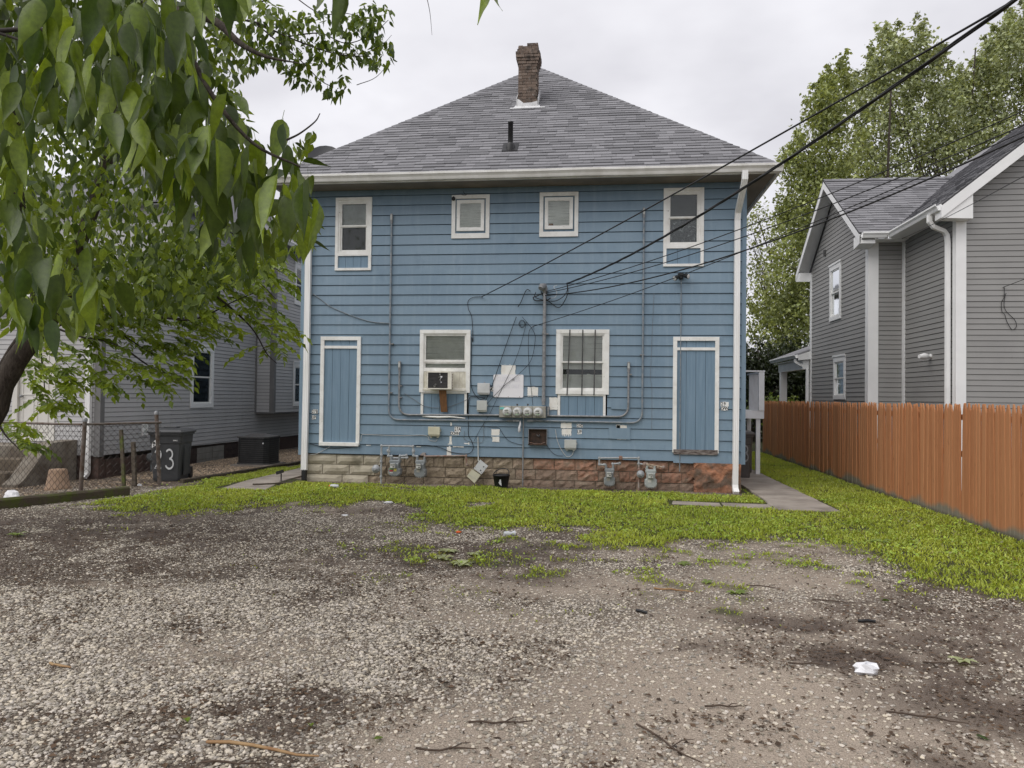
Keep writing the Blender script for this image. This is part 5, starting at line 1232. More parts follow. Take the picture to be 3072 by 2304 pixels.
# ---- cables lying on the wall
def cable(pts, r, label, mat='wire', n=5, smooth_=True, parent=None, name='cable'):
    P = [Vector(p) for p in pts]
    if smooth_ and len(P) > 2:                # Catmull-Rom
        out = []; E = [P[0]*2-P[1]]+P+[P[-1]*2-P[-2]]
        for i in range(1, len(E)-2):
            for k in range(6):
                t = k/6; a, b, c, d = E[i-1], E[i], E[i+1], E[i+2]
                out.append((b*2+(c-a)*t+(a*2-b*5+c*4-d)*t*t+(b*3-a-c*3+d)*t**3)/2)
        P = out+[P[-1]]
    mb = MB(); mb.tube(P, r*.8, n); return mb.obj(name, M[mat], parent, label, 'cable', 'cables on the blue wall')
def wl(q, L, off=.035): return [w_(q, x, y, off) for x, y in L]
cable(wl(q1, [(185,1205),(250,1250),(360,1330),(560,1415),(740,1470),(915,1485)]), .012, 'grey blue cable sagging from the left corner to the tall conduit', 'bluepipe')
cable(wl(q1, [(1790,1233),(1700,1240),(1655,1280),(1660,1350),(1690,1420),(1700,1560),(1703,1660)])+wl(q3, [(1690,200),(1688,400),(1680,580),(1700,700),(1760,780),(1815,775)]), .007, 'black cable looping down beside the air conditioner window')
cable(wl(q3, [(1820,770),(1700,760),(1665,790),(1660,1000),(1660,1120),(1690,1180),(1705,1240),(1680,1290),(1620,1300),(1500,1285),(1400,1245),(1280,1220),(1100,1220)]), .008, 'black cable bundle sweeping low under the number tiles')
cable(wl(q3, [(1050,725),(1150,790),(1250,850),(1420,865),(1560,825),(1680,770)]), .006, 'grey cable sagging across the boards below the air conditioner', 'greywire')
cable(wl(q3, [(640,1180),(650,1120),(700,1118),(1000,1128),(1250,1125),(1290,1170),(1350,1180),(1365,1160)]), .006, 'white cable running from the left door to the beige box', 'whitewire')
cable(wl(q3, [(160,1205),(300,1240),(420,1245),(560,1235),(640,1225)]), .008, 'black cable drooping under the left door')
cable(wl(q3, [(155,1310),(230,1295),(350,1230)]), .006, 'white cable leaving the left downspout under the left door', 'whitewire')
cable(wl(q5, [(1718,1245),(1740,1370),(1790,1480),(1850,1550),(1900,1530),(1920,1490)]), .007, 'white cable looping under the grey green box', 'whitewire')
cable(wl(q5, [(1622,1420),(1680,1500),(1740,1535),(1800,1540)]), .005, 'thin dark cable from the open rusty box to the grey green box')
cable(wl(q5, [(920,1210),(1000,1225),(1090,1230),(1140,1300),(1200,1370),(1290,1405),(1360,1420)]), .005, 'thin dark cable crossing left of the open rusty box')
cable(wl(q5, [(715,1265),(716,1360),(850,1390),(920,1370),(925,1180)]), .005, 'thin grey cable bracket between number tiles and white patch', 'greywire')
cable(wl(q4, [(1270,-220),(1255,100),(1240,480),(1235,580),(1250,700),(1248,1080)]), .004, 'thin grey wire hanging left of the right door', 'greywire')
cable(wl(q2, [(100,1180),(60,1170),(10,1280),(-20,1330)], .06), .010, 'black splice hanging left of the service mast')
cable(wl(q5, [(1288,0),(1200,240),(1040,700),(960,900),(880,1065)], .05), .008, 'black cable slanting from the service mast to the grey utility box')
cable(wl(q5, [(1400,60),(1330,330),(1250,540),(1140,770),(990,1080)], .045), .005, 'thin cable slanting across the faded white sign')
cable(wl(q5, [(1350,0),(1470,150),(1495,260),(1450,480),(1330,620),(1140,775),(965,960)], .055), .006, 'long looped cable crossing the faded white sign')
cable(wl(q5, [(1460,115),(1425,180),(1420,420),(1440,680),(1470,980)], .05), .006, 'cable dropping to the meter cabinet right of the white sign')
cable(wl(q5, [(990,1080),(880,1260),(820,1375)], .04), .005, 'thin cable slanting below the grey utility box')
pc = w_(q5, 1352, 80, .05); pts = [pc+Vector((.058*cos(t_)*(1+.25*sin(t_*1.7)), -.004*t_/6, .066*sin(t_)*(1+.2*cos(t_*2.3)))) for t_ in np.linspace(0, 6*pi, 60)]
cable(pts, .0045, 'coiled thin cable hanging left of the service mast', smooth_=False)
for L, r, lab in (([(235,1190),(150,1230),(125,1240),(150,1270),(250,1265),(290,1245)], .014, 'thick black drip loop below the weatherhead'),
                  ([(195,1160),(215,1220),(290,1290),(370,1335),(430,1260),(455,1180),(445,1110)], .011, 'black drip loop reaching from the weatherhead to the service cable'),
                  ([(150,1190),(140,1230),(200,1260),(320,1275),(400,1240),(445,1180),(450,1120)], .010, 'second black drip loop right of the service mast'),
                  ([(350,1125),(320,1140),(350,1190),(330,1240),(290,1245)], .006, 'white ground wire curling beside the service mast')):
    cable(wl(q2, L, .09), r, lab, 'whitewire' if 'white' in lab else 'wire')
cable(wl(q1, [(1590,262),(1610,270),(1640,268),(1620,250),(1610,232)], .05), .006, 'tangle of black wire above the small left upper window')
# ---- cables through the air to poles beyond the lot
def aerial(p0, sight, label, r, sag=.0, strands=1, twist=1.2, ext=1.35, mid=None):
    """p0 on the house; sight = (px,py,depth) of a point on the span; the span runs on past it"""
    a = Vector(p0); b = onY(*sight); b = a+(b-a)*ext; n = 40; base = []
    for i in range(n+1):
        t = i/n; t0 = 1/ext; p = a.lerp(b, t); p.z += sag*4*((1-t0)*t-t*(1-t)); base.append(p)
    root = thing('overhead_cable', tuple(a), label, 'cable', 'overhead cables in front of the blue wall')
    for s in range(strands):
        pts = []
        for i, p in enumerate(base):
            ph = 2*pi*s/max(1, strands)+i*twist; rr = 0 if strands == 1 else r*1.05; pts.append(p+Vector((0, 0, 1))*rr*sin(ph)+Vector((.8, .6, 0))*rr*cos(ph))
        if strands > 1:
            pts2 = []
            for i in range(len(pts)-1):
                for k in range(3): pts2.append(pts[i].lerp(pts[i+1], k/3))
            pts = pts2+[pts[-1]]
        mb = MB(); mb.tube(pts, r, 6); mb.obj('strand', M['wire'], root)
    mb = MB(); mb.tube([a+Vector((0, .06, 0)), a], .012, 6); mb.obj('anchor', M['galv'], root)
    return root
aerial(w_(q1, 1785, 1233, .08), (3045, 0, 5.5), 'thin straight overhead cable rising right from left of the service mast', .009, .10)
aerial(w_(q2, 445, 1108, .1), (3072, -20, 5.3), 'thick twisted overhead service cable', .009, .38, 3)
aerial(w_(q2, 250, 1183, .1), (3072, 332, 8.5), 'thin upper overhead wire crossing toward the right grey house', .007, .30)
aerial(w_(q2, 250, 1196, .1), (3072, 375, 8.3), 'thin lower overhead wire crossing toward the right grey house', .007, .36)
aerial(w_(q2, 240, 1222, .1), (3072, 410, 7.6), 'thick black overhead cable sagging low from the mast', .010, .55)
aerial(w_(q2, 120, 1515, .06), (3072, 395, 8.0), 'thin overhead wire rising from above the white sign past the flood light', .006, .22)
# ================================================================== RIGHT: PICKET FENCE
FX = 5.30
fence = thing('picket_fence', (FX, 17, 0), 'tall rust brown stockade fence of pointed pickets beside the grass strip', 'fence')
def picket_mesh(w, h, th, seed):
    r = random.Random(seed); mb = MB(); hw = w/2; y0 = -hw; tp = h; sh = h-.115
    prof = [(-hw, -.06), (hw, -.06), (hw, sh), (hw*.22, tp), (-hw*.22, tp), (-hw, sh)]
    prof = [(a+r.uniform(-.003, .003), b+r.uniform(-.004, .004)) for a, b in prof]
    fr = [(a-(.009 if a > 0 else -.009)*min(1, abs(a)/hw), b-(.008 if b > sh+.01 else 0)) for a, b in prof]; n = len(prof)   # chamfered face toward the lot
    vs = [(-th/2, a, b) for a, b in fr]+[(-th/2+.009, a, b) for a, b in prof]+[(th/2, a, b) for a, b in prof]
    mb.add(vs, [tuple(range(n)), tuple(range(3*n-1, 2*n-1, -1))]+[(k*n+i, (k+1)*n+i, (k+1)*n+(i+1) % n, k*n+(i+1) % n) for k in range(2) for i in range(n)]); return mb.mesh('picket', M['picket'])
PK = [picket_mesh(random.choice((.075, .085, .09, .10)), 1.735+random.uniform(-.015, .015), .02, k) for k in range(10)]
y = 6.2; k = 0
while y < 25.7:
    me = random.choice(PK); w = max(v.co.y for v in me.vertices)-min(v.co.y for v in me.vertices)
    mesh_obj('picket', me, fence, (FX+random.uniform(-.011, .011), y+w/2, random.uniform(-.012, .012)), (random.uniform(-.008, .008), random.uniform(-.012, .012), random.uniform(-.03, .03)))
    y += w+random.uniform(-.003, .001)
for z in (.35, .95, 1.5):
    mb = MB(); mb.box(FX+.02, FX+.06, 6.2, 25.7, z, z+.085); mb.obj('rail', M['picket'], fence)
for yy in np.arange(6.4, 25.8, 2.4):
    mb = MB(); mb.box(FX+.062, FX+.152, yy, yy+.09, -.2, 1.68); mb.obj('post', M['picket'], fence)

# ================================================================== RIGHT GREY HOUSE
Xm, Yr, Xw, Yi, Yf, EX = 6.85, 15.5, 6.10, 18.14, 23.0, .1095
gh = thing('grey_house', (9.5, 19, 0), 'grey sided house with white trim and a cross gable behind the picket fence', 'house')
FRr, SDr = Plane((Xm, Yr, 0), (1, 0, 0), (0, -1, 0)), Plane((Xm, Yr, 0), (0, 1, 0), (-1, 0, 0))
FWr, SWr = Plane((Xw, Yi, 0), (1, 0, 0), (0, -1, 0)), Plane((Xw, Yi, 0), (0, 1, 0), (-1, 0, 0))
RW = 7.3; gp = 5.62+.80*(RW/2)
siding(gh, FRr, [(0, -.1), (RW, -.1), (RW, 5.72), (RW/2, gp+.1), (0, 5.72)], [], EX, -.1, M['grey_vinyl'], M['grey_shade_core'], .017, .009)
siding(gh, SDr, [(0, -.1), (Yi-Yr, -.1), (Yi-Yr, 5.6), (0, 5.6)], [], EX, -.1, M['grey_vinyl'], M['grey_shade_core'], .017, .009)
siding(gh, FWr, [(0, -.1), (Xm-Xw, -.1), (Xm-Xw, 5.55), (0, 5.55)], [], EX, -.1, M['grey_vinyl'], M['grey_shade_core'], .017, .009)
wu, wo = (2.00, 2.95, 3.91, 5.42), (1.62, 2.58, 1.81, 2.95); WL = Yf-Yi
siding(gh, SWr, [(0, -.1), (WL, -.1), (WL, 5.55), (WL/2, 7.35), (0, 5.55)], [wu, wo], EX, -.1, M['grey_vinyl'], M['grey_shade_core'], .017, .009)
mb = MB(); mb.box(Xm+.1, Xm+RW, Yf-.1, Yf, -.1, 5.7); mb.box(Xm+RW-.1, Xm+RW, Yr+.02, Yf-.1, -.1, 5.7); mb.box(Xw+.02, Xm+.1, Yf-.05, Yf, -.1, 5.5); mb.obj('wall', M['grey_vinyl'], gh)
def cboard(x0, x1, y0, y1, z0, z1, par, mat='white_new', nm='corner_board'): mb = MB(); mb.box(x0, x1, y0, y1, z0, z1); mb.obj(nm, M[mat], par)
cboard(Xm-.03, Xm+.16, Yr-.03, Yr+.0, -.1, 5.62, gh); cboard(Xm-.03, Xm+0, Yr+.001, Yr+.12, -.1, 5.56, gh)
cboard(Xm-.028, Xm, Yi-.15, Yi-.001, -.1, 5.56, gh); cboard(Xw-.03, Xw+.20, Yi-.03, Yi, -.1, 5.54, gh); cboard(Xw-.03, Xw, Yi+.001, Yi+.16, -.1, 5.54, gh); cboard(Xw-.03, Xw, Yf-.14, Yf+.02, -.1, 5.5, gh)
def vinyl_window(par, pl, u0, u1, z0, z1, label, tw=.11, top=.16, inner='curtain', inner2=None):
    w = bpy.data.objects.new('window', None); w.location = pl((u0+u1)/2, z0); link(w, par); WLOC[w.name] = Vector(w.location); w['label'] = label
    reveal(pl, u0+.02, u1-.02, z0+.02, z1-.02, .18, M['dark_room'], w)
    mb = MB(); frame(mb, pl, u0, u1, z0, z1, tw, -.002, .035, tw, top); mb.obj('trim', M['white_new'], w)
    mb = MB(); pbox(mb, pl, u0-.03, u1+.03, z1-.03, z1+.02, .036, .055); mb.obj('drip_cap', M['white_new'], w)
    mid = (z0+z1+tw-top)/2
    sash_pane(w, pl, u0+tw, u1-tw, mid-.01, z1-top, .006, .035, inner, .04, .9); sash_pane(w, pl, u0+tw, u1-tw, z0+tw, mid+.015, -.01, .035, inner2, .04, .9)
    return w
vinyl_window(gh, SWr, *wu, 'tall upper window on the gable side', inner='blind', inner2='screen'); w = vinyl_window(gh, SWr, *wo, 'lower window on the gable side', inner='curtain', inner2='screen')
# roofs
ez, pk, mr = 5.60, 7.62, 8.85; oe = 17.74; xe = 6.45; xv = xe+(pk-ez)/.8; ridgeX = Xm+RW/2; mr = ez+.8*(ridgeX-xe); Ym = (Yi+Yf)/2
r1, n1 = shingle_roof(gh, [(5.75, oe, ez), (xe, oe, ez), (xv, Ym, pk), (5.75, Ym, pk)], 'wing_roof', nobj=300, seed=31, expo=.145)
r2, n2 = shingle_roof(gh, [(xe, oe, ez), (xe, 15.2, ez), (ridgeX, 15.2, mr), (ridgeX, Ym, mr), (xv, Ym, pk)][::1], 'main_roof', nobj=120, seed=32, expo=.145)
for P, nm in (([(5.75, Ym, pk), (xv, Ym, pk), (xe, 2*Ym-oe, ez), (5.75, 2*Ym-oe, ez)], 'wing_roof'), ([(ridgeX, 15.2, mr), (2*ridgeX-xe, 15.2, ez), (2*ridgeX-xe, 23.4, ez), (ridgeX, 23.4, mr)], 'main_roof'), ([(ridgeX, Ym, mr), (ridgeX, 23.4, mr), (xe, 23.4, ez), (xv, Ym, pk)], 'main_roof')):
    mb = MB(); a, b, c = Vector(P[0]), Vector(P[1]), Vector(P[2]); nn = (b-a).cross(c-a).normalized(); nn = nn if nn.z > 0 else -nn; mb.prism(P, nn*.0, nn*-.03); mb.obj(nm, M['shingle'], gh)
hip_caps(r1, (5.75, Ym, pk+.01), (xv, Ym, pk+.01), .13)
def raked(a, b, h, t, n, par, nm='rake_board', mat='white_new'):
    """board following a slope: a,b top edge, hanging h down, thickness t along n"""
    a, b, n = Vector(a), Vector(b), Vector(n); mb = MB(); mb.prism([a, b, b+Vector((0, 0, -h)), a+Vector((0, 0, -h))], (0, 0, 0), n*t); mb.obj(nm, M[mat], par)
dz = Vector((0, 0, -.035))
raked(Vector((5.75, oe, ez))+dz, Vector((5.75, Ym, pk))+dz, .19, .03, (1, 0, 0), gh); raked(Vector((5.75, 2*Ym-oe, ez))+dz, Vector((5.75, Ym, pk))+dz, .19, .03, (1, 0, 0), gh)
for s, y0 in ((1, oe), (-1, 2*Ym-oe)):         # sloping soffit under the gable overhang
    mb = MB(); mb.prism([(5.78, y0, ez-.10), (Xw-.002, y0, ez-.10), (Xw-.002, Ym, pk-.10), (5.78, Ym, pk-.10)], (0, 0, 0), (0, 0, -.02)); mb.obj('soffit', M['white_new'], gh)
    mb = MB(); mb.prism([(5.76, y0, ez-.04), (5.76, y0+s*.42, ez-.04), (5.76, y0+s*.42, ez-.30), (5.76, y0, ez-.24)], (0, 0, 0), (Xw-5.762, 0, 0)); mb.obj('eave_return', M['white_new'], gh)
raked(Vector((xe-.02, 15.18, ez-.02))+dz, Vector((ridgeX, 15.18, mr))+dz, .23, .03, (0, 1, 0), gh); raked(Vector((2*ridgeX-xe, 15.18, ez))+dz, Vector((ridgeX, 15.18, mr))+dz, .23, .03, (0, 1, 0), gh)
mb = MB(); mb.prism([(xe, 15.21, ez-.12), (ridgeX, 15.21, mr-.12), (ridgeX, Yr-.002, mr-.12), (xe, Yr-.002, ez-.12)], (0, 0, 0), (0, 0, -.02)); mb.obj('soffit', M['white_new'], gh)
mb = MB(); mb.prism([(xe-.02, 15.205, ez-.05), (Xm+.16, 15.205, ez+.19), (Xm+.16, 15.205, ez-.30), (xe-.02, 15.205, ez-.28)], (0, 0, 0), (0, .26, 0)); mb.obj('eave_return', M['white_new'], gh)
mb = MB(); mb.box(xe, Xm-.032, 15.48, Yi-.16, ez-.13, ez-.11); mb.box(5.8, Xm-.032, oe, Yi-.032, ez-.155, ez-.135); mb.obj('soffit', M['white_new'], gh)
gutter((xe, 15.22, ez+.0), (xe, oe-.02, ez+.0), (-1, 0, 0), .13, .12, 'white_new', gh); gutter((5.80, oe, ez+.004), (xe-.12, oe, ez+.004), (0, -1, 0), .13, .12, 'white_new', gh)
spout([(xe-.06, 15.62, ez-.12), (xe-.06, 15.62, ez-.26), (xe+.02, 15.63, ez-.36), (Xm-.16, 15.68, ez-.44), (Xm-.10, 15.70, ez-.52), (Xm-.085, 15.70, ez-.66), (Xm-.085, 15.70, -.05)], .09, .075, 'white_new', gh, True, (0, 1, 0))
# wall lamp, dryer vent, cable loop
p = onX(2200+1510*.3942, 750+808*.3942, Xm); t = thing('wall_lamp', tuple(p), 'white bullet shaped wall lamp on the grey house side', 'lamp')
mb = MB(); mb.tube([p, p+Vector((-.05, 0, 0))], .045, 12); mb.obj('base', M['white_new'], t)
d_ = Vector((-.8, -.35, -.05)).normalized(); mb = MB(); a = p+Vector((-.06, 0, 0)); mb.tube([a, a+d_*.05, a+d_*.12, a+d_*.2, a+d_*.25], [.03, .055, .07, .05, .04], 12); mb.obj('shade', M['white_new'], t)
p = onX(2200+705*.3942, 150+1545*.3942, Xw); t = MB(); t.prism([p+Vector((0, -.05, -.08)), p+Vector((0, .05, -.08)), p+Vector((0, .05, .08)), p+Vector((0, -.05, .08))], (0, 0, 0), (-.06, 0, 0)); t.obj('wall_vent', M['bar'], None, 'small dark vent hood under the gable peak', 'vent')
LP = [(2062,280),(2060,360),(2040,400),(2045,470),(2065,490),(2080,540),(2120,605),(2155,580),(2140,530),(2080,470),(2060,420),(2070,340),(2078,330)]
cable([onY(2200+x*.3942, 750+y*.3942, Yr-.03) for x, y in LP], .007, 'loose cable loop hanging on the near grey wall')
aerial(onY(2200+2062*.3942, 750+280*.3942, Yr-.05), (3072, 838, Yr-.3), 'short wire leaving the near grey wall to the right', .006, .0, ext=1.6)
aerial(onY(2200+1275*.3942, 150+1440*.3942, 17.9), (3072, 528, 9.0), 'thin wire reaching the inner corner of the right grey house', .005, .05)
# rear porch of the grey house
pr_ = thing('porch', (6.6, 25, 0), 'small white porch with shingled roof behind the right grey house', 'porch')
X0 = 5.72
mb = MB(); mb.prism([(X0, 22.95, 3.16), (X0, 26.3, 3.16), (8.4, 26.3, 4.2), (8.4, 22.95, 4.2)], (0, 0, 0), (0, 0, -.05)); mb.obj('porch_roof', M['shingle'], pr_)
gutter((X0, 22.95, 3.13), (X0, 26.3, 3.13), (-1, 0, 0), .11, .11, 'white_new', pr_)
mb = MB(); mb.prism([(X0, 22.94, 3.11), (Xw+.2, 22.94, 3.31), (Xw+.2, 22.94, 3.02), (X0, 22.94, 2.96)], (0, 0, 0), (0, -.02, 0)); mb.obj('rake_board', M['white_new'], pr_)
mb = MB(); mb.box(X0+.02, 8.2, 23.02, 26.2, 2.97, 2.99); mb.obj('ceiling', M['white_new'], pr_)
mb = MB(); mb.box(X0+.15, X0+.33, 23.02, 26.1, 2.70, 2.965); mb.obj('beam', M['white_new'], pr_)
for yy in (25.8,): mb = MB(); mb.box(X0+.14, X0+.34, yy-.1, yy+.1, 0, 2.7); mb.obj('post', M['white_new'], pr_)
spout([(X0-.04, 23.1, 3.0), (X0-.04, 23.1, 2.92), (X0+.08, 23.08, 2.84), (Xw-.12, 23.06, 2.76), (Xw-.09, 23.05, 2.66), (Xw-.09, 23.05, 0)], .085, .07, 'white_new', pr_, True, (0, 1, 0))

# ================================================================== WHITE SIDE STAIR LANDING OF THE BLUE HOUSE
ld = thing('side_landing', (3.2, 18.6, 0), 'white wooden landing with baluster railing on the right side of the blue house', 'landing')
x0, x1, y0, y1 = XR+.03, 3.72, 17.95, 19.55
mb = MB(); mb.box(x0, x1, y0+.04, y1, 1.48, 1.52); mb.obj('deck', M['deckwhite'], ld)
mb = MB(); mb.box(x0, x1-.04, y0, y0+.04, 1.33, 1.52); mb.obj('rim_joist', M['deckwhite'], ld); mb = MB(); mb.box(x1-.04, x1+.0, y0, y1, 1.33, 1.5185); mb.obj('rim_joist', M['deckwhite'], ld)
for px_, py_ in ((x1-.17, y0+.042), (x1-.10, y1-.1)): mb = MB(); mb.box(px_, px_+.095, py_, py_+.09, -.05, 1.479); mb.obj('post', M['deckwhite'], ld)
mb = MB(); mb.box(x1-.13, x1-.002, y0-.03, y0+.06, 1.521, 2.42); mb.obj('newel', M['deckwhite'], ld)
mb = MB(); mb.box(x0, x1+.01, y0-.04, y0+.065, 2.421, 2.455); mb.obj('handrail', M['deckwhite'], ld); mb = MB(); mb.box(x1-.09, x1-.01, y0+.066, y1, 2.39, 2.43); mb.obj('handrail', M['deckwhite'], ld)
mb = MB(); mb.box(x0+.35, x0+.47, y0-.02, y0+.0, 1.53, 2.42); mb.obj('baluster', M['deckwhite'], ld)
mb = MB(); mb.box(x0+.1, x0+.22, y0-.02, y0+.0, 1.53, 2.42); mb.obj('baluster', M['deckwhite'], ld)
for k in range(9): yy = y0+.14+k*.16; mb = MB(); mb.box(x1-.07, x1-.03, yy, yy+.04, 1.525, 2.389); mb.obj('baluster', M['deckwhite'], ld)
for k in range(4): mb = MB(); mb.box(x0+.03+k*.14, x0+.07+k*.14, y1-.05, y1-.01, 1.525, 2.389); mb.obj('baluster', M['deckwhite'], ld)

# ================================================================== BINS
def bin_(loc, rot, s, mat, label, marks):
    """wheeled cart: tapered body, rim, hinged lid, handle, wheels"""
    t = thing('wheeled_bin', loc, label, 'trash bin', None); R = Matrix.Rotation(rot, 4, 'Z'); L = Vector(loc)
    def fin(mb, nm, mt_, par=t):
        mb.v = [tuple(L+(R @ Vector((v[0]*s[0], v[1]*s[1], v[2]*s[2])))) for v in mb.v]; return mb.obj(nm, M[mt_], par)
    mb = MB(); prof = [(0, .40), (.06, .40), (.60, .455), (.80, .48), (.86, .50), (.90, .50)]   # height, half width at a unit size
    def sq(h, k, ky): c = .12*k; return [(-k+c, -ky, h), (k-c, -ky, h), (k, -ky+c, h), (k, ky-c, h), (k-c, ky, h), (-k+c, ky, h), (-k, ky-c, h), (-k, -ky+c, h)]
    rings = [sq(h, k, k*1.08) for h, k in ((0, .37), (.05, .38), (.70, .435), (.71, .45), (.86, .465), (.865, .50), (.90, .50))]; n = 8; vs = sum(rings, [])
    fs = [tuple(range(n-1, -1, -1)), tuple(range(6*n, 7*n))]+[(r*n+i, r*n+(i+1) % n, (r+1)*n+(i+1) % n, (r+1)*n+i) for r in range(6) for i in range(n)]
    body = fin(mb.add(vs, fs), 'body', mat)
    mb = MB(); rings = [sq(h, k, k*1.08) for h, k in ((.902, .53), (.93, .535), (.965, .50), (.985, .34), (.99, .30))]; vs = sum(rings, []); fs = [tuple(range(n-1, -1, -1)), tuple(range(4*n, 5*n))]+[(r*n+i, r*n+(i+1) % n, (r+1)*n+(i+1) % n, (r+1)*n+i) for r in range(4) for i in range(n)]
    lid = fin(mb.add(vs, fs), 'lid', mat); mb = MB(); mb.bbox(-.18, .2, -.2, .1, .99, 1.02, .012); fin(mb, 'lid_panel', mat, lid)
    mb = MB(); mb.tube([(-.42, .53, .88), (-.42, .66, .90), (.42, .66, .90), (.42, .53, .88)], .022, 8); fin(mb, 'handle', mat)
    for sx in (-1, 1): mb = MB(); mb.lathe((sx*.40-.04, .44, .11), [(.11, 0), (.12, .02), (.12, .06), (.11, .08)], 16, 'x'); fin(mb, 'wheel', 'black')
    mb = MB(); mb.box(.425, .452, -.22, .24, .10, .66); pn = fin(mb, 'side_panel', mat)
    for y_ in (-.2, .2): mb = MB(); mb.box(.45, .462, y_-.02, y_+.02, .12, .62); fin(mb, 'rib', mat, pn)
    mb = MB(); mb.box(.45, .46, -.17, .17, .36, .38); fin(mb, 'rib', mat, pn)
    for nm, strokes, wd, mt_ in marks:
        for pts in strokes:
            mb = MB(); P = [Vector(p) for p in pts]; vs = []
            for i, p in enumerate(P):
                d = (P[min(i+1, len(P)-1)]-P[max(i-1, 0)]).normalized(); nrm = Vector((-d.z, 0, d.x))
                k = .408+(p.z*.08); vs += [(p.x+nrm.x*wd, -k*1.08-.012, p.z+nrm.z*wd), (p.x-nrm.x*wd, -k*1.08-.012, p.z-nrm.z*wd)]
            mb.add(vs, [(2*i, 2*i+1, 2*i+3, 2*i+2) for i in range(len(P)-1)]); fin(mb, nm, mt_, body)
    return t, R, L
def arc(cx, cz, rx, rz, a0, a1, n=12): return [(cx+rx*cos(radians(a0+(a1-a0)*i/n)), 0, cz+rz*sin(radians(a0+(a1-a0)*i/n))) for i in range(n+1)]
three = lambda cx, cz, s: [arc(cx, cz+.09*s, .09*s, .085*s, 150, -85)+arc(cx, cz-.09*s, .11*s, .095*s, 88, -160)]
two = lambda cx, cz, s: [arc(cx, cz+.08*s, .085*s, .09*s, 160, -35)+[(cx-.09*s, 0, cz-.18*s), (cx+.09*s, 0, cz-.175*s)]]
rotL = radians(12)
bl, RL_, LL_ = bin_((-8.74, 14.28, gz(-8.74, 14.28)), rotL, (.68, .72, 1.06), 'bin', 'dark grey wheeled bin spray painted 23 behind the chain link fence',
     [('spray_mark', three(.12, .42, 1.0), .018, 'spray'), ('spray_mark', two(-.20, .42, 1.0), .016, 'spray')])
pb = Plane(LL_+RL_ @ Vector((0, -.36, 0)), RL_ @ Vector((1, 0, 0)), RL_ @ Vector((0, -1, 0)))
text_obj('DPW', .075, pb, -.17, .715, .012, M['platewhite'], bl, squeeze=.9); text_obj('010412', .035, pb, .2, .815, .02, M['platewhite'], bl, squeeze=.8)
mb = MB(); mb.prism([pb(-.19, .76, .010), pb(-.13, .76, .010), pb(-.13, .79, .012), pb(-.10, .79, .012), pb(-.16, .86, .014), pb(-.22, .79, .012), pb(-.19, .79, .012)], (0, 0, 0), pb.n*.002); mb.obj('emblem', M['platewhite'], bl)
mb = MB(); mb.prism([pb(-.25, .67, .008), pb(-.23, .67, .008), pb(-.23, .79, .012), pb(-.25, .76, .012)], (0, 0, 0), pb.n*.002); mb.obj('emblem', M['platewhite'], bl)
bin_((3.03, 17.36, .03), radians(-4), (.62, .66, 1.06), 'binbrown', 'brown grey wheeled bin with a faded 3 under the white landing', [('spray_mark', three(.20, .52, .9), .02, 'faintspray')])

# ================================================================== LEFT GREY HOUSE
Xl, Yl, EXl = -10.21, 14.1, .0985
lh = thing('grey_house', (-12.5, 20, 0), 'grey vinyl house with a projecting upper bay and a cream rear door', 'house')
FL, SL = Plane((-14.8, Yl, 0), (1, 0, 0), (0, -1, 0)), Plane((Xl, Yl, 0), (0, 1, 0), (1, 0, 0))
dU = (-12.16+14.8, -11.20+14.8, .74, 2.80)
siding(lh, FL, [(0, .46), (Xl+14.8, .46), (Xl+14.8, 3.72), (0, 3.72)], [dU], EXl, .46, M['grey_vinyl_left'], M['grey_shade_core'], .016, .008)
sw1, sw2 = (17.42-Yl, 18.50-Yl, 1.40, 3.00), (17.30-Yl, 18.35-Yl, 4.25, 5.75)
siding(lh, SL, [(0, .46), (2.5, .45), (2.5, 4.66), (0, 3.66)], [], EXl, .46, M['grey_vinyl_left'], M['grey_shade_core'], .016, .008)
siding(lh, SL, [(2.502, .45), (16, .36), (16, 6.3), (2.502, 6.3)], [sw1, sw2], EXl, .36, M['grey_vinyl_left'], M['grey_shade_core'], .016, .008)
Yb, Xb = 20.93, -9.65
PB, PS = Plane((Xl, Yb, 0), (1, 0, 0), (0, -1, 0)), Plane((Xb, Yb, 0), (0, 1, 0), (1, 0, 0))
b1, b2 = (22.30-Yb, 23.7-Yb, 1.40, 2.80), (22.28-Yb, 23.7-Yb, 4.60, 5.92)
siding(lh, PB, [(0, 1.22), (Xb-Xl, 1.22), (Xb-Xl, 6.3), (0, 6.3)], [], EXl, 1.22, M['grey_vinyl_left'], M['grey_shade_core'], .016, .008)
siding(lh, PS, [(0, 1.22), (4.5, 1.22), (4.5, 6.3), (0, 6.3)], [b1, b2], EXl, 1.22, M['grey_vinyl_left'], M['grey_shade_core'], .016, .008)
mb = MB(); mb.box(Xl+.02, Xb-.004, Yb+.01, Yb+4.5, 1.19, 1.218); mb.obj('bay_floor', M['grey_dark_trim'], lh)
mb = MB(); mb.box(-14.78, Xl-.05, Yl+2.5, Yl+2.52, 3.6, 6.3); mb.obj('wall', M['grey_vinyl_left'], lh); mb = MB(); mb.box(-14.9, -14.8, Yl, 30.1, .0, 6.3); mb.box(-14.8, Xl, 30.0, 30.1, 0, 6.3); mb.obj('wall', M['grey_vinyl_left'], lh)
for x_, y_, s in ((Xl, Yl, 3.7), (Xb, Yb, 6.3)):
    z_ = .44 if x_ == Xl else 1.2; mb = MB(); mb.box(x_-.11, x_+.024, y_-.024, y_-.001, z_, s); mb.box(x_+.001, x_+.024, y_, y_+.11, z_, s); mb.obj('corner_post', M['grey_dark_trim'], lh)
mb = MB(); mb.box(Xl+.001, Xl+.05, Yb-.05, Yb-.013, 1.2, 6.3); mb.obj('corner_post', M['grey_dark_trim'], lh)
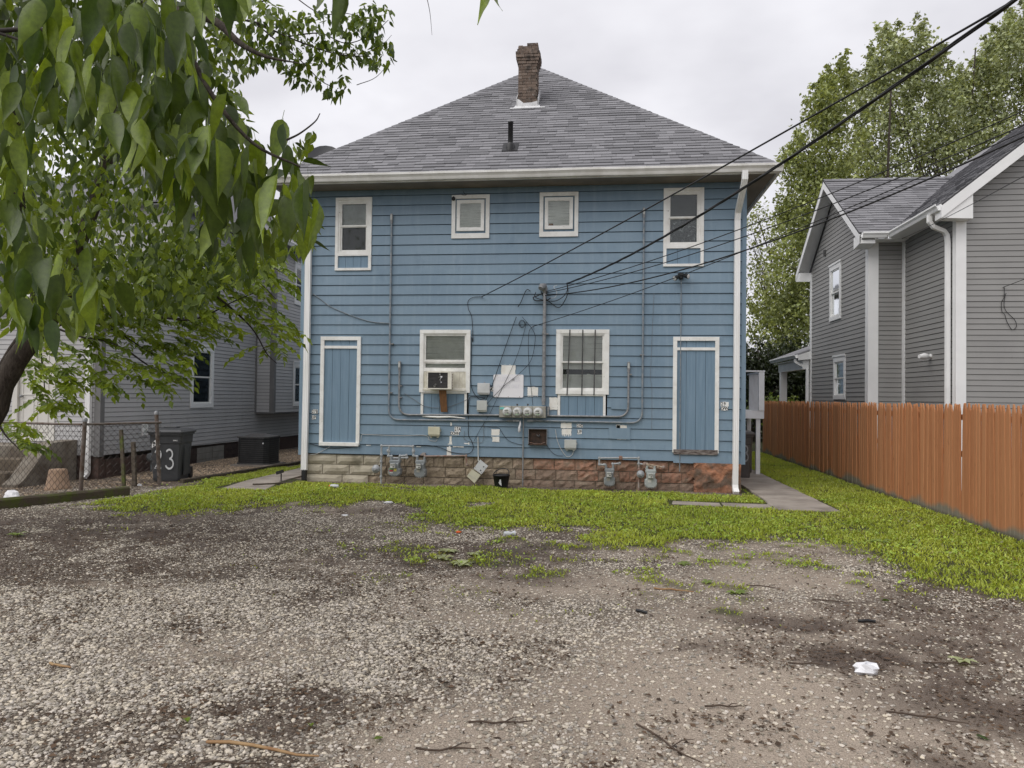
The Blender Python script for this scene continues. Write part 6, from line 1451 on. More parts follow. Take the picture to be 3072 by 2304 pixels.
vinyl_window(lh, SL, *sw1, 'window with white blinds on the left house side', inner='blind', inner2='blind'); vinyl_window(lh, SL, *sw2, 'upper window half hidden by leaves', inner='curtain', inner2='screen')
vinyl_window(lh, PS, *b1, 'lower bay window', inner='curtain', inner2='curtain'); vinyl_window(lh, PS, *b2, 'upper bay window', inner='blind', inner2='screen')
# door with panels
dr = bpy.data.objects.new('door', None); dr.location = FL((dU[0]+dU[1])/2, dU[2]); link(dr, lh); WLOC[dr.name] = Vector(dr.location); dr['label'] = 'cream panelled rear door of the left house'
mb = MB(); frame(mb, FL, dU[0], dU[1], dU[2], dU[3], .11, -.02, .03, .03, .12); mb.obj('casing', M['doorwhite'], dr)
mb = MB(); pbox(mb, FL, dU[0]+.10, dU[1]-.10, dU[2]+.02, dU[3]-.11, -.06, -.03); mb.obj('slab', M['doorwhite'], dr)
for (f0, f1, g0, g1) in ((.1, .46, .08, .42), (.54, .9, .08, .42), (.1, .46, .48, .78), (.54, .9, .48, .78), (.1, .46, .83, .95), (.54, .9, .83, .95)):
    a_, b_ = dU[0]+.11, dU[1]-.11; c_, d_ = dU[2]+.03, dU[3]-.12; mb = MB(); frame(mb, FL, a_+(b_-a_)*f0, a_+(b_-a_)*f1, c_+(d_-c_)*g0, c_+(d_-c_)*g1, .022, -.031, -.018); mb.obj('panel', M['doorwhite'], dr)
mb = MB(); p = FL(dU[0]+.19, 1.66, -.03); mb.lathe(p, [(.018, 0), (.012, .03), (.03, .045), (.028, .07), (.01, .08)], 10, 'y'); mb.obj('knob', M['galv'], dr)
# foundation, downspout, roofs
mb = MB(); mb.box(-14.8, Xl-.03, Yl+.03, Yl+.2, -.3, .455); f1_ = mb.obj('foundation', M['brownfound'], lh); mb = MB(); mb.box(Xl-.2, Xl-.03, Yl+.21, 30, -.3, .37); mb.obj('foundation', M['brownfound'], lh)
y_ = Yl+.25; seqs = [('brownfound', 2.6), ('greyblock', .5), ('darkblock', .38), ('greyblock', .75), ('greyblock', .6), ('darkblock', .8), ('greyblock', .7), ('greyblock', .5), ('darkblock', .7), ('greyblock', .8)]
for mm, L in seqs:
    for z0_, z1_ in ((-.12, .06), (.068, .22), (.228, .372)):
        if mm == 'brownfound':
            k = 0
            while k < L-.05: mb = MB(); mb.box(Xl-.03, Xl-.004-random.random()*.012, y_+k+.005, y_+min(k+.4, L)-.005, z0_, z1_); mb.obj('block', M[mm], f1_); k += .4
        else: mb = MB(); mb.box(Xl-.03, Xl-.006-random.random()*.012, y_+.006, y_+L-.006, z0_, z1_); mb.obj('block', M[mm], f1_)
    y_ += L
xd = onY(266, 1200, Yl-.06).x
spout([(xd-.25, Yl-.22, 3.62), (xd-.25, Yl-.2, 3.5), (xd-.1, Yl-.12, 3.34), (xd-.01, Yl-.07, 3.2), (xd, Yl-.065, 3.0), (xd, Yl-.065, .12), (xd-.02, Yl-.14, .02)], .105, .08, 'downspout', lh)
shingle_roof(lh, [(-14.9, Yl-.3, 3.72), (Xl+.25, Yl-.3, 3.72), (Xl+.25, Yl+2.5, 4.75), (-14.9, Yl+2.5, 4.75)], 'lean_to_roof', nobj=0, seed=41)
gutter((-14.9, Yl-.29, 3.72), (Xl+.27, Yl-.29, 3.72), (0, -1, 0), .12, .11, 'white_new', lh)
mb = MB(); mb.prism([(Xl+.22, Yl-.29, 3.68), (Xl+.22, Yl+2.5, 4.70), (Xl+.22, Yl+2.5, 4.52), (Xl+.22, Yl-.29, 3.50)], (0, 0, 0), (.03, 0, 0)); mb.obj('rake_board', M['white_new'], lh)
mb = MB(); mb.box(-14.9, Xl+.21, Yl-.28, Yl-.03, 3.60, 3.62); mb.obj('soffit', M['white_new'], lh)
for P in ([(-15.2, Yl+2.2, 6.3), (Xl+.35, Yl+2.2, 6.3), (Xl+.35-2.5, Yl+5, 8.4), (-15.2+2.5, Yl+5, 8.4)], [(Xl+.35, Yl+2.2, 6.3), (Xl+.35, 30.3, 6.3), (Xl-2.15, 27.5, 8.4), (Xl-2.15, Yl+5, 8.4)], [(-15.2, 30.3, 6.3), (-15.2, Yl+2.2, 6.3), (-12.7, Yl+5, 8.4), (-12.7, 27.5, 8.4)], [(-12.7, Yl+5, 8.4), (Xl-2.15, Yl+5, 8.4), (Xl-2.15, 27.5, 8.4), (-12.7, 27.5, 8.4)], [(Xb+.3, Yb-.3, 6.3), (Xb+.3, Yb+4.8, 6.3), (Xl-1, Yb+4, 7.4), (Xl-1, Yb+.5, 7.4)], [(Xl, Yb-.3, 6.3), (Xb+.3, Yb-.3, 6.3), (Xl-1, Yb+.5, 7.4)]):
    mb = MB(); mb.prism(P, (0, 0, 0), (0, 0, -.04)); mb.obj('main_roof', M['shingle'], lh)
mb = MB(); mb.box(-15.2, Xl+.35, Yl+2.2, Yl+2.49, 6.2, 6.22); mb.box(Xl+.03, Xl+.35, Yl+2.5, Yb-.3, 6.2, 6.22); mb.box(Xl+.06, Xb+.3, Yb-.3, Yb-.03, 6.2, 6.22); mb.box(Xb+.03, Xb+.3, Yb-.02, Yb+4.8, 6.2, 6.22); mb.obj('soffit', M['grey_dark_trim'], lh)
gutter((Xl+.36, Yl+2.2, 6.32), (Xl+.36, Yb-.3, 6.32), (1, 0, 0), .12, .1, 'white_new', lh); gutter((Xb+.31, Yb-.3, 6.32), (Xb+.31, Yb+4.8, 6.32), (1, 0, 0), .12, .1, 'white_new', lh)
# outlet cover with an odd white surround
p = onX(*Q(0, 1200, .27125)(1605, 320), Xl+.03); t = thing('outlet_cover', tuple(p), 'white weatherproof outlet cover low on the left house wall', 'outlet')
mb = MB(); mb.box(Xl+.012, Xl+.045, p.y-.10, p.y+.09, p.z-.14, p.z+.14); mb.obj('plate', M['white_new'], t)
for dz_ in (-.06, .06): mb = MB(); mb.box(Xl+.0455, Xl+.05, p.y-.05, p.y+.04, p.z+dz_-.035, p.z+dz_+.035); mb.obj('socket', M['greybox'], t)

# ---- stoop
st = thing('stoop', (-11.6, 13.2, 0), 'weathered concrete stoop with three steps below the cream door', 'steps')
for x0_, x1_, y0_, y1_, z_ in ((-12.7, -11.02, 13.35, 14.08, .70), (-12.6, -11.02, 13.0, 13.345, .47), (-12.5, -11.02, 12.65, 12.995, .24)):
    mb = MB(); mb.bbox(x0_, x1_, y0_, y1_, -.1, z_, .02); mb.obj('tread', M['stepdark' if z_ < .6 else 'step'], st)
mb = MB(); P = [(14.08, -.1), (12.55, -.1), (12.55, .03), (12.7, .12), (12.95, .36), (13.2, .62), (13.4, .76), (14.08, .78)]; mb.prism([(-11.018, y, z) for y, z in P], (0, 0, 0), (.33, 0, 0)); mb.obj('cheek_wall', M['step'], st)
# ---- pot, timber, edging, stakes
pz = gz(-9.85, 12.5); mb = MB(); mb.lathe((-9.85, 12.5, pz), [(.215, 0), (.215, .05), (.195, .06), (.15, .34), (.135, .37), (.05, .375)], 20); mb.obj('flower_pot', M['pot'], None, 'upturned pale terracotta pot beside the stoop', 'pot')
def beam_(a, b, w, h, mat, label, nm='timber_edging', seg=8, cat='timber'):
    a, b = Vector(a), Vector(b); d = (b-a); s = Vector((d.y, -d.x, 0)).normalized(); vs = []; r = random.Random(int(a.x*77))
    for i in range(seg+1):
        p = a.lerp(b, i/seg)
        for u, v in ((-1, -.5), (1, -.5), (1, .8), (.75, 1), (-.75, 1), (-1, .8)): vs.append(p+s*(u*w/2+r.uniform(-.006, .006))+Vector((0, 0, v*h+r.uniform(-.007, .007) if v > 0 else v*h)))
    n = 6; fs = [tuple(range(n)), tuple(range(len(vs)-1, len(vs)-n-1, -1))]+[(k*n+(i+1) % n, k*n+i, (k+1)*n+i, (k+1)*n+(i+1) % n) for k in range(seg) for i in range(n)]
    return MB().add(vs, fs).obj(nm, M[mat], None, label, cat)
beam_((-9.3, 9.7, 0), (-8.15, 12.0, 0), .17, .14, 'mossy', 'long mossy landscape timber below the chain link fence')
beam_((-8.2, 13.75, 0), (-7.62, 18.6, 0), .09, .07, 'timber', 'dark timber edging of the gravel bed by the left house', seg=14)
beam_((-6.62, 13.55, 0), (-6.15, 13.95, 0), .08, .05, 'timber', 'short loose timber at the left corner of the blue house', seg=4)
mb = MB(); mb.beam((-8.86, 12.95, .02), (-9.08, 13.15, 1.05), .06, .04, (0, 1, 0)); mb.obj('stake', M['mossy'], None, 'mossy wooden stake leaning left behind the chain link fence', 'stake')
mb = MB(); mb.beam((-8.68, 13.0, .02), (-8.86, 13.2, .82), .07, .05, (0, 1, 0)); mb.obj('stake', M['timber'], None, 'short dark stake leaning beside the mossy one', 'stake')
# regulator on the side wall behind the stakes
p = onX(*Q(0, 1200, .27125)(1665, 635), Xl+.2); t = thing('gas_regulator', tuple(p), 'small grey gas regulator on the left house behind the fence', 'regulator'); mb = MB(); mb.lathe(p, [(.05, -.04), (.1, -.02), (.1, .02), (.05, .04)], 14, 'y'); mb.obj('disc', M['gasgrey'], t); mb = MB(); mb.tube([p+Vector((0, .03, 0)), p+Vector((0, .03, -p.z-.02))], .02, 8); mb.obj('pipe', M['gasgrey'], t)
# ---- chain link fence
cf = thing('chain_link_fence', (-8.9, 12, 0), 'rusty chain link fence with leaning posts around the corner yard', 'fence')
FP = [Vector((-15.2, 12.75, 0)), Vector((-11.9, 12.25, 0)), Vector((-8.93, 11.87, 0)), Vector((-8.34, 13.26, 0))]; top_ = 1.2
for i, p in enumerate(FP):
    h_ = (1.25, 1.25, 1.28, 1.38)[i]; ln = (0, 0, .06, -.10)[i]; mb = MB(); mb.tube([p+Vector((0, 0, -.1)), p+Vector((ln, 0, h_))], .036, 10); po = mb.obj('post', M['rustpost'], cf)
    mb = MB(); mb.lathe(p+Vector((ln, 0, h_)), [(.042, -.03), (.042, .02), (.02, .04)], 10); mb.obj('cap', M['galv'], po)
for a, b in zip(FP[:-1], FP[1:]):
    mb = MB(); mb.tube([a+Vector((0, 0, top_)), b+Vector((0, 0, top_))], .021, 8); mb.obj('top_rail', M['rustpost'], cf)
    d = b-a; L = d.length; d.normalize(); s = .062; n_ = int(L/s); H_ = top_-.05; rows = int(H_/s); mb = MB()
    nn = Vector((d.y, -d.x, 0))
    if L < 3.2 or True:
        V = []; Fc = []
        for i in range(n_+1):
            pts = []
            for j in range(rows+1):
                u = i*s+(s/2 if (i+j) % 2 else -s/2); u = min(max(u, 0), L); pts.append(a+d*u+Vector((0, 0, .05+j*H_/rows))+nn*(.006 if (i+j) % 2 else -.006))
            mb.tube(pts, .0044, 3, caps=False, smooth=False)
            pts = []
    mb.obj('wire_mesh', M['chain'], cf, kind='stuff')
# ---- condenser
ac2 = thing('condenser', (-8.5, 17.75, 0), 'dark outdoor air conditioning condenser beside the left house', 'air conditioner'); c = Vector((-8.52, 17.72, .06)); r_ = .40
def rsq(k, z, c_=.10): return [(c.x+x, c.y+y, z) for x, y in [(-k+c_, -k), (k-c_, -k), (k, -k+c_), (k, k-c_), (k-c_, k), (-k+c_, k), (-k, k-c_), (-k, -k+c_)]]
def stack(rings): n = 8; return MB().add(sum(rings, []), [tuple(range(n-1, -1, -1)), tuple(range((len(rings)-1)*n, len(rings)*n))]+[(q*n+i, q*n+(i+1) % n, (q+1)*n+(i+1) % n, (q+1)*n+i) for q in range(len(rings)-1) for i in range(n)])
stack([rsq(r_-.01, .06), rsq(r_-.01, .68)]).obj('casing', M['acunit'], ac2); stack([rsq(r_+.015, .04), rsq(r_+.015, .075)]).obj('base_pan', M['bar'], ac2); tc_ = stack([rsq(r_+.015, .682), rsq(r_+.015, .715), rsq(r_*.75, .73), rsq(r_*.45, .775), rsq(r_*.4, .78)]); tc_.obj('top_cap', M['bar'], ac2)
for k in range(11): z_ = .12+k*.05; mb = MB(); mb.tube(rsq(r_-.004, z_)+rsq(r_-.004, z_)[:1], .004, 4, smooth=False); mb.obj('guard_ring', M['bar'], ac2)
mb = MB(); mb.lathe((c.x+.29, c.y-r_+.008, .56), [(.022, 0), (.02, .006)], 12, 'y'); mb.obj('badge', M['palebox'], ac2)
mb = MB(); mb.box(-9.0, -8.05, 17.2, 18.25, -.02, .038); mb.obj('condenser_pad', M['concrete'], None, 'flat concrete pad under the dark condenser', 'pad')
# solar stake light by the left downspout
t = thing('path_light', (-6.42, 14.35, 0), 'small black path light at the left corner of the blue house', 'light'); mb = MB(); mb.tube([(-6.42, 14.35, -.03), (-6.42, 14.35, .17)], .012, 6); mb.obj('spike', M['black'], t); mb = MB(); mb.obox((-6.44, 14.33, .20), (.06, 0, .02), (0, .05, 0), (-.01, 0, .03)); mb.obj('head', M['black'], t)
# satellite dish on the far left of the roof
p = Vector((-6.35, 16.2, 0)); p.z = onY(915, 480, 16.2).z; t = thing('satellite_dish', (p.x, p.y, p.z-.5), 'dark satellite dish behind the left hip of the blue house roof', 'satellite dish')
mb = MB(); vs = []; fs = []; nn = Vector((.15, -.75, .55)).normalized(); ux = nn.cross(Vector((0, 0, 1))).normalized(); uy = ux.cross(nn).normalized()
prev = None
for ri, rr in enumerate((.0, .15, .28, .38)):
    for k in range(16): an = 2*pi*k/16; vs.append(p+ux*rr*cos(an)+uy*rr*1.05*sin(an)+nn*(rr*rr*.6))
for ri in range(3):
    for k in range(16): fs.append((ri*16+k, ri*16+(k+1) % 16, (ri+1)*16+(k+1) % 16, (ri+1)*16+k))
mb.add(vs, fs, True); mb.obj('dish', M['dish'], t); mb = MB(); mb.tube([p-nn*.01, p-nn*.12+Vector((0, 0, -.1)), p+Vector((0, .12, -.75))], .022, 8); mb.obj('arm', M['galv'], t)
# ================================================================== TREES
def leaf_base(ts, ws, L=1.0, width=.62, fold=.25, curl=.25, stem=.18, wav=.0, seed=0):
    """leaf hanging along -z, stem at the origin; returns verts, faces (quads)"""
    r = random.Random(seed); v = []; f = []; n = len(ts)
    for t, w in zip(ts, ws):
        x = w*width*L; z = -(stem+t)*L; y = curl*t*t*L
        v += [(-x, y+fold*x+r.uniform(-wav, wav), z-.02*L), (0, y, z), (x, y+fold*x+r.uniform(-wav, wav), z-.02*L)]
    for i in range(n-1):
        f += [(3*i, 3*i+1, 3*i+4, 3*i+3), (3*i+1, 3*i+2, 3*i+5, 3*i+4)]
    b = len(v); s = .006*L; v += [(-s, 0, 0), (s, 0, 0), (s, 0, -stem*L*1.15), (-s, 0, -stem*L*1.15)]; f.append((b, b+1, b+2, b+3))
    return np.array(v), np.array(f)
TS8, WS8 = (0, .05, .13, .26, .42, .58, .72, .86, 1), (.03, .25, .41, .5, .47, .36, .2, .07, .0)
TS5, WS5 = (0, .15, .42, .72, 1), (.05, .42, .48, .27, .0)
def rot_mats(yaw, pitch, roll):
    cy, sy, cp, sp_, cr, sr = np.cos(yaw), np.sin(yaw), np.cos(pitch), np.sin(pitch), np.cos(roll), np.sin(roll); o, z = np.ones_like(yaw), np.zeros_like(yaw)
    A_ = lambda *r: np.stack(r, -1).reshape(-1, 3, 3)
    return A_(cy, -sy, z, sy, cy, z, z, z, o) @ A_(o, z, z, z, cp, -sp_, z, sp_, cp) @ A_(cr, z, sr, z, o, z, -sr, z, cr)
def leaf_cloud(name, pos, size, base, cols, mat, parent, pitch=.5, roll=.4, yaw=None, smooth=False):
    n = len(pos); v, f = base; k = len(v); yaw = rng.random(n)*2*pi if yaw is None else yaw
    Rm = rot_mats(yaw, rng.normal(0, pitch, n), rng.normal(0, roll, n))
    P = np.einsum('nij,kj->nki', Rm, v)*size[:, None, None]+pos[:, None]
    Fc = (f[None]+(np.arange(n)*k)[:, None, None]).reshape(-1, f.shape[1])
    return np_obj(name, P.reshape(-1, 3), Fc, M[mat], parent, np.repeat(cols, k, 0), 'stuff', smooth)
def leaf_cols(n, dark, light, bias=1.0):
    q = rng.random((n, 1))**bias; return (np.array(dark)*(1-q)+np.array(light)*q)*(.85+.3*rng.random((n, 1)))
def region_points(poly, n, d0, d1):
    """scatter points in a sighted outline, spread through the depth d0..d1 of the crown"""
    xs = [p[0] for p in poly]; ys_ = [p[1] for p in poly]; out = []; P = poly
    while len(out) < n:
        x = rng.uniform(min(xs), max(xs), n*2); y = rng.uniform(min(ys_), max(ys_), n*2); k = poly_sd(x, y, P) > 0
        for a, b in zip(x[k], y[k]):
            out.append(tuple(onY(a, b, float(d0+(d1-d0)*rng.random()))))
            if len(out) >= n: break
    return np.array(out)
def limb(pts, r0, r1, parent, name='limb', mat='bark', n=8, jit=.0):
    P = [Vector(p) for p in pts]; out = []; E = [P[0]*2-P[1]]+P+[P[-1]*2-P[-2]]
    for i in range(1, len(E)-2):
        for k in range(5):
            t = k/5; a, b, c, d = E[i-1], E[i], E[i+1], E[i+2]; out.append((b*2+(c-a)*t+(a*2-b*5+c*4-d)*t*t+(b*3-a-c*3+d)*t**3)/2+Vector((random.uniform(-jit, jit), random.uniform(-jit, jit), random.uniform(-jit, jit))))
    out.append(P[-1]); m_ = len(out); mb = MB(); mb.tube(out, [r0+(r1-r0)*i/(m_-1) for i in range(m_)], n); return mb.obj(name, M[mat], parent)

# ---- the near tree: trunk leaning in from the left, crown hanging over the lot
TY = 8.4
t1 = thing('tree', (-8.75, TY, 0), 'large broad leaved tree leaning over the lot from the left edge', 'tree')
tp = [(-8.75, TY, -.15), (-8.4, TY, .9)]+[tuple(onY(x, y, TY)) for x, y in ((-40, 1270), (10, 1150), (75, 1045), (150, 955), (205, 865))]
limb(tp, .17, .095, t1, 'trunk', n=12, jit=.006)
limb([tuple(onY(205, 865, TY)), tuple(onY(230, 760, TY-.1)), tuple(onY(300, 560, TY-.3)), tuple(onY(360, 300, TY-.6)), tuple(onY(430, -100, TY-1.2))], .095, .05, t1)
limb([tuple(onY(110, 1000, TY)), tuple(onY(110, 880, TY-.2)), tuple(onY(60, 640, TY-.6)), tuple(onY(40, 300, TY-1.4)), tuple(onY(-20, -200, TY-2))], .08, .045, t1)
top1 = onY(430, -100, TY-1.2)
limb([top1, onY(420, -150, 5.6), onY(520, 20, 5.0), onY(640, 60, 4.8), onY(720, 130, 4.7), onY(800, 170, 4.6), onY(900, 190, 4.6)], .055, .003, t1)
limb([onY(420, -150, 5.6), onY(500, -160, 4.0), onY(470, -60, 3.2), onY(545, 110, 3.0), onY(640, 290, 2.95), onY(760, 430, 2.9), onY(900, 500, 2.9)], .022, .004, t1)
for L, d_, r_ in (([(0,92),(110,86),(190,100),(300,60),(420,20)], 3.4, .012), ([(0,100),(60,120),(105,138)], 3.4, .009), ([(545,110),(600,220),(628,260),(640,300)], 3.0, .006), ([(560,420),(620,480),(640,560)], 3.0, .006), ([(860,420),(900,400),(945,365),(960,340)], 3.1, .005), ([(640,60),(760,65),(860,110),(1000,160),(1110,170)], 7.0, .012), ([(640,20),(760,10),(900,-30)], 7, .012),
                    ([(760,65),(840,130),(900,180),(960,240),(1000,262)], 7.0, .009), ([(860,110),(960,100),(1040,130),(1120,100),(1165,60)], 7.0, .007), ([(1000,160),(1090,160),(1150,130),(1175,105)], 7.0, .004), ([(870,-20),(960,40),(1040,40),(1105,62)], 7.0, .006), ([(1280,-10),(1290,40),(1296,105)], 7.0, .004), ([(1070,255),(1130,230),(1180,170)], 7, .004)):
    limb([onY(x, y, d_) for x, y in L], r_, r_*.4, t1, 'twig', 'darkbark', 6)
# each of the big hanging leaves is a part
NEAR = [(90,0),(560,0),(600,110),(655,250),(770,390),(850,380),(910,430),(945,560),(960,640),(940,740),(905,700),(860,640),(800,690),(720,760),(640,700),(600,640),(550,600),(480,540),(420,480),(330,430),(300,380),(240,340),(130,330),(110,200)]
LV = []
for s_ in range(14):
    v, f = leaf_base(TS8, WS8, 1.0, .40+.16*random.random(), random.choice((.15, .35, .6, .9, 1.3)), random.uniform(-.25, .45), .16, .015, s_)
    me = bpy.data.meshes.new('leaf'); me.from_pydata([tuple(x) for x in v], [], [tuple(x) for x in f]); me.materials.append(M['leaf']); me.polygons.foreach_set('use_smooth', np.ones(len(f), bool))
    c = leaf_cols(1, (.03, .06, .009), (.22, .30, .03), 1.3)[0]; at_ = me.color_attributes.new('col', 'FLOAT_COLOR', 'POINT'); vv = np.ones((len(v), 4), np.float32); vv[:, :3] = c; vv[1:27:3, :3] *= 1.35; vv[:27, :3] *= (.85+.3*np.random.default_rng(s_).random((27, 1))); at_.data.foreach_set('color', vv.ravel()); LV.append(me)
P = region_points(NEAR, 215, 2.5, 3.4); P2 = region_points([(30,760),(330,760),(345,900),(300,960),(140,1000),(40,1010)], 30, 2.7, 3.3); P3 = region_points([(0,150),(95,190),(110,500),(130,700),(120,760),(0,900)], 38, 2.9, 3.5); P4 = region_points([(560,-60),(790,-60),(800,10),(560,40)], 10, 2.7, 3.1); P5 = region_points([(980,-60),(1070,-60),(1040,5),(1000,5)], 4, 2.7, 2.9); P6 = region_points([(1400,-50),(1470,-50),(1450,-20)], 2, 2.7, 2.8)
for p in np.concatenate([P, P2, P3, P4, P5, P6]):
    s_ = random.uniform(.12, .225); mesh_obj('leaf', random.choice(LV), t1, (p[0], p[1], p[2]+s_*.5), (random.gauss(0, .2), random.gauss(0, .2), random.uniform(0, 2*pi)), (s_*.86, s_*.86, s_*1.12))
B8, B5 = leaf_base(TS8, WS8, 1.0, .48, .5, .15), leaf_base(TS5, WS5, 1.0, .54, .4, .2)
def near_fill(poly, n, d0, d1, s0, s1, dark, light, nm='foliage', base=B5, par=t1, pitch=.45, bias=1.2):
    p = region_points(poly, n, d0, d1); return leaf_cloud(nm, p, s0+(s1-s0)*rng.random(n), base, leaf_cols(n, dark, light, bias), 'leaf', par, pitch, .45, smooth=True)
near_fill([(x, y) for x, y in NEAR], 330, 3.2, 4.2, .10, .16, (.03, .055, .008), (.10, .145, .016), base=B8, bias=1.5)  # inner leaves coloured darker: the shade inside the crown is painted in
near_fill([(0,-40),(560,-40),(620,60),(300,260),(0,240)], 300, 3.6, 5.4, .10, .16, (.026, .048, .007), (.09, .13, .015), bias=1.6)  # top left of the crown: interior shade put into the leaf colour
near_fill([(0,140),(120,190),(140,700),(230,800),(330,900),(180,990),(60,1010),(0,950)], 170, 3.6, 5.0, .09, .14, (.05, .09, .012), (.19, .26, .028))
near_fill([(0,230),(250,330),(430,470),(560,590),(700,680),(830,640),(905,560),(960,650),(920,720),(800,800),(700,850),(560,930),(300,960),(0,960)], 3900, 5.5, 9.5, .085, .125, (.045, .082, .011), (.22, .30, .033), bias=1.3)
near_fill([(0,-60),(640,-60),(700,150),(640,330),(560,560),(0,300)], 1500, 5.5, 8.5, .085, .12, (.045, .08, .01), (.17, .23, .026))
near_fill([(560,-40),(760,-40),(900,60),(860,150),(780,190),(700,250),(650,160)], 330, 6.2, 7.6, .075, .11, (.05, .085, .012), (.20, .27, .03), pitch=.6)
near_fill([(640,180),(720,260),(760,380),(740,440),(700,400),(650,300)], 90, 4.6, 6.0, .07, .10, (.07, .11, .014), (.22, .3, .033), pitch=.6)
near_fill([(870,420),(935,370),(955,400),(930,470),(880,470)], 24, 3.6, 4.2, .05, .07, (.08, .12, .015), (.22, .3, .03), pitch=.6)
for cx, cy, rx, ry, n in ((800,60,90,50,90), (905,120,80,60,110), (1000,150,70,45,110), (1100,120,60,70,110), (1060,70,70,40,80), (1120,40,60,40,70), (920,220,60,40,70), (1010,265,35,30,36), (1140,180,40,22,34), (860,170,60,40,60), (960,50,70,45,70), (780,150,60,50,60), (1030,225,14,14,8), (1165,130,14,14,10)):
    an = np.linspace(0, 2*pi, 14)[:-1]; near_fill([(cx+rx*cos(a), cy+ry*sin(a)) for a in an], n, 6.8, 7.3, .06, .10, (.045, .08, .012), (.17, .24, .028), pitch=.6)

near_fill([(400,700),(640,700),(720,780),(660,880),(560,930),(430,900)], 420, 7.0, 8.6, .08, .12, (.04, .075, .012), (.16, .23, .03), pitch=.6)
near_fill([(-700,-200),(0,-200),(0,950),(-200,900),(-500,700),(-700,400)], 1500, 5.5, 9.5, .085, .125, (.045, .082, .011), (.2, .27, .03))
near_fill([(-500,-200),(0,-200),(0,900),(-250,700),(-500,300)], 160, 3.2, 5.0, .11, .17, (.03, .06, .009), (.14, .2, .022), base=B8)
# ---- the tree with feathery compound leaves in front of the left house
t2 = thing('tree', (-9.6, 10.3, 0), 'young tree with feathery compound leaves in front of the left grey house', 'tree')
c0 = [(-9.6, 10.3, -.1), (-9.3, 10.2, 1.4), tuple(onY(60, 1010, 9.9)), tuple(onY(170, 985, 9.8))]
limb(c0, .06, .035, t2, 'trunk', 'bark', 8, .004)
BR = [[(170,985),(240,1010),(300,1020),(360,1040),(430,1085)], [(150,990),(230,960),(330,985),(430,1045),(520,1100)], [(430,720),(520,760),(600,800),(680,860),(720,895)], [(260,880),(330,910),(380,930),(450,940),(540,955),(640,950)], [(470,950),(560,960),(620,945),(700,905),(760,880)], [(640,880),(700,930),(760,990),(800,1060),(830,1090)], [(560,740),(660,780),(740,760),(800,790),(850,820)], [(120,1040),(130,1120),(135,1180)], [(0,1280),(20,1310),(60,1350)], [(300,890),(360,870),(450,880),(560,900)], [(640,740),(700,800),(780,850),(830,900)], [(380,1050),(450,1100),(530,1150)], [(100,950),(200,900),(300,850)]]
fv, ff, fc = [], [], []
def frond(base, d, L, s, col):
    """pinnate leaf: a bowed rachis with opposite leaflets"""
    d = Vector(d).normalized(); side = d.cross(Vector((0, 0, 1))); side = side.normalized() if side.length > .05 else Vector((1, 0, 0)); npair = 6; b = Vector(base)
    pts = []
    for k in range(npair+2):
        t = k/(npair+1); pts.append(b+d*L*t+Vector((0, 0, -.42*L*t*t)))
    for k in range(npair+1): # rachis strip
        a_, c_ = pts[k], pts[k+1]; q = Vector((0, 0, .003)); i0 = len(fv); fv.extend([a_-q, a_+q, c_+q, c_-q]); ff.append((i0, i0+1, i0+2, i0+3)); fc.extend([np.array(col)*.5]*4)
    def leaflet(p, dr, L_):
        dr = dr.normalized(); nb = dr.cross(Vector((random.gauss(0, .5), random.gauss(0, .5), 1))); nb = nb.normalized() if nb.length > .01 else Vector((1, 0, 0)); w = L_*.27; up = nb.cross(dr)*(.25*w); i0 = len(fv)
        fv.extend([p, p+dr*L_*.38+nb*w+up, p+dr*L_, p+dr*L_*.38-nb*w+up]); cc = np.array(col)*random.uniform(.75, 1.25); fc.extend([cc]*4); ff.append((i0, i0+1, i0+2, i0+3))
    for k in range(1, npair+1):
        tg = (pts[k+1]-pts[k-1]).normalized(); ls = s*(.75+.35*sin(pi*k/(npair+1)))
        for q in (-1, 1): leaflet(pts[k], side*q*.8+tg*.55+Vector((random.gauss(0, .12), random.gauss(0, .12), -.35+random.gauss(0, .2))), ls*random.uniform(.85, 1.1))
    leaflet(pts[-1], (pts[-1]-pts[-2])+Vector((0, 0, -.1*L)), s)
for bi, L in enumerate(BR):
    dY = 9.0+.35*(bi % 4); P = [onY(x, y, dY) for x, y in L]; limb(P, .016, .005, t2, 'branch', 'darkbark', 6)
FRP = [([(180,780),(420,740),(640,720),(760,760),(800,850),(700,960),(640,1010),(560,1040),(500,1110),(420,1130),(330,1130),(260,1100),(210,1030),(230,960),(180,900)], 300), ([(640,740),(780,730),(850,790),(860,850),(800,870),(720,840)], 26), ([(720,880),(790,900),(830,980),(845,1050),(800,1060),(740,980),(715,930)], 26), ([(60,1030),(190,1020),(210,1090),(190,1200),(110,1230),(60,1150)], 44), ([(0,1250),(60,1270),(100,1310),(60,1350),(0,1320)], 16), ([(360,1080),(520,1110),(540,1140),(420,1160)], 16), ([(240,1050),(330,1120),(300,1160),(230,1140)], 12), ([(0,600),(300,640),(300,800),(0,850)], 40)]
for poly, n in FRP:
    for p in region_points(poly, n, 8.7, 10.3):
        an = random.gauss(-.25, .9); q = random.random(); col = np.array((.10, .165, .016))*(1-q)+np.array((.33, .43, .05))*q
        frond(p, (cos(an), random.gauss(0, .5), random.uniform(-.25, .35)), random.uniform(.28, .46), random.uniform(.10, .145), col)
np_obj('crown', np.array([tuple(v) for v in fv]), np.array(ff), M['leaf'], t2, np.array(fc), 'stuff')

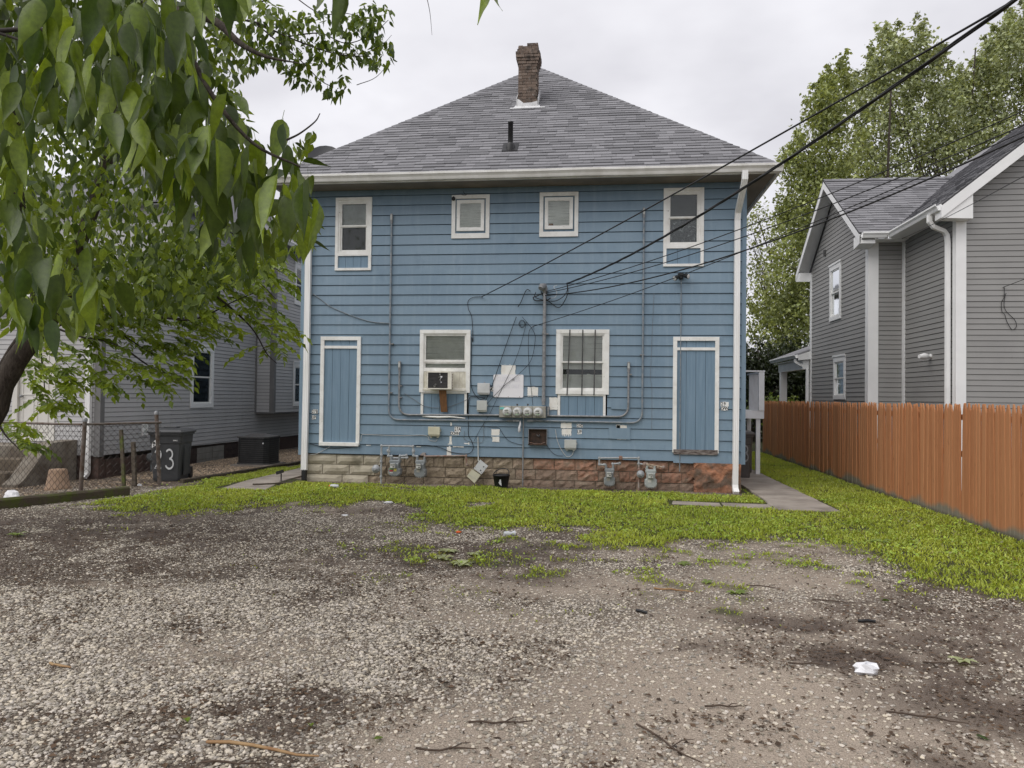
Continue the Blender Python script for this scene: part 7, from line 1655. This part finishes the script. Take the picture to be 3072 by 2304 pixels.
# ---- far trees: limbs fork upward, each tip carries tufts of leaves
DIA = (np.array([(0, 0, 0), (-.42, .12, -.45), (0, .0, -1.0), (.42, .12, -.45), (0, -.1, -.5)]), np.array([(0, 1, 4), (1, 2, 4), (2, 3, 4), (3, 0, 4)]))
QD = (np.array([(0, 0, 0), (-.34, .1, -.4), (0, -.08, -1.0), (.34, .1, -.4)]), np.array([(0, 1, 2, 3)]))
def far_tree(loc, height, blobs, ntuft, leaf, dark, light, label, cat='tree', name='tree', trunk_r=.2, per=22, spread=.42, seed=0, limbs=7, upright=1.0, spires=0, group='trees behind the houses'):
    """blobs: (dx,dy,z,rx,ry,rz) lobes of the crown"""
    r = np.random.default_rng(seed+100); rr = random.Random(seed); t = thing(name, loc, label, cat, group); L = Vector(loc)
    top = max(b[2]+b[5]*.6 for b in blobs)
    limb([L+Vector((0, 0, -.2)), L+Vector((.1, 0, height*.25)), L+Vector((rr.uniform(-.4, .4), 0, height*.55)), L+Vector((rr.uniform(-.5, .5), 0, top))], trunk_r, trunk_r*.2, t, 'trunk', 'bark', 8, .02)
    vol = np.array([b[3]*b[4]*b[5] for b in blobs])**.7; pick = r.choice(len(blobs), ntuft, p=vol/vol.sum()); C = []
    for b_ in pick:
        b = blobs[b_]; d = r.normal(size=3); d /= np.linalg.norm(d); q = r.random()**.45; C.append((L.x+b[0]+d[0]*b[3]*q, L.y+b[1]+d[1]*b[4]*q, b[2]+d[2]*b[5]*q))
    SP = [1.0]*len(C)
    for _ in range(spires):                    # upright leading shoots that break the outline
        b = blobs[rr.randrange(len(blobs))]; an = rr.uniform(0, 2*pi); q = rr.random()**.6; x, y = L.x+b[0]+b[3]*q*cos(an), L.y+b[1]+b[4]*q*sin(an); z = b[2]+b[5]*sqrt(max(0, 1-q*q)); hh = rr.uniform(.6, 1.3)
        for k in range(5): C.append((x+.08*k*rr.uniform(-1, 1), y, z+hh*k/4)); SP.append(.85-.16*k)
    C = np.array(C); SP = np.array(SP); ntuft = len(C)
    for k in range(limbs):
        e = C[rr.randrange(len(C))]; z0 = height*(.22+.4*rr.random()); s = Vector((L.x, L.y, min(z0, e[2]-.3))); e = Vector(e); mid = s.lerp(e, .5)+Vector((0, 0, -.3)); limb([s, mid, e], trunk_r*.4, .015, t, 'limb', 'bark', 6, .02)
    n = ntuft*per; idx_ = np.repeat(np.arange(ntuft), per); el = .5+r.random(ntuft); o = r.normal(size=(n, 3))*spread*SP[idx_][:, None]*np.stack([.62*np.ones(n), .62*np.ones(n), .8*upright*el[idx_]], -1)
    shade = (.55+.6*r.random(ntuft))[idx_][:, None]; P = C[idx_]+o; cc = leaf_cols(n, dark, light)*shade
    leaf_cloud('crown', P, leaf*(.6+.7*r.random(n)), QD, cc, 'far_leaf', t, .9, .8); return t
def lob(px, py, d, rx, ry, rz, base): p = onY(px, py, d); return (p.x-base[0], p.y-base[1], p.z, rx, ry, rz)
dk, lt = (.25, .30, .145), (.55, .60, .34)
bs = (18.2, 40, 0); far_tree(bs, 14, [lob(px, py, 40, rx, 2.2, rz, bs) for px, py, rx, rz in ((2690,330,2.3,2.4),(2620,480,2.8,2.2),(2760,470,2.6,2.2),(2560,560,2.4,1.6),(2850,420,1.8,1.8),(2700,240,1.3,1.0),(2660,190,.5,.7),(2730,180,.45,.8),(2780,250,.6,.7),(2600,300,.7,.7))], 420, .20, dk, lt, 'tall pale green maple rising behind the roof of the right grey house', spread=.46, seed=1, per=26, spires=75, trunk_r=.17, limbs=16)
bs = (23.5, 41, 0); far_tree(bs, 15, [lob(px, py, 41, rx, 2.2, rz, bs) for px, py, rx, rz in ((3040,260,2.0,2.6),(2960,400,2.2,2.2),(3100,420,2.6,2.6),(2900,520,2.0,1.5),(3080,180,1.0,1.2),(2980,230,.8,1.0),(3030,130,.5,.7),(2910,290,.6,.8),(2850,300,.5,.8))], 380, .20, dk, lt, 'green maple at the right end of the tree line above the grey house', spread=.46, seed=2, per=26, spires=65, limbs=14)
bs = (13.0, 36, 0); far_tree(bs, 11, [lob(px, py, 36, rx, 2.0, rz, bs) for px, py, rx, rz in ((2480,520,2.0,1.9),(2430,640,1.6,1.8),(2400,760,1.5,1.6),(2370,880,1.7,1.6),(2440,960,1.5,1.5),(2330,1000,1.6,1.0),(2480,400,1.0,1.1),(2460,350,.5,.7),(2390,520,.5,.6),(2500,300,.3,.6))], 560, .185, (.19, .235, .075), (.46, .51, .20), 'leafy maple seen between the blue house and the grey gable', spread=.42, seed=3, per=26, spires=60, limbs=10)
bs = (10.6, 42, 0); far_tree(bs, 9, [lob(px, py, 42, rx, 1.5, rz, bs) for px, py, rx, rz in ((2280,700,.9,1.6),(2265,820,.9,1.5),(2300,900,.9,1.2),(2250,640,.5,.8))], 120, .18, (.18, .22, .09), (.42, .46, .2), 'thin half bare tree beside the blue house corner', per=14, spread=.5, seed=4, limbs=26, trunk_r=.12)
for k, (px, py, d, rx, rz, lab) in enumerate(((2260,1090,33,1.8,2.2,'dark evergreen bush directly behind the white landing'), (2345,1080,34,1.7,2.4,'dark evergreen bush left of the far white porch'), (2430,1080,33,1.6,2.2,'dark evergreen bush behind the far white porch'))):
    p = onY(px, py, d); bs = (p.x, p.y, 0); far_tree(bs, 3.5, [(0, 0, 1.8, rx, 1.4, rz), (.4, 0, 3.2, rx*.7, 1.2, 1.2), (-.6, .2, 2.8, rx*.6, 1.2, 1.3)], 260, .17, (.018, .028, .012), (.055, .075, .028), lab, 'bush', 'evergreen_bush', per=26, spread=.3, seed=20+k, limbs=3, group='dark bushes between the houses')
p = onY(2330, 1200, 27.5); far_tree((p.x, p.y, 0), 1.2, [(0, 0, 1.35, 1.0, .5, .45), (.7, 0, 1.2, .6, .5, .4)], 70, .12, (.10, .16, .03), (.28, .36, .06), 'light green shrub showing above the far end of the picket fence', 'bush', 'shrub', per=26, spread=.2, seed=30, limbs=3, trunk_r=.04, group=None)
# distant screen of trees that closes the gaps low on the horizon
for k, (x, y, h) in enumerate(((-3.5, 47, 6), (-14, 50, 9), (-22, 46, 9), (30, 46, 10), (3, 52, 6), (9.5, 50, 5.5), (16, 52, 6))):
    far_tree((x, y, 0), h, [(0, 0, h*.55, 3.2, 2, h*.4), (1.5, 0, h*.4, 2.5, 2, h*.3), (-1.6, 0, h*.45, 2.4, 2, h*.35)], 190, .34, (.05, .075, .03), (.15, .19, .075), ('round distant tree hidden behind the blue house', 'distant tree behind the left grey house', 'distant tree at the far left beyond the yard', 'distant tree far right behind the maples', 'low distant tree behind the middle of the blue house', 'low distant tree behind the evergreen bushes', 'low distant tree behind the right grey house')[k], per=18, spread=.6, seed=50+k, limbs=4)
# ================================================================== SMALL THINGS LYING ABOUT
def lay(px, py): p = onZ(px, py); return Vector((p.x, p.y, gz(p.x, p.y)))
def crumple(c, r, flat, seed, n=10):
    rr = random.Random(seed); mb = MB(); V = []; F = []
    for j in range(6):
        th = pi*j/5
        for k in range(n):
            a = 2*pi*k/n; q = r*(.7+.6*rr.random()); V.append((c.x+q*sin(th)*cos(a)*1.25, c.y+q*sin(th)*sin(a)*.8, c.z+max(0, flat*r+q*cos(th)*flat)))
    for j in range(5):
        for k in range(n): F.append((j*n+k, j*n+(k+1) % n, (j+1)*n+(k+1) % n, (j+1)*n+k))
    return mb.add(V, F)
crumple(lay(2598, 2010), .075, .5, 1).obj('plastic_wrapper', M['bagwhite'], None, 'crumpled white plastic wrapper on the dark wet mud', 'litter')
crumple(lay(40, 1497), .11, .7, 2).obj('plastic_bag', M['bagwhite'], None, 'crumpled white plastic bag by the chain link fence', 'litter')
crumple(lay(1165, 1508), .06, .35, 3).obj('paper_scrap', M['bagwhite'], None, 'flat white paper scrap on the bare patch left of the bucket', 'litter')
crumple(lay(418, 1456), .04, .6, 5).obj('paper_scrap', M['bagwhite'], None, 'small white paper scrap at the end of the mossy timber', 'litter')
crumple(lay(1035, 1543), .04, .3, 6).obj('paper_scrap', M['bagwhite'], None, 'tiny white scrap lying left on the gravel edge', 'litter')
crumple(lay(1375, 1597), .03, .5, 7).obj('bottle_cap', M['orange'], None, 'small orange plastic scrap in the thin grass', 'litter')
c = lay(1000, 1466); t = thing('plastic_bottle', tuple(c), 'clear plastic bottle with orange cap lying near the left foundation', 'bottle'); ax = Vector((1, -.15, 0)).normalized()
mb = MB(); mb.tube([c+Vector((0, 0, .035))+ax*s for s in (-.06, -.05, .04, .09, .11)], [.02, .034, .036, .034, .02], 12); mb.obj('shell', M['clear'], t); mb = MB(); mb.tube([c+Vector((0, 0, .035))+ax*s for s in (-.09, -.061)], .016, 10); mb.obj('cap', M['orange'], t)
c = lay(1527, 1603); ax = Vector((1, .45, 0)).normalized(); t = thing('plastic_cup', tuple(c), 'crushed clear plastic cup on the muddy grass edge', 'cup'); mb = MB(); mb.tube([c+Vector((0, 0, .03))+ax*s for s in (-.07, -.02, .03, .08)], [.03, .036, .022, .04], 9); mb.obj('shell', M['clear'], t)
random.seed(99)
TW = [(790,2250,.62,-.12,'paletwig','long pale stripped stick near the front edge of the gravel'), (700,2290,.3,.1,'twig','dark curved twig beside the pale stick'), (1925,1838,.10,-.35,'black','short black pipe end on the gravel'), (2600,1862,.13,-.1,'black','flat black strip on the muddy gravel'), (2290,1758,.3,-.2,'twig','dark twig below the tan puddle spot'), (2020,1770,.35,-.2,'paletwig','reddish stick right of the weeds'), (2850,1985,.35,-.05,'twig','dark twig on the right mud patch'), (960,1595,.2,-.1,'twig','short twig near the left grass edge'), (945,1536,.16,-.4,'twig','dark twig at the left grass tip'), (1500,2170,.35,.2,'twig','twig on the gritty front gravel'), (1340,2255,.3,.15,'twig','thin twig at the bottom of the gritty strip'), (2000,2230,.5,-.9,'twig','long thin twig slanting over the right front gravel'), (2420,1990,.25,.15,'twig','twig just left of the crumpled wrapper'), (2780,2150,.4,-.2,'twig','forked twig on the lower right mud'), (180,2000,.18,-.2,'paletwig','small reddish stick on the left gravel'), (2170,2120,.22,.1,'twig','short twig on the lower middle gravel'), (1260,1690,.4,-.15,'twig','thin twig across the central mud'), (2500,1800,.35,-.05,'twig','twig beside the dark wet mud patch'), (560,1880,.25,.05,'twig','twig on the pale left gravel'), (1900,1560,.2,.1,'twig','small twig on the right lawn')]
for px, py, L, an, mt_, lab in TW:
    c = lay(px, py); pts = []
    for k in range(6):
        s = (k/5-.5)*L; x, y = c.x+s*cos(an)+random.uniform(-.015, .015)*L*2, c.y+s*sin(an)+random.uniform(-.02, .02)*L*2; pts.append((x, y, gz(x, y)+.012+random.uniform(0, .008)))
    mb = MB(); r_ = .012 if mt_ == 'black' else (.009 if mt_ == 'paletwig' else .0055); mb.tube(pts, [r_, r_, r_*.95, r_*.9, r_*.7, r_*.5] if mt_ != 'black' else r_, 6)
    if mt_ == 'twig': p = Vector(pts[3]); mb.tube([p, p+Vector((L*.12, L*.14, .006)), p+Vector((L*.26, L*.2, .004))], [r_*.7, r_*.5, r_*.3], 5)
    mb.obj('stick', M[mt_], None, lab, 'stick', 'sticks strewn on the lot')
# broad leaved weeds in rosettes
def rosette(px, py, r, n, lab, pale=False):
    c = lay(px, py); v, f = [], []; col = []
    for k in range(n):
        a = 2*pi*k/n+random.uniform(-.3, .3); L = r*random.uniform(.7, 1.1); w = L*.24; up = random.uniform(.25, .6); d = Vector((cos(a), sin(a), 0)); s = Vector((-d.y, d.x, 0)); i = len(v)
        v += [c+Vector((0, 0, .005)), c+d*L*.5+s*w+Vector((0, 0, L*up*.6)), c+d*L+Vector((0, 0, L*up*.45)), c+d*L*.5-s*w+Vector((0, 0, L*up*.6)), c+d*L*.5+Vector((0, 0, L*up*.5))]; f += [(i, i+1, i+4), (i+1, i+2, i+4), (i+2, i+3, i+4), (i+3, i, i+4)]
        cc = np.array((.22, .30, .06) if not pale else (.40, .44, .22))*random.uniform(.7, 1.2); col += [cc]*5
    o = np_obj('weed_leaves', np.array([tuple(x) for x in v]), np.array(f), M['far_leaf'], None, np.array(col)); t = thing('weed', tuple(c), lab, 'weed', 'broad leaved weeds in the gravel'); o.parent = t; o.matrix_parent_inverse = Matrix.Translation(-c)
for px, py, r, n, lab, pale in ((1345,1650,.16,9,'pale leaved weed left of the central mud',True), (1385,1690,.17,9,'large pale leaved weed in the middle of the central mud',True), (1330,1672,.13,8,'small pale weed on the dark central mud',True), (1420,1660,.12,8,'pale weed right of the large weed on the mud',True), (1275,1648,.1,7,'low green weed near the mud edge',False), (2885,1975,.11,8,'pale dried weed on the right mud',True), (50,1600,.14,7,'upright green weed under the leaning tree',False), (2210,1775,.12,9,'dark green weed in the clump right of centre',False), (2640,1630,.15,10,'bushy weed at the edge of the right lawn',False), (2050,1690,.1,7,'small weed among the sparse grass right of the mud',False), (1690,1575,.1,8,'broad weed on the front lawn edge',False), (2120,1745,.09,7,'tiny weed in the pale gravel right of centre',False)):
    rosette(px, py, r, n, lab, pale)
# fallen green leaves
for k, (px, py, lab) in enumerate(((930,2168,'yellow green fallen leaf on the front gravel'), (566,2172,'curled green fallen leaf on the left front gravel'), (1150,2212,'yellow fallen leaf on the gritty strip'), (2640,1800,'pale fallen leaf right of the tan puddle spot'), (570,1570,'green fallen leaf on the left dark soil'), (2920,2200,'grey green fallen leaf on the lower right mud'), (1655,1570,'tan fallen leaf on the lawn edge'))):
    c = lay(px, py); o = mesh_obj('fallen_leaf', LV[k % 8], None, (c.x, c.y, c.z+.015), (radians(86), random.uniform(-.2, .2), random.uniform(0, 6.28)), (.075, .075, .075)); tag(o, lab, 'leaf', 'fallen leaves on the lot')
